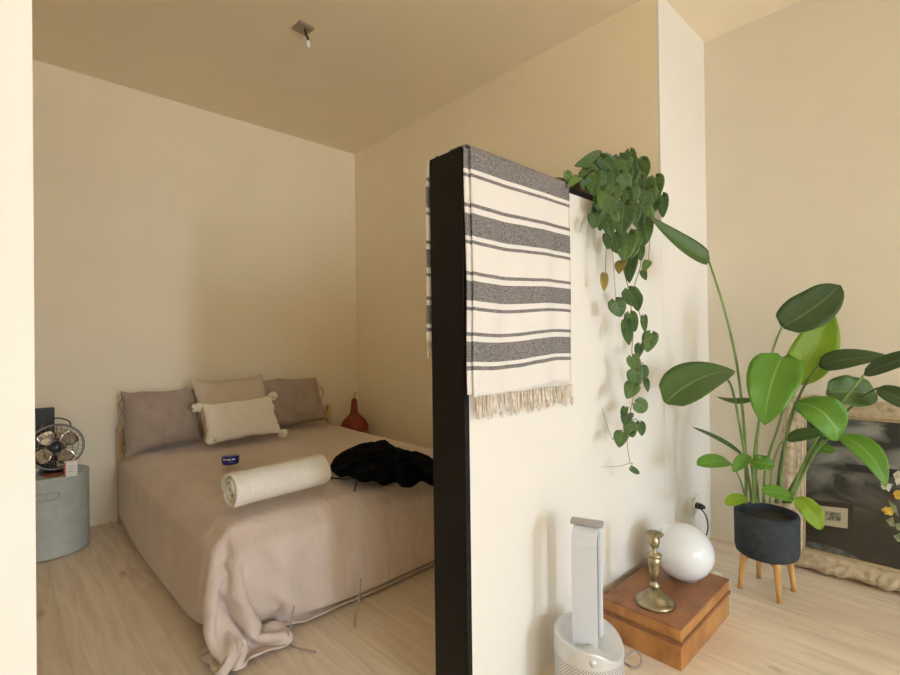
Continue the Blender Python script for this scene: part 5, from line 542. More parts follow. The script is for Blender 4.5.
for y0, y1 in ((386, 396), (404, 413)):
    ties(pr, [(at(319, y0, Y=4.10), at(322, y1, Y=4.07), (.022, -.01, -.005))])
for px, py, Y in ((197, 408, 3.82), (273, 396, 3.83), (283, 433, 3.68), (211, 440, 3.67)):
    bm = bmesh.new(); c = at(px, py, Y=Y)
    for k in range(26):
        d = Vector((random.gauss(0, 1), random.gauss(0, 1), random.gauss(0, 1))).normalized()
        a_ball(bm, c+d*.026, .014, 1)
    a_ball(bm, c, .027, 2)
    link('tassel', bm, 'cream', lu)

# ------------------------------------------------------------------ things on the bed
ZB = .565
# rolled towel: a spiral section swept along its axis
A = at(229, 492, Z=ZB+.075); B = at(323, 470, Z=ZB+.075); ax = (B-A).normalized(); sd = ax.cross(Vector((0, 0, 1))).normalized(); up = sd.cross(ax)
bm = bmesh.new(); NT = 84; NA = 30; turns = 2.55; V = []
for j in range(NA+1):
    row = []
    for i in range(NT+1):
        t = i/NT; th = 2*PI*turns*t-.1; r = .020+.066*t
        r *= 1+.05*noise.noise(Vector((th, j*.12, 2)))
        tel = .02*(1-t)*(-1 if j < NA/2 else 1)*0
        e = j/NA; off = .012*noise.noise(Vector((i*.12, 3, 1)))*(1-2*e)
        p = A+(B-A)*e+ax*off+sd*(math.cos(th)*r)+up*(math.sin(th)*r*.92)
        row.append(bm.verts.new(p))
    V.append(row)
grid_faces(bm, V); tw = link('towel', bm, 'towel'); solid(tw, .017, 0); subsurf(tw, 1)
tag(tw, 'rolled cream terry towel lying across the foot of the bed', 'towel')
# blue tin
c = at(230.5, 463.5, Z=ZB-.004)
tin = thing('tin', c, 'small round royal blue tin on the duvet behind the rolled towel', 'tin')
bm = bmesh.new(); a_lathe(bm, [(0, 0), (.045, 0), (.049, .004), (.049, .026), (.046, .028)], c, 36); link('tin_base', bm, 'tin', tin)
bm = bmesh.new(); a_lathe(bm, [(.051, .024), (.051, .046), (.046, .051), (0, .051)], c, 36); lid = link('lid', bm, 'tin', tin)
bm = bmesh.new()
for k, (a0, a1) in enumerate(((200, 222), (228, 252), (262, 280))):
    for q in range(6):
        t0 = math.radians(a0+(a1-a0)*q/6); t1 = math.radians(a0+(a1-a0)*(q+1)/6)
        vs = [bm.verts.new(Vector((c.x+.0515*math.cos(t), c.y+.0515*math.sin(t), c.z+z))) for t, z in ((t0, .032), (t1, .032), (t1, .037), (t0, .037))]; bm.faces.new(vs)
link('lettering', bm, 'white', tin)
# jacket: a heap with its own outline on the duvet
OUTL = [at(x, y, Z=z) for x, y, z in ((329, 470, .575), (334, 459, .59), (344, 449, .61), (358, 441, .63), (372, 437, .64), (381, 436, .65), (390, 441, .645), (404, 446, .64), (419, 450, .64), (434, 457, .63),
    (448, 464, .61), (456, 474, .59), (446, 487, .575), (432, 487, .575), (422, 482, .575), (412, 488, .575), (402, 488, .575), (395, 483, .575), (384, 487, .575), (374, 482, .575), (362, 483, .575), (349, 477, .575), (340, 478, .575))]
jc = sum(OUTL, Vector())/len(OUTL); ring_ = spline(OUTL+[OUTL[0]], 7)[:-1]; bm = bmesh.new(); V = []
for j in range(23):
    t = j/22; row = []
    for i in range(len(ring_)+1):
        p = ring_[i % len(ring_)]; q = jc.lerp(p, t); e = 1-t**2.6
        f = .060*e**.7*(.60+.85*noise.noise(Vector((q.x*5.2, q.y*5.2, 1))))
        rdg = 1-abs(noise.noise(Vector((q.x*9, q.y*9, 7))))*2; rdg2 = 1-abs(noise.noise(Vector((q.x*17+3, q.y*11, 2))))*2
        h = f+e**.5*(.034*rdg+.020*rdg2)
        row.append(bm.verts.new(Vector((q.x, q.y, .578+max(.0, h)+(.010 if t < .98 else .0)))))
    V.append(row)
grid_faces(bm, V); bmesh.ops.remove_doubles(bm, verts=bm.verts, dist=.0008)
jk = link('jacket', bm, 'jacket'); solid(jk, .007, 0); subsurf(jk, 1)
tag(jk, 'crumpled black jacket on the bed beside the rolled towel', 'jacket')
string([at(331, 478, Z=.575), at(345, 479, Z=.578), at(352, 478, Z=.58), at(357, 480, Z=.578), at(355, 488, Z=.575), at(354.5, 491, Z=.573)], .005, 'drawstring', jk, 'drawstring')
bm = bmesh.new(); c = at(350, 470, Z=.60)
for k in range(9): a_ball(bm, c+Vector((random.uniform(-.03, .03), random.uniform(-.03, .03), random.uniform(-.012, .012))), .016, 2, (1.2, 1, .6))
link('lining', bm, 'tag', jk)

# ------------------------------------------------------------------ red gourd on a stool in the corner
c = Vector((2.545, 4.10, 0))
ns_ = thing('bedside_stool', c, 'small round wooden stool hidden in the corner under the red gourd', 'stool')
bm = bmesh.new(); a_lathe(bm, [(0, .36), (.125, .36), (.13, .365), (.13, .38), (.125, .385), (0, .385)], c, 32); link('seat', bm, 'pine', ns_)
for k in range(3):
    a = k*2*PI/3+.5; bm = bmesh.new(); a_tube(bm, [c+Vector((math.cos(a)*.11, math.sin(a)*.11, 0)), c+Vector((math.cos(a)*.07, math.sin(a)*.07, .36))], .014, 10); link('leg', bm, 'pine', ns_)
c = Vector((2.545, 4.10, .386))
rg = thing('gourd_vase', c, 'rust red long necked gourd vase behind the far corner of the bed', 'vase')
prof = [(0, 0), (.07, 0), (.115, .02), (.134, .06), (.132, .10), (.112, .14), (.070, .18), (.043, .21), (.034, .25), (.031, .30), (.025, .345), (.016, .356), (0, .358)]
bm = bmesh.new(); a_lathe(bm, prof, c, 32); link('body', bm, 'red', rg)
bm = bmesh.new(); a_tube(bm, spline([c+Vector((0, 0, .354)), c+Vector((.004, 0, .375)), c+Vector((.006, -.006, .40)), c+Vector((.018, -.01, .412))]), .005, 8); link('stalk', bm, 'vine', rg)

# ------------------------------------------------------------------ drum stool and what stands on it
c = Vector((.232, 3.985, 0)); R = .205; ZS = .492
st = thing('drum_side_table', c, 'round grey metal drum side table left of the bed', 'side table')
bm = bmesh.new(); a_lathe(bm, [(0, .004), (R-.006, .004), (R, .01), (R, .015), (R-.003, .018), (R-.003, ZS-.02), (R, ZS-.016), (R, ZS-.004), (R-.006, ZS), (R-.02, ZS-.004), (0, ZS-.004)], c, 64); sharp(link('drum', bm, 'stool', st), 40)
bm = bmesh.new(); pts = []
for k in range(28):
    a = k*2*PI/28; ex, ez = .062*max(-1, min(1, 1.35*math.cos(a))), .0215*math.sin(a)
    th = math.radians(-98)+ex/R; pts.append((c.x+(R-.002)*math.cos(th), c.y+(R-.002)*math.sin(th), .385+ez))
a_tube(bm, pts, .0035, 8, closed=True); link('handle', bm, 'stoolline', st)
# fan
fc = at(56, 447, Y=3.93); fz = ZS-.003; fn = Vector((-.12, -1, .10)).normalized(); fu = Vector((0, 0, 1)).cross(fn).normalized(); fv = fn.cross(fu)
fan = thing('desk_fan', (fc.x, fc.y+.03, fz), 'chrome bladed desk fan in a wire cage on the drum table', 'fan')
RF = .138
def fp(r, a, o): return fc+fu*(r*math.cos(a))+fv*(r*math.sin(a))+fn*o
def ring(bm, r, o, w, seg=48): a_tube(bm, [fp(r, k*2*PI/seg, o) for k in range(seg)], w, 6, closed=True)
bm = bmesh.new(); ring(bm, RF, 0, .006); ring(bm, RF*.62, .034, .002); ring(bm, RF*.33, .042, .002)
for k in range(28):
    a = k*2*PI/28; a_tube(bm, [fp(.032, a, .045), fp(RF*.33, a+.06, .042), fp(RF*.62, a+.14, .034), fp(RF, a+.2, 0)], .0010, 5)
link('front_guard', bm, 'wire', fan)
bm = bmesh.new(); ring(bm, RF, -.012, .006); ring(bm, RF*.8, -.058, .002)
for k in range(28):
    a = k*2*PI/28; a_tube(bm, [fp(.05, a, -.075), fp(RF*.8, a, -.058), fp(RF, a, -.012)], .0010, 5)
link('rear_guard', bm, 'wire', fan)
bm = bmesh.new()
V = [[bm.verts.new(fp(RF*s, k*2*PI/48, o)) for k in range(49)] for s, o in ((1.02, 0), (1.04, -.02), (1.03, -.045), (.98, -.06))]; grid_faces(bm, V)
solid(link('rim', bm, 'plum', fan), .004)
for k in range(4):
    bm = bmesh.new(); a0 = k*PI/2+.62; V = []
    for j in range(9):
        r = .028+(RF*.86-.028)*j/8; hw = .26+.36*math.sin(PI*min(1, j/8*.8+.15)); row = []
        for i in range(9):
            s = i/4-1; row.append(bm.verts.new(fp(r, a0+s*hw, -.014+s*.016)))
        V.append(row)
    grid_faces(bm, V); solid(link('blade', bm, 'chrome', fan), .002)
bm = bmesh.new(); mt = Matrix((( fu.x, fv.x, fn.x, fc.x), (fu.y, fv.y, fn.y, fc.y), (fu.z, fv.z, fn.z, fc.z), (0, 0, 0, 1)))
a_lathe(bm, [(0, -.02), (.033, -.02), (.034, .036), (.030, .047), (0, .052)], (0, 0, 0), 28, mtx=mt); link('hub', bm, 'hub', fan)
bm = bmesh.new(); a_lathe(bm, [(0, -.13), (.04, -.125), (.05, -.09), (.05, -.06), (0, -.06)], (0, 0, 0), 28, mtx=mt); link('motor', bm, 'darkmetal', fan)
bm = bmesh.new(); b0 = Vector((fc.x, fc.y+.05, fz)); a_lathe(bm, [(0, 0), (.085, 0), (.088, .006), (.07, .014), (.018, .02), (0, .02)], b0, 32)
a_tube(bm, spline([b0+Vector((0, 0, .015)), b0+Vector((0, .05, .07)), fp(0, 0, -.115)]), .010, 8); link('stand', bm, 'darkmetal', fan)
bm = bmesh.new(); a_tube(bm, spline([fp(RF, 2.1, -.03), fp(RF+.03, 1.9, -.04), fp(RF+.042, PI/2, -.045), fp(RF+.03, 1.2, -.04), fp(RF, 1.0, -.03)]), .004, 8); link('handle', bm, 'darkmetal', fan)
# slate speaker
c = at(45, 466, Y=4.13); c.z = ZS-.003
sp = thing('speaker', c, 'slim slate grey upright speaker behind the desk fan', 'speaker')
zt = at(45, 408, Y=4.12).z; bm = bmesh.new(); a_box(bm, c.x-.062, c.x+.050, c.y-.02, c.y+.02, c.z, zt, .008, 3); link('cabinet', bm, 'slate', sp)
bm = bmesh.new(); a_box(bm, c.x-.052, c.x+.040, c.y-.0225, c.y-.0195, c.z+.02, zt-.012, .001); link('grille', bm, mat('slate_mesh', (.065, .075, .09), .8), sp)
# white carton, rust coaster, white dish
c = at(71, 470, Y=3.80); c.z = ZS-.003; ct = thing('carton', c, 'small white carton with a red edge in front of the fan', 'carton')
rz = Matrix.Translation(c) @ Matrix.Rotation(-.12, 4, 'Z')
bm = bmesh.new(); a_box(bm, -.032, .032, -.025, .025, 0, .092, .002, 2, rz); link('box', bm, 'white', ct)
bm = bmesh.new(); a_box(bm, -.0326, -.024, -.0256, .0256, .002, .090, .0005, 1, rz); link('red_edge', bm, 'label_red', ct)
bm = bmesh.new()
for z in (.03, .045, .062): a_box(bm, -.012, .024-.2*(z-.03), -.0257, -.0252, z, z+.004, 0, 1, rz)
link('print', bm, 'grey_print', ct)
c = at(53, 474, Z=ZS+.004); c.z = ZS-.004; bm = bmesh.new(); a_lathe(bm, [(0, 0), (.048, 0), (.05, .004), (.05, .010), (.044, .013), (0, .012)], c, 32); tag(link('coaster', bm, 'rust'), 'rust brown round coaster lying before the desk fan', 'coaster')
c = at(34, 470, Z=ZS+.01); c.z = ZS-.004; bm = bmesh.new(); a_lathe(bm, [(0, 0), (.026, 0), (.03, .01), (.03, .028), (.026, .03), (.025, .02), (0, .018)], c, 28); tag(link('dish', bm, 'white'), 'tiny white dish at the left edge of the drum table', 'dish')

# ------------------------------------------------------------------ striped throw over the divider
tm = mat('striped_cotton', (.8, .74, .68), .95); n, l, b = nodes(tm)
at_ = n.new('ShaderNodeAttribute'); at_.attribute_name = 'st'; sp_ = n.new('ShaderNodeSeparateXYZ'); l.new(at_.outputs['Vector'], sp_.inputs[0])
DARKS = [(.089, .103), (.117, .185), (.204, .216), (.289, .301), (.322, .388), (.407, .419), (.511, .523), (.538, .614), (.634, .647), (.735, .747), (.762, .90)]
DARKS += [(2*.853-b_, 2*.853-a_) for a_, b_ in DARKS[:-1]]
DARKS.sort()
acc = None
for (a_, b_) in DARKS:
    g1 = n.new('ShaderNodeMath'); g1.operation = 'COMPARE'; l.new(sp_.outputs[1], g1.inputs[0]); g1.inputs[1].default_value = (a_+b_)/2; g1.inputs[2].default_value = (b_-a_)/2
    if acc is None: acc = g1.outputs[0]
    else:
        s_ = n.new('ShaderNodeMath'); s_.operation = 'ADD'; l.new(acc, s_.inputs[0]); l.new(g1.outputs[0], s_.inputs[1]); acc = s_.outputs[0]
tc = n.new('ShaderNodeTexCoord'); mp = n.new('ShaderNodeMapping'); mp.inputs['Scale'].default_value = (1, 1, 1.6); l.new(tc.outputs['Object'], mp.inputs[0])
vn = n.new('ShaderNodeTexNoise'); vn.inputs['Scale'].default_value = 190; vn.inputs['Detail'].default_value = 2; l.new(mp.outputs[0], vn.inputs['Vector'])
rw = n.new('ShaderNodeValToRGB'); rw.color_ramp.elements[0].position = .40; rw.color_ramp.elements[1].position = .60
rw.color_ramp.elements[0].color = (.13, .12, .13, 1); rw.color_ramp.elements[1].color = (.33, .31, .31, 1); l.new(vn.outputs['Fac'], rw.inputs[0])
rl = n.new('ShaderNodeValToRGB'); rl.color_ramp.elements[0].color = (.80, .76, .74, 1); rl.color_ramp.elements[1].color = (.91, .885, .87, 1); l.new(vn.outputs['Fac'], rl.inputs[0])
mx = n.new('ShaderNodeMix'); mx.data_type = 'RGBA'; l.new(acc, mx.inputs[0]); l.new(rl.outputs[0], mx.inputs[6]); l.new(rw.outputs[0], mx.inputs[7]); l.new(mx.outputs[2], b.inputs['Base Color'])
bp = n.new('ShaderNodeBump'); bp.inputs['Strength'].default_value = .3; bp.inputs['Distance'].default_value = .002; l.new(vn.outputs['Fac'], bp.inputs['Height']); l.new(bp.outputs[0], b.inputs['Normal'])
tr = n.new('ShaderNodeBsdfTranslucent'); l.new(mx.outputs[2], tr.inputs[0]); ms = n.new('ShaderNodeMixShader'); ms.inputs[0].default_value = .12
l.new(b.outputs[0], ms.inputs[1]); l.new(tr.outputs[0], ms.inputs[2]); l.new(ms.outputs[0], n['Material Output'].inputs[0])

def st_attr(o, vals):
    at3 = o.data.attributes.new('st', 'FLOAT_VECTOR', 'POINT')
    at3.data.foreach_set('vector', [c_ for v in vals for c_ in (v[0], v[1], 0)])
def throw_layer(x0, x1, gap, zf, zb, name, parent):
    """cloth path: up the front face, over the cap, down the back; s counts from the photographed front hem (z 1.115 -> .0)"""
    bm = bmesh.new(); vals = []; V = []; nx = 36
    yf, yb = YP-.001-gap, YD2+.001+gap; zt = ZD+gap; r = .012+gap
    path = []
    for k in range(41): path.append((yf, zf+(zt-r-zf)*k/40))
    for k in range(1, 7): a = k/6*PI/2; path.append((yf+r-r*math.cos(a), zt-r+r*math.sin(a)))
    for k in range(1, 10): path.append((yf+r+(yb-yf-2*r)*k/10, zt))
    for k in range(0, 7): a = k/6*PI/2; path.append((yb-r+r*math.sin(a), zt-r+r*math.cos(a)))
    for k in range(1, 37): path.append((yb, zt-r-(zt-r-zb)*k/36))
    s = zf-1.115; prev = path[0]
    for (y, z) in path:
        s += math.hypot(y-prev[0], z-prev[1]); prev = (y, z); row = []
        for i in range(nx+1):
            x = x0+(x1-x0)*i/nx; hang = min(1, max(0, (zt-z)/.6))
            w = (.006*math.sin(x*17+1)+.004*math.sin(x*41))*hang + .0025
            dz = -.010*math.sin((i/nx)*PI*1.6+.4)*hang*(1 if y < 1.23 else .4)
            yy = y-w if y < YP else (y+abs(w) if y > YD2 else y)
            if y > YD2: yy += .012*min(1, (zt-z)/.08); x -= .002*(1-i/nx)
            row.append(bm.verts.new(Vector((x+(.004*math.sin(z*9))*hang*(1 if y < YP else .3), yy, z+dz)))); vals.append((0, s+dz*0))
        V.append(row)
    grid_faces(bm, V); bm.verts.index_update(); o = link(name, bm, tm, parent); st_attr(o, vals); solid(o, .004, 0)
    return [v for v in V], (x0, x1)
th = thing('throw_blanket', (1.45, 1.23, ZD), 'grey and cream striped throw with fringed hem folded over the divider end', 'throw')
throw_layer(1.137, 1.735, .004, 1.122, 1.30, 'under_layer', th)
throw_layer(1.160, 1.752, .014, 1.112, 1.285, 'cloth', th)
def fringe(x0, x1, y, z, sgn, L, cnt):
    bm = bmesh.new()
    for k in range(cnt):
        x = x0+(x1-x0)*(k+.5)/cnt; sw = random.uniform(-.010, .008); ll = L*random.uniform(.8, 1.1)
        for q in range(4):
            a = random.uniform(-.006, .006); p0 = Vector((x+a*.4, y+sgn*random.uniform(0, .005), z+.004)); p1 = Vector((x+sw*.5+a, y+sgn*random.uniform(0, .012), z-ll*.5)); p2 = Vector((x+sw+a*2, y+sgn*random.uniform(0, .014), z-ll*random.uniform(.85, 1)))
            a_tube(bm, [p0, p1, p2], [.0032, .0028, .0012], 5)
    return link('fringe', bm, 'fringe', th)
fringe(1.158, 1.752, YP-.020, 1.107, -1, .082, 32)
fringe(1.140, 1.752, YD2+.026, 1.292, 1, .065, 32)

# ------------------------------------------------------------------ wooden trunk, candlestick, globe lamp
tk = thing('wooden_box', (2.21, .93, 0), 'square burl wood box with a lid on the floor against the divider', 'box')
x0, x1, y0, y1 = 1.93, 2.49, .765, 1.100
bm = bmesh.new(); a_box(bm, x0, x1, y0, y1, 0, .102, .004, 2); link('body', bm, 'trunk', tk)
bm = bmesh.new(); a_box(bm, x0-.006, x1+.006, y0-.006, y1, .098, .112, .003, 2); link('moulding', bm, 'trunktop', tk)
bm = bmesh.new(); a_box(bm, x0, x1, y0, y1, .112, .162, .004, 2); ld_ = link('lid', bm, 'trunk', tk)
bm = bmesh.new(); a_box(bm, x0-.002, x1+.002, y0-.002, y1+.002, .159, .166, .002, 2); link('lid_top', bm, 'trunktop', ld_)
ZK = .166
c = at(655, 603, Z=ZK); cs = thing('candlestick', c, 'aged brass candlestick with domed base on the wooden box', 'candlestick')
hc = .305
bm = bmesh.new(); a_lathe(bm, [(0, 0), (.078, 0), (.080, .006), (.076, .014), (.066, .018), (.055, .024), (.047, .036), (.036, .046), (.022, .054), (.014, .060)], c, 44); link('base', bm, 'brass', cs)
bm = bmesh.new(); a_lathe(bm, [(.014, .058), (.013, .066), (.022, .074), (.022, .080), (.013, .088), (.012, .094), (.017, .105), (.021, .135), (.025, .175), (.027, .192), (.020, .198), (.030, .204), (.030, .209), (.014, .216), (.010, .226), (.012, .233), (.010, .238)], c, 32); link('stem', bm, 'brass', cs)
bm = bmesh.new(); a_lathe(bm, [(.010, .236), (.018, .242), (.024, .256), (.022, .274), (.017, .284), (.017, .29)], c, 32); link('socket', bm, 'brass', cs)
bm = bmesh.new(); a_lathe(bm, [(.017, .288), (.036, .291), (.039, .297), (.037, .299), (.016, .294), (.013, .285)], c, 32); link('drip_pan', bm, 'brass', cs)
c = at(684.5, 551, Z=ZK+.122); c.z = ZK; gl = thing('globe_lamp', c, 'white opal glass globe lamp resting on the wooden box', 'lamp')
tilt = Matrix.Translation(c+Vector((0, 0, .0))) @ Matrix.Rotation(.0, 4, 'X')
prof = [(0, .006), (.05, .004), (.062, .006)]
for k in range(1, 25):
    a = -PI/2+.50+(PI-.50)*k/24; prof.append((.132*math.cos(a), .121+.126*math.sin(a)))
prof[-1] = (0, prof[-1][1])
gm = Matrix.Translation(c) @ Matrix.Rotation(math.radians(-6), 4, 'Y')
bm = bmesh.new(); a_lathe(bm, prof, (0, 0, .004), 56, mtx=gm); link('globe', bm, 'glass', gl)
bm = bmesh.new(); a_lathe(bm, [(0, 0), (.055, 0), (.055, .012), (0, .012)], c, 40); link('base', bm, 'white', gl)
cr = [c+Vector((.05, -.02, .008)), at(712, 570, Z=.174), at(717, 573, X=2.50), at(721, 577, Z=.05), Vector((2.62, .92, .006)), Vector((2.80, 1.02, .006)), Vector((3.03, 1.08, .006)), Vector((3.13, 1.115, .05)), at(706, 525, Y=1.10), at(703, 507, Y=1.115), at(697.5, 503, Y=1.135)]
bm = bmesh.new(); a_tube(bm, spline(cr, 6), .0028, 8); link('cord', bm, 'cord_white', gl)

# wall outlet with plugs
c = at(694.5, 505, Y=YP); ol = thing('wall_outlet', (c.x, YP, c.z), 'white wall socket low on the divider near the corner', 'socket')
bm = bmesh.new(); a_box(bm, c.x-.055, c.x+.055, YP-.008, YP-.0002, c.z-.055, c.z+.055, .003, 2); link('plate', bm, 'white', ol)
bm = bmesh.new(); a_box(bm, c.x-.040, c.x+.040, YP-.0095, YP-.0075, c.z-.040, c.z+.040, .001, 1); link('face', bm, 'cream', ol)
pc = thing('power_cord', (c.x, YP-.03, c.z), 'black power cord plugged into the wall socket behind the globe lamp', 'cord')
bm = bmesh.new(); a_tube(bm, [(c.x+.0, YP-.0096, c.z-.0), (c.x, YP-.03, c.z), (c.x+.002, YP-.05, c.z-.002), (c.x+.006, YP-.06, c.z-.004)], [.019, .019, .014, .008], 14); link('plug', bm, 'cord_black', pc)
pts = [(c.x+.006, YP-.058, c.z-.004), at(700, 507, Y=1.07), at(706, 516, Y=1.07), at(708, 527, Y=1.08), at(706, 536, Y=1.09), (3.12, 1.10, .03), (3.02, 1.12, .006), (2.8, 1.122, .005), (2.52, 1.122, .005), (1.9, 1.122, .005), (1.72, 1.10, .006)]
bm = bmesh.new(); a_tube(bm, spline(pts, 6), .004, 8); link('cable', bm, 'cord_black', pc)

# ------------------------------------------------------------------ air purifier
c = Vector((1.562, .948, 0)); RB = .122
ap = thing('air_purifier', c, 'silver bladeless air purifier with a tall loop beside the wooden box', 'air purifier')
pm = mat('perforated_silver', (.66, .67, .69), .38, .3); n, l, b = nodes(pm)
a_ = n.new('ShaderNodeAttribute'); a_.attribute_name = 'st'; s_ = n.new('ShaderNodeSeparateXYZ'); l.new(a_.outputs['Vector'], s_.inputs[0])
def mth(op, i0, v1=None, i1=None):
    q = n.new('ShaderNodeMath'); q.operation = op; l.new(i0, q.inputs[0])
    if i1 is not None: l.new(i1, q.inputs[1])
    elif v1 is not None: q.inputs[1].default_value = v1
    return q.outputs[0]
kx = 2*PI/.0115; ky = 2*PI/.0115
cxx = mth('COSINE', mth('MULTIPLY', s_.outputs[0], kx)); cyy = mth('COSINE', mth('MULTIPLY', s_.outputs[1], ky))
hole = mth('GREATER_THAN', mth('MULTIPLY', cxx, i1=cyy), .42)
mx = n.new('ShaderNodeMix'); mx.data_type = 'RGBA'; l.new(hole, mx.inputs[0]); mx.inputs[6].default_value = (.66, .67, .69, 1); mx.inputs[7].default_value = (.16, .16, .18, 1); l.new(mx.outputs[2], b.inputs['Base Color'])
bp = n.new('ShaderNodeBump'); bp.inputs['Strength'].default_value = .6; bp.inputs['Distance'].default_value = .003; bp.invert = True; l.new(hole, bp.inputs['Height']); l.new(bp.outputs[0], b.inputs['Normal'])
bm = bmesh.new(); vals = []; V = []; SEG = 72
def rimz(th):   # height of the perforated body's top edge
    return .172
for j in range(13):
    row = []
    for k in range(SEG+1):
        a = k*2*PI/SEG; z = .02+(rimz(a)-.02)*j/12; row.append(bm.verts.new(c+Vector((RB*math.cos(a), RB*math.sin(a), z)))); vals.append((a*RB, z))
    V.append(row)
grid_faces(bm, V); o = link('perforated_shell', bm, pm, ap); st_attr(o, vals)
bm = bmesh.new(); a_lathe(bm, [(0, 0), (RB-.006, 0), (RB-.003, .004), (RB-.003, .024), (0, .024)], c, 48); link('base', bm, 'greycap', ap)
FA = math.radians(278)     # the scooped front of the collar
def coltop(a):
    dlt = (a-FA+PI) % (2*PI)-PI
    h2 = (a-math.radians(224)+PI) % (2*PI)-PI
    return .238 - .052*math.exp(-(dlt/1.15)**2) + .016*math.exp(-(h2/.40)**2)
bm = bmesh.new(); V = []
for j in range(9):
    row = []
    for k in range(SEG+1):
        a = k*2*PI/SEG; t = j/8; zt = coltop(a); z = .172+(zt-.172)*min(1, t*1.35)
        r = RB+.0015-.002*t; 
        if t > .74: r -= .010*((t-.74)/.26)
        row.append(bm.verts.new(c+Vector((r*math.cos(a), r*math.sin(a), z))))
    V.append(row)
# dished top running in from the collar rim to the loop foot
for j in range(1, 9):
    row = []
    for k in range(SEG+1):
        a = k*2*PI/SEG; t = j/8; r = (RB-.0105)*(1-t)+.003; dlt = (a-math.radians(224)+PI) % (2*PI)-PI; hump = .022*math.exp(-(dlt/.5)**2)*math.sin(PI*min(1, t*1.2))
        z = coltop(a)*(1-t)**1.5+(.190)*(1-(1-t)**1.5)+hump
        row.append(bm.verts.new(c+Vector((r*math.cos(a), r*math.sin(a), z))))
    V.append(row)
grid_faces(bm, V); bmesh.ops.remove_doubles(bm, verts=bm.verts, dist=.0003); col_ = link('collar', bm, 'silver', ap)
bm = bmesh.new(); FB = math.radians(218); bp_ = c+Vector((math.cos(FB)*(RB+.001), math.sin(FB)*(RB+.001), .197)); d_ = Vector((math.cos(FB), math.sin(FB), 0))
a_tube(bm, [bp_-d_*.004, bp_+d_*.0015], .0125, 20); link('button', bm, 'silver', col_)
# loop: stadium section ring, normal turned towards the windows
ln = Vector((math.cos(math.radians(291)), math.sin(math.radians(291)), 0)); lu_ = Vector((-ln.y, ln.x, 0)); zt = .622
def loop_out(W, z0, z1, R):
    p = []
    for k in range(13): a = PI-k*PI/12; p.append((math.cos(a)*R+(0), z1-R+math.sin(a)*R)) if abs(W/2-R) < 1e-6 else p.append(((W/2-R)*(1 if a < PI/2 else -1 if a > PI/2 else 0)+math.cos(a)*R, z1-R+math.sin(a)*R))
    return [(-W/2, z0)]+p+[(W/2, z0)]
OUT = loop_out(.128, .165, zt, .058); INN = loop_out(.084, .165, zt-.024, .036)
D2 = .044
def lp(q, o): return c+lu_*q[0]+Vector((0, 0, q[1]))+ln*o
bm = bmesh.new()
secs = []
for qo, qi in zip(OUT, INN):
    secs.append([bm.verts.new(lp(qo, -D2)), bm.verts.new(lp(qo, D2-.008)), bm.verts.new(lp((qo[0]*.93+qi[0]*.07, qo[1]), D2)), bm.verts.new(lp((qi[0]*.9+qo[0]*.1, qi[1]), D2-.004)), bm.verts.new(lp(qi, D2-.012)), bm.verts.new(lp(qi, -D2))])
for A_, B_ in zip(secs, secs[1:]):
    for k in range(6): bm.faces.new((A_[k], B_[k], B_[(k+1) % 6], A_[(k+1) % 6]))
bmesh.ops.recalc_face_normals(bm, faces=bm.faces)
sharp(link('loop', bm, 'loop', ap), 40)
bm = bmesh.new()       # darker inner liner of the loop
secs = [[bm.verts.new(lp((q[0]*.985, q[1]-.001), o)) for o in (-D2, -D2+.03, D2-.02, D2-.0115)] for q in INN]
grid_faces(bm, secs); link('inner_slot', bm, 'loopin', ap)
rcm = thing('remote_control', c+Vector((0, 0, zt)), 'slim grey remote control lying on top of the air purifier loop', 'remote control')
rm_ = Matrix(((ln.x, lu_.x, 0, c.x), (ln.y, lu_.y, 0, c.y), (0, 0, 1, zt), (0, 0, 0, 1)))
bm = bmesh.new(); a_box(bm, -.056, .058, -.019, .019, .0003, .0165, .004, 3, rm_); link('case', bm, 'greycap', rcm)
bm = bmesh.new(); a_box(bm, -.050, .052, -.013, .013, .0160, .0172, .0004, 1, rm_); link('face', bm, 'loopin', rcm)
pts = [c+Vector((.118, -.02, .03)), at(632, 652, Z=.06), at(640, 655, Z=.03), at(641, 664, Z=.008), at(634, 668, Z=.006), at(622, 662, Z=.006), Vector((1.76, 1.02, .006))]
bm = bmesh.new(); a_tube(bm, spline(pts, 8), .0035, 8); link('cord', bm, 'cord_grey', ap)

# ------------------------------------------------------------------ plant stand, pot and plant
pc_ = Vector((2.872, .705, 0)); ps = thing('plant_stand', pc_, 'honey wood four legged stand under the charcoal plant pot', 'plant stand')
feet = [at(741, 588, Z=0), at(780, 604, Z=0), at(793, 591, Z=0), at(756, 574, Z=0)]
for f in feet:
    d = (f-pc_); d.z = 0; d.normalize(); top = pc_+d*.108+Vector((0, 0, .205)); bm = bmesh.new()
    a_tube(bm, [pc_+d*.128, pc_+d*.122+Vector((0, 0, .06)), top-Vector((0, 0, .03)), top], [.0105, .0125, .0165, .0165], 14); link('leg', bm, 'legwood', ps)
for i, k in ((0, 2), (1, 3)):
    d1 = (feet[i]-pc_).normalized(); d2 = (feet[k]-pc_).normalized(); bm = bmesh.new(); q = Vector((0, 0, .17 if i == 0 else .171))
    dd = (d1-d2).normalized(); rm = Matrix.Translation(pc_+q) @ Matrix.Rotation(math.atan2(dd.y, dd.x), 4, 'Z'); a_box(bm, -.105, .105, -.011, .011, -.011, .011, .002, 1, rm); link('crossbar', bm, 'legwood', ps)
RP = .142; Z0, Z1 = .1825, .405
bp0 = thing('potted_bird_of_paradise', (pc_.x, pc_.y, Z0), 'large leafed bird of paradise plant in a charcoal pot on wooden legs', 'plant')
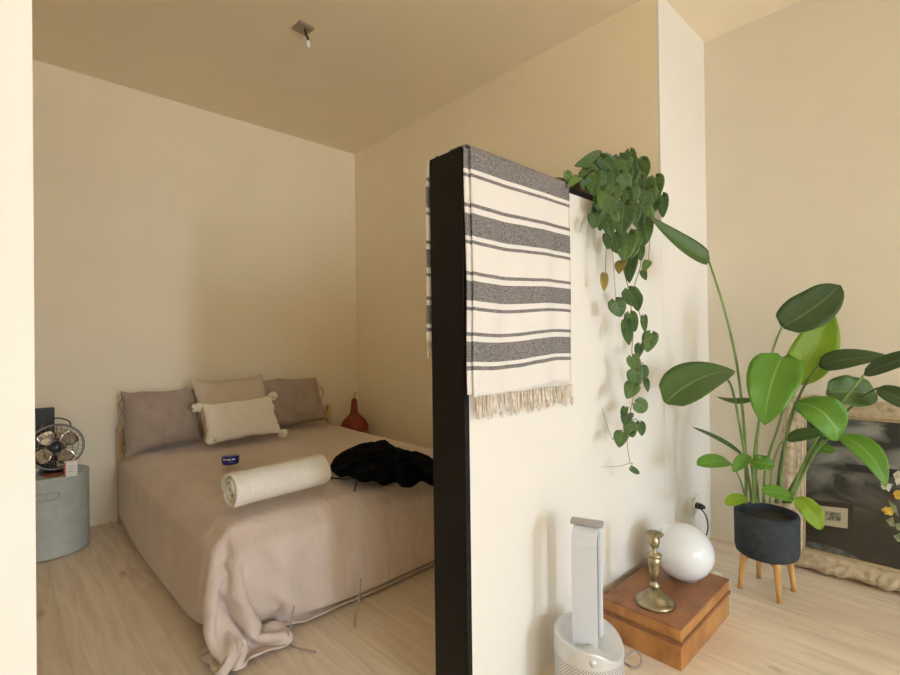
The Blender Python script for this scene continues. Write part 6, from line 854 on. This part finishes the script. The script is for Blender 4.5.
bm = bmesh.new(); a_lathe(bm, [(0, Z0), (RP-.022, Z0), (RP-.006, Z0+.012), (RP, Z0+.035), (RP+.001, Z1-.012), (RP-.002, Z1-.002), (RP-.007, Z1), (RP-.012, Z1-.003), (RP-.013, Z1-.05)], pc_, 56); link('pot', bm, 'pot', bp0)
bm = bmesh.new(); V = []
a_lathe(bm, [(RP-.011, Z1-.042), (.10, Z1-.034), (.05, Z1-.03), (0, Z1-.028)], pc_, 40); link('soil', bm, 'soil', bp0)

def blade(name, base, tip, halfw, nrm, mat_, parent, sag=0.0, fold=.25, curl=0.0, shape=(.5, .62), nt=16, nsd=8, wave=.0, stalk=None, asym=0, bow=0.0, lobe=0.0):
    """a leaf blade: midrib from base to tip, bowed along nrm by sag; fold lifts the edges, curl bends the tip"""
    base, tip = Vector(base), Vector(tip); ax_ = tip-base; L = ax_.length; t_ = ax_.normalized()
    nrm = (nrm-t_*nrm.dot(t_)).normalized(); sd_ = t_.cross(nrm).normalized()
    bm = bmesh.new(); V = []; vals = []
    pk = (shape[0]**shape[0]*shape[1]**shape[1])/((shape[0]+shape[1])**(shape[0]+shape[1])); ph = random.uniform(0, 6)
    for j in range(nt+1):
        t = j/nt; tt = min(max(t, .0005), .9995); w = halfw*(tt**shape[0]*(1-tt)**shape[1])/pk
        m_ = base+ax_*t+nrm*(sag*4*t*(1-t))*L+nrm*(-curl*L*t**3)+sd_*(bow*4*t*(1-t)*L); row = []
        for i in range(nsd+1):
            s = i/nsd*2-1; e = abs(s)
            p = m_+sd_*(s*w*(1+asym*s))*(1-.10*fold*e)+nrm*(fold*w*e**1.3)+nrm*(wave*halfw*math.sin(t*15+ph+(2 if s > 0 else 0))*e*e)-t_*(lobe*L*e**1.2*(1-t)**4)
            row.append(bm.verts.new(p)); vals.append((s, t))
        V.append(row)
    grid_faces(bm, V)
    if stalk:
        k0 = len(bm.verts); a_tube(bm, stalk[0], stalk[1], 6); vals += [(0.0, .5)]*(len(bm.verts)-k0)
    o = link(name, bm, mat_, parent); st_attr(o, vals); solid(o, .0012, 0); return o
TC = lambda p: (CAM-p).normalized()
def bleaf(b_, t_, w, m, db, dt, up=.3, rt=0.0, **kw):
    """b_, t_: photographed base and tip of a blade; db, dt: their distances; w: visible width in pixels"""
    B_ = at(*b_, D=db); T_ = at(*t_, D=dt); c_ = (B_+T_)/2; hw = w/2/F_PX*(db+dt)/2
    nr_ = (TC(c_)+Vector((0, 0, up))+RT*rt).normalized()
    return blade('leaf', B_, T_, hw, nr_, LM[m], bp0, **kw)
def stem(pts, r0, r1, m='stem'):
    P_ = spline([at(x, y, D=d) for x, y, d in pts], 7); n_ = len(P_); bm = bmesh.new()
    a_tube(bm, P_, [r0+(r1-r0)*i/(n_-1) for i in range(n_)], 9); return link('stem', bm, M[m], bp0)
D0 = 2.45
bleaf((709, 261), (649, 216), 26, 'mid', 2.36, 2.26, .8, .1, sag=-.03, fold=.30, shape=(.33, .85), bow=-.03)
stem([(746, 503, D0), (745, 440, 2.46), (737, 365, 2.44), (724, 308, 2.40), (709, 261, 2.36)], .0075, .0050)
bleaf((735, 371), (665, 403), 44, 'mid', 2.38, 2.24, .55, -.1, sag=.07, fold=.30, shape=(.80, .36), bow=.05)
stem([(752, 503, D0-.02), (744, 450, 2.44), (733, 392, 2.40), (725, 377, 2.37)], .0075, .0045)
bleaf((752, 399), (717, 397), 11, 'mid', 2.44, 2.38, 1.4, 0, sag=-.10, fold=.2)
bleaf((742, 455), (692, 427), 5, 'dark', 2.42, 2.36, .4, 0, sag=.08, fold=.6)
bleaf((729, 462), (697, 465), 18, 'bright', 2.40, 2.32, .7, 0, sag=.06, fold=.2, shape=(.5, .5))
stem([(747, 503, D0-.03), (741, 482, 2.42), (735, 469, 2.41), (729, 462, 2.40)], .005, .0035)
bleaf((747, 498), (726, 505), 13, 'lime', 2.40, 2.30, .6, 0, sag=.08, fold=.2, shape=(.5, .4))
bleaf((749, 455), (733, 472), 13, 'bright', 2.40, 2.34, .5, 0, sag=.05, fold=.3)
bleaf((751, 462), (775, 466), 17, 'bright', 2.38, 2.33, .6, 0, sag=.08, fold=.2, wave=.12)
stem([(756, 503, D0-.05), (753, 480, 2.42), (750, 458, 2.40)], .005, .0035)
bleaf((782, 327), (840, 285), 40, 'dark', 2.42, 2.38, .25, -.1, sag=.03, fold=.18, shape=(.36, .58), wave=.06, bow=.05)
stem([(758, 503, D0), (757, 440, 2.48), (770, 362, 2.46), (782, 326, 2.42)], .0075, .0045, 'stem')
bleaf((790, 385), (830, 306), 40, 'lime', 2.44, 2.42, .1, .2, sag=-.04, fold=.25, shape=(.55, .85), bow=.06)
bleaf((782, 357), (764, 425), 47, 'bright', 2.32, 2.24, .3, .1, sag=.10, fold=.16, shape=(.30, .72), wave=.06, bow=.04, lobe=.05)
stem([(753, 503, D0-.04), (755, 450, 2.40), (764, 395, 2.36), (772, 365, 2.34), (777, 358, 2.32)], .0075, .0045)
bleaf((819, 366), (893, 357), 26, 'dark', 2.36, 2.22, .9, 0, sag=.13, fold=.18, shape=(.38, 1.0), bow=.04)
stem([(776, 503, D0), (782, 455, 2.45), (797, 402, 2.42), (810, 377, 2.38), (819, 366, 2.36)], .0070, .0045, 'stemdark')
bleaf((864, 375), (928, 352), 21, 'dark', 2.18, 2.02, .9, 0, sag=.06, fold=.2)
stem([(787, 503, D0-.02), (812, 447, 2.36), (840, 404, 2.26), (864, 375, 2.18)], .0085, .0045, 'stem')
bleaf((877, 394), (826, 392), 33, 'mid', 2.30, 2.30, .3, 0, sag=.06, fold=.2, shape=(.5, .38), wave=.10)
bleaf((877, 388), (925, 413), 22, 'dark', 2.22, 2.08, .8, 0, sag=.05, fold=.2)
stem([(783, 503, D0), (815, 447, 2.40), (840, 418, 2.32), (862, 398, 2.27), (877, 388, 2.22)], .0085, .0045, 'stemdark')
bleaf((795, 402), (838, 441), 36, 'bright', 2.28, 2.16, .45, .1, sag=.22, fold=.26, shape=(.55, .60), bow=-.14, wave=.06)
stem([(778, 503, D0), (783, 462, 2.42), (788, 425, 2.34), (795, 402, 2.28)], .0075, .004)
bleaf((841, 435), (886, 488), 25, 'bright', 2.22, 2.06, .75, .15, sag=.15, fold=.28, shape=(.45, .85), bow=-.08)
stem([(790, 503, D0-.03), (799, 482, 2.40), (816, 451, 2.34), (830, 438, 2.27), (841, 435, 2.22)], .0105, .0045)
bleaf((793, 497), (762, 491), 17, 'bright', 2.33, 2.31, .7, 0, sag=.05, fold=.12, shape=(.42, .42))
bleaf((796, 497), (821, 530), 20, 'lime', 2.30, 2.22, .5, .1, sag=.10, fold=.2, shape=(.5, .6), wave=.10, bow=-.06)
bleaf((786, 440), (826, 433), 15, 'mid', 2.37, 2.28, .8, 0, sag=.10, fold=.2)
stem([(770, 503, D0), (772, 470, 2.44), (779, 446, 2.40), (786, 440, 2.37)], .0055, .0035)
bleaf((812, 446), (836, 452), 11, 'bright', 2.38, 2.30, .6, 0, sag=.05, fold=.2)
stem([(764, 503, D0), (766, 466, 2.46), (777, 430, 2.46), (790, 385, 2.44)], .0075, .0045)

# ------------------------------------------------------------------ trailing plant on the divider
tray = thing('trailing_heartleaf_plant', (2.08, 1.23, ZD), 'trailing heart leaf plant in a low brown tray on top of the divider', 'plant')
tc_ = Vector((2.06, 1.232, ZD))
bm = bmesh.new(); a_lathe(bm, [(0, .001), (.27, .001), (.285, .012), (.29, .055), (.282, .060), (.272, .050), (.262, .042)], tc_, 48, 1, .27); link('tray', bm, 'coir', tray)
bm = bmesh.new(); a_lathe(bm, [(.27, .046), (.16, .056), (0, .060)], tc_, 40, 1, .27); link('soil', bm, 'soil', tray)
VINES = []
def vine(pts, r=.0028):
    P_ = spline([at(x, y, Y=Y) for x, y, Y in pts], 7); bm = bmesh.new(); n_ = len(P_)
    a_tube(bm, P_, [r*(1-.55*i/(n_-1)) for i in range(n_)], 6); VINES.append(P_); return link('vine', bm, 'vine', tray)
vine([(607, 190, 1.22), (612, 186, 1.12), (618, 205, 1.06), (622, 260, 1.04), (629, 292, 1.03), (633, 330, 1.03), (632, 352, 1.02), (635, 383, 1.02), (629, 420, 1.03), (627, 440, 1.03), (630, 463, 1.03)])
vine([(618, 192, 1.20), (628, 196, 1.10), (637, 230, 1.05), (641, 262, 1.04), (634, 290, 1.04), (640, 315, 1.03), (646, 335, 1.03), (640, 355, 1.03), (637, 372, 1.03)])
vine([(598, 190, 1.18), (602, 200, 1.08), (606, 240, 1.05), (605, 276, 1.05), (604, 292, 1.06)], .0022)
vine([(602, 190, 1.2), (608, 200, 1.09), (612, 245, 1.06), (616, 302, 1.05)], .0022)
vine([(616, 440, 1.08), (611, 436, 1.08), (605, 418, 1.09), (602, 408, 1.10)], .0016)
vine([(630, 463, 1.03), (620, 466, 1.04), (602, 467, 1.06)], .0014)
vine([(628, 170, 1.22), (638, 170, 1.2), (640, 190, 1.15), (648, 205, 1.10), (660, 205, 1.08)], .0022)
vine([(632, 195, 1.18), (645, 200, 1.12), (650, 228, 1.06), (648, 262, 1.05), (645, 280, 1.05)], .0022)
vine([(626, 188, 1.22), (630, 170, 1.2), (630, 158, 1.19)], .0022)
vine([(600, 186, 1.22), (602, 168, 1.2), (603, 158, 1.18)], .0022)
vine([(590, 186, 1.22), (580, 184, 1.19), (572, 186, 1.16)], .0018)
vine([(612, 440, 1.08), (622, 430, 1.05), (628, 424, 1.03)], .0016)
HEART = (.30, .72)
def hleaf(b_, t_, w, m, Y, up=.15, rt=0.0, sag=.06, fold=.14):
    w *= 1.22
    B_ = at(*b_, Y=Y); T_ = at(*t_, Y=Y-random.uniform(.0, .03)); hw = w/2/F_PX*((B_-CAM).dot(FW))
    nr_ = (TC(B_)+Vector((0, 0, up))+RT*(rt+random.uniform(-.3, .3))).normalized()
    best = min((q for P_ in VINES for q in P_), key=lambda q: (q-B_).length)
    midp = (best+B_)/2+Vector((0, -.008, .012))
    return blade('leaf', B_, T_, hw, nr_, LM[m], tray, sag=sag, fold=fold, curl=.06, shape=HEART, nt=14, nsd=6, lobe=.20, stalk=([best, midp, B_+(T_-B_)*.02], [.0016, .0014, .0012]))
HL = [((600, 158), (577, 165), 13, 'v1', 1.19), ((602, 159), (618, 178), 15, 'v1', 1.14), ((619, 157), (624, 176), 15, 'v1', 1.20), ((630, 152), (634, 174), 9, 'v1', 1.19),
 ((643, 159), (648, 173), 9, 'v2', 1.16), ((567, 173), (571, 187), 7, 'v3', 1.14), ((578, 178), (568, 186), 8, 'v3', 1.13), ((595, 175), (593, 195), 15, 'v2', 1.10),
 ((589, 172), (582, 187), 14, 'v1', 1.16), ((620, 174), (628, 192), 14, 'v2', 1.12), ((633, 188), (634, 205), 11, 'v2', 1.08), ((601, 192), (600, 207), 7, 'v3', 1.06),
 ((655, 178), (658, 197), 15, 'v2', 1.10), ((662, 196), (663, 217), 10, 'v1', 1.08), ((657, 201), (656, 210), 6, 'v1', 1.10), ((645, 191), (646, 213), 13, 'v1', 1.08),
 ((624, 205), (621, 234), 22, 'v1', 1.02), ((645, 221), (646, 244), 13, 'v2', 1.04), ((628, 234), (624, 261), 18, 'v2', 1.01), ((615, 233), (618, 254), 15, 'v1', 1.04),
 ((608, 235), (608, 249), 9, 'v1', 1.05), ((640, 245), (641, 261), 8, 'v1', 1.04), ((610, 196), (603, 218), 16, 'v1', 1.06), ((614, 186), (612, 204), 15, 'v2', 1.09),
 ((606, 172), (604, 190), 14, 'v1', 1.13), ((640, 178), (636, 196), 12, 'v1', 1.14), ((632, 205), (635, 224), 14, 'v1', 1.05), ((604, 212), (600, 230), 12, 'v1', 1.06),
 ((612, 213), (613, 230), 12, 'v2', 1.04), ((637, 210), (640, 230), 12, 'v1', 1.06), ((650, 188), (652, 204), 11, 'v2', 1.11), ((626, 190), (630, 207), 12, 'v1', 1.08),
 ((612, 162), (609, 178), 12, 'v1', 1.18), ((598, 198), (602, 214), 10, 'v1', 1.07), ((640, 230), (644, 247), 10, 'v2', 1.04), ((607, 222), (612, 237), 10, 'v1', 1.05),
 ((584, 180), (590, 192), 10, 'v1', 1.12), ((626, 160), (622, 178), 12, 'v2', 1.17), ((645, 208), (650, 226), 12, 'v2', 1.06), ((634, 240), (631, 258), 12, 'v2', 1.03),
 ((622, 262), (619, 273), 10, 'vy', 1.03), ((632, 258), (629, 282), 12, 'v1', 1.03), ((648, 262), (643, 271), 7, 'v3', 1.05), ((604, 275), (604, 291), 7, 'vy', 1.06), ((643, 271), (646, 280), 6, 'v2', 1.05),
 ((629, 290), (638, 307), 15, 'v1', 1.02), ((637, 296), (638, 311), 10, 'v1', 1.04), ((615, 301), (621, 317), 15, 'v1', 1.04), ((630, 314), (635, 332), 11, 'v2', 1.02), ((627, 322), (629, 345), 10, 'v1', 1.02),
 ((644, 317), (645, 332), 6, 'v2', 1.03), ((651, 334), (647, 352), 13, 'v2', 1.02), ((640, 345), (638, 358), 8, 'v1', 1.03), ((632, 357), (638, 371), 11, 'v2', 1.01), ((634, 371), (637, 387), 13, 'v2', 1.01), ((643, 367), (645, 380), 8, 'v1', 1.03),
 ((646, 380), (648, 392), 5, 'v1', 1.03), ((633, 385), (627, 398), 13, 'v2', 1.01), ((636, 403), (648, 410), 13, 'v2', 1.01), ((628, 414), (624, 424), 10, 'v1', 1.03), ((629, 423), (633, 438), 11, 'v2', 1.02),
 ((640, 423), (642, 436), 8, 'v1', 1.03), ((622, 433), (619, 447), 12, 'v2', 1.03), ((629, 430), (634, 433), 7, 'v1', 1.03), ((631, 468), (640, 474), 5, 'v1', 1.03), ((625, 408), (622, 418), 6, 'v1', 1.05)]
for k in range(22):
    bx, by = random.uniform(588, 654), random.uniform(160, 215)
    HL.append(((bx, by), (bx+random.uniform(-9, 6), by+random.uniform(13, 20)), random.uniform(10, 14), random.choice(('v1', 'v2', 'v2', 'v3')), 1.20-(by-160)*.0026+random.uniform(-.02, .02)))
for h_ in HL: hleaf(*h_)

# ------------------------------------------------------------------ gilt framed painting leaning on the far wall
LEAN = math.atan2(.115, .955); org = Vector((3.262, .725, .004))
U = Vector((.03, -1, 0)).normalized(); Vv = Vector((math.sin(LEAN), 0, math.cos(LEAN))); Wn = U.cross(Vv).normalized()
if Wn.x > 0: Wn = -Wn
FWd, FHt = 1.30, .955
fmx = Matrix(((U.x, Vv.x, Wn.x, org.x), (U.y, Vv.y, Wn.y, org.y), (U.z, Vv.z, Wn.z, org.z), (0, 0, 0, 1)))
pt = thing('framed_painting', org, 'dark oil painting in an ornate gilt frame leaning on the far wall', 'painting')
gilt = mat('aged_gilt', (.48, .38, .23), .6, .15); add_noise(gilt, 34, (.40, .315, .20), (.56, .475, .35), .6, 80, (1, 1, 1), 7, .30, .62, .005)
def wave_edge(s): return .012*math.sin(s*34)+.008*math.sin(s*71+1)+.006*math.sin(s*13)
prof = [(0.0, -.035), (0.0, .012), (.012, .030), (.030, .036), (.046, .028), (.062, .022), (.074, .026), (.082, .018), (.090, .020), (.096, .008), (.100, .002)]
bm = bmesh.new()
def side(p0, p1, inw, L):
    nst = int(L/.008); V = []
    for j in range(nst+1):
        t = j/nst; row = []
        for k, (d, h) in enumerate(prof):
            a = d/L; tt = a+(1-2*a)*t if L > 0 else t      # mitre
            p = p0+(p1-p0)*tt+inw*d
            orn = 0
            if 1 <= k <= 5:
                q = Vector((p.x*42, p.y*42, 0)); orn = .007*noise.noise(q)+.006*abs(math.sin(tt*L*70))*(1 if k in (3, 4) else .4)
            ew = wave_edge(tt*L)*max(0, 1-d/.03)*min(1, 6*tt, 6*(1-tt)) if k <= 3 else 0
            q2 = p-inw*max(ew, -.006)*.9
            row.append(bm.verts.new(fmx @ Vector((q2.x, q2.y, h+orn))))
        V.append(row)
    grid_faces(bm, V)
c00, c10, c11, c01 = Vector((0, .012, 0)), Vector((FWd, .012, 0)), Vector((FWd, FHt, 0)), Vector((0, FHt, 0))
side(c00, c10, Vector((0, 1, 0)), FWd); side(c10, c11, Vector((-1, 0, 0)), FHt-.012); side(c11, c01, Vector((0, -1, 0)), FWd); side(c01, c00, Vector((1, 0, 0)), FHt-.012)
bmesh.ops.recalc_face_normals(bm, faces=bm.faces); sharp(link('frame', bm, gilt, pt), 60)
bm = bmesh.new()       # gilt slip next to the canvas
for (x0_, x1_, y0_, y1_) in ((.097, FWd-.097, .109, .119), (.097, FWd-.097, FHt-.107, FHt-.097), (.097, .107, .109, FHt-.097), (FWd-.107, FWd-.097, .109, FHt-.097)):
    a_box(bm, x0_, x1_, y0_, y1_, -.01, .006, .002, 1, fmx)
link('slip', bm, mat('pale_gilt', (.55, .45, .28), .45, .3), pt)
bm = bmesh.new(); a_box(bm, .02, FWd-.02, .03, FHt-.02, -.034, -.02, 0, 1, fmx); link('backing', bm, 'pine', pt)
cm = mat('oil_paint', (.03, .03, .03), .32); n, l, b = nodes(cm)
a_ = n.new('ShaderNodeAttribute'); a_.attribute_name = 'st'
mp = n.new('ShaderNodeMapping'); mp.inputs['Scale'].default_value = (4.6, 5.2, 1); mp.inputs['Rotation'].default_value = (0, 0, .35); l.new(a_.outputs['Vector'], mp.inputs[0])
ns = n.new('ShaderNodeTexNoise'); ns.inputs['Scale'].default_value = 1.1; ns.inputs['Detail'].default_value = 9; ns.inputs['Distortion'].default_value = 1.1; l.new(mp.outputs[0], ns.inputs['Vector'])
sp2 = n.new('ShaderNodeSeparateXYZ'); l.new(a_.outputs['Vector'], sp2.inputs[0])
up_ = n.new('ShaderNodeMapRange'); up_.inputs[1].default_value = .25; up_.inputs[2].default_value = .85; l.new(sp2.outputs[1], up_.inputs[0])
r1 = n.new('ShaderNodeValToRGB'); r1.color_ramp.elements[0].position = .40; r1.color_ramp.elements[1].position = .66
r1.color_ramp.elements[0].color = (.022, .026, .024, 1); r1.color_ramp.elements[1].color = (.30, .31, .29, 1); l.new(ns.outputs['Fac'], r1.inputs[0])
r2 = n.new('ShaderNodeValToRGB'); r2.color_ramp.elements[0].color = (.012, .011, .009, 1); r2.color_ramp.elements[1].color = (.045, .042, .033, 1); l.new(ns.outputs['Fac'], r2.inputs[0])
mx = n.new('ShaderNodeMix'); mx.data_type = 'RGBA'; l.new(up_.outputs[0], mx.inputs[0]); l.new(r2.outputs[0], mx.inputs[6]); l.new(r1.outputs[0], mx.inputs[7]); l.new(mx.outputs[2], b.inputs['Base Color'])
bm = bmesh.new(); V = []; vals = []
for j in range(25):
    row = []
    for i in range(33):
        u_, v_ = i/32, j/24; row.append(bm.verts.new(fmx @ Vector((.098+u_*(FWd-.196), .110+v_*(FHt-.208), -.004)))); vals.append((u_, v_))
    V.append(row)
grid_faces(bm, V); cv = link('canvas', bm, cm, pt); st_attr(cv, vals)
def on_canvas(px, py):
    d = ray(px, py); p0 = fmx @ Vector((0, 0, -.003)); t = (p0-CAM).dot(Wn)/d.dot(Wn); q = fmx.inverted() @ (CAM+d*t); return q.x, q.y
def patch(name, poly, m, h=.0012, parent=None):
    bm = bmesh.new(); vs = [bm.verts.new(fmx @ Vector((x, y, -.004+h))) for x, y in poly]; bm.faces.new(vs)
    r_ = bmesh.ops.extrude_face_region(bm, geom=bm.faces[:])
    for v in [g for g in r_['geom'] if isinstance(g, bmesh.types.BMVert)]: v.co -= Wn*.001
    return link(name, bm, m, parent or cv, False)
def rect(px0, py0, px1, py1):
    x0_, y1_ = on_canvas(px0, py0); x1_, y0_ = on_canvas(px1, py1); return x0_, x1_, y0_, y1_
# painted details
def q4(*pp): return [on_canvas(*p) for p in pp]
patch('painted_beam', q4((845, 463), (885, 468), (900, 470), (900, 478), (884, 476), (846, 470)), mat('painted_black', (.010, .010, .012), .4), .0010)
patch('painted_frame', q4((812, 500), (853.5, 504), (853, 533), (812, 527)), mat('painted_frame_brown', (.030, .020, .013), .4), .0010)
patch('painted_mount', q4((816, 505.5), (848, 508.5), (847.5, 528.5), (816, 524)), mat('painted_ivory', (.42, .39, .28), .5), .0016)
patch('painted_print', q4((826, 511), (841, 513), (840.5, 521.5), (826, 520)), add_noise(mat('painted_sketch', (.18, .17, .13), .5), 60, (.06, .06, .05), (.32, .30, .22)), .0020)
patch('painted_shore', q4((806, 541), (822, 544), (842, 550), (862, 560), (840, 558), (806, 549)), add_noise(mat('painted_grey_blue', (.08, .09, .085), .5), 30, (.05, .055, .05), (.12, .13, .12)), .0009)
def petals(px, py, r, m, cnt, name='painted_flower', rr=.55):
    x, y = on_canvas(px, py); bm = bmesh.new()
    for k in range(cnt):
        a = k*2*PI/cnt+px; q = Vector((x+math.cos(a)*r*rr, y+math.sin(a)*r*rr, -.003)); t = bmesh.new(); bmesh.ops.create_icosphere(t, subdivisions=2, radius=r*.55)
        for v in t.verts: v.co = Vector((q.x+v.co.x*(1.2 if k % 2 else .8), q.y+v.co.y, q.z+v.co.z*.12))
        merge(bm, t, fmx)
    return link(name, bm, m, cv)
yel = add_noise(mat('painted_yellow', (.62, .34, .03), .45), 70, (.45, .26, .015), (.72, .54, .08)); wht = add_noise(mat('painted_white', (.55, .56, .48), .5), 50, (.36, .38, .30), (.66, .66, .58)); grn = add_noise(mat('painted_green', (.2, .25, .12), .5), 50, (.14, .19, .09), (.34, .38, .22)); red_ = mat('painted_crimson', (.12, .02, .018), .5)
petals(888, 511, .021, yel, 6); petals(899, 495, .022, yel, 5); petals(893, 496, .012, red_, 4); petals(884, 487, .013, wht, 5); petals(899, 481, .016, wht, 5)
for pp in (((880, 483), (893, 484), (889, 492)), ((893, 474), (899, 470), (903, 480), (897, 486)), ((888, 500), (896, 506), (899, 517), (892, 510)), ((895, 524), (903, 522), (904, 531), (897, 530)), ((893, 536), (900, 533), (906, 540), (898, 542)), ((886, 520), (893, 517), (895, 527), (890, 526))):
    patch('painted_leaf', q4(*pp), grn if pp[0][1] > 495 else wht, .0018)

# ------------------------------------------------------------------ capped ceiling light point
c = at(303, 27, Z=ZC); fx = thing('ceiling_light_point', (c.x, c.y, ZC), 'bare square ceiling plate with a dangling lamp wire over the bed', 'ceiling light')
bm = bmesh.new(); rz = Matrix.Translation(c) @ Matrix.Rotation(.1, 4, 'Z'); a_box(bm, -.048, .048, -.048, .048, -.016, -.0002, .003, 2, rz); link('plate', bm, 'fix', fx)
e = at(308, 43, Y=c.y-.03)
bm = bmesh.new(); a_tube(bm, spline([c+Vector((.005, -.01, -.012)), c+Vector((.012, -.014, -.05)), e+Vector((0, 0, .03)), e]), .007, 8); link('wire', bm, 'darkmetal', fx)
bm = bmesh.new(); a_tube(bm, [e+Vector((-.002, 0, .012)), e, e+Vector((.006, 0, -.028))], [.012, .013, .011], 12); link('connector', bm, 'white', fx)

# ------------------------------------------------------------------ view
S.view_settings.view_transform = 'Standard'; S.view_settings.look = 'None'; S.view_settings.gamma = 1; S.view_settings.use_curve_mapping = False
S.view_settings.exposure = 0
S.cycles.max_bounces = 14; S.cycles.diffuse_bounces = 9; S.cycles.transparent_max_bounces = 12
S.cycles.use_denoising = True
S.cycles.sample_clamp_indirect = 6
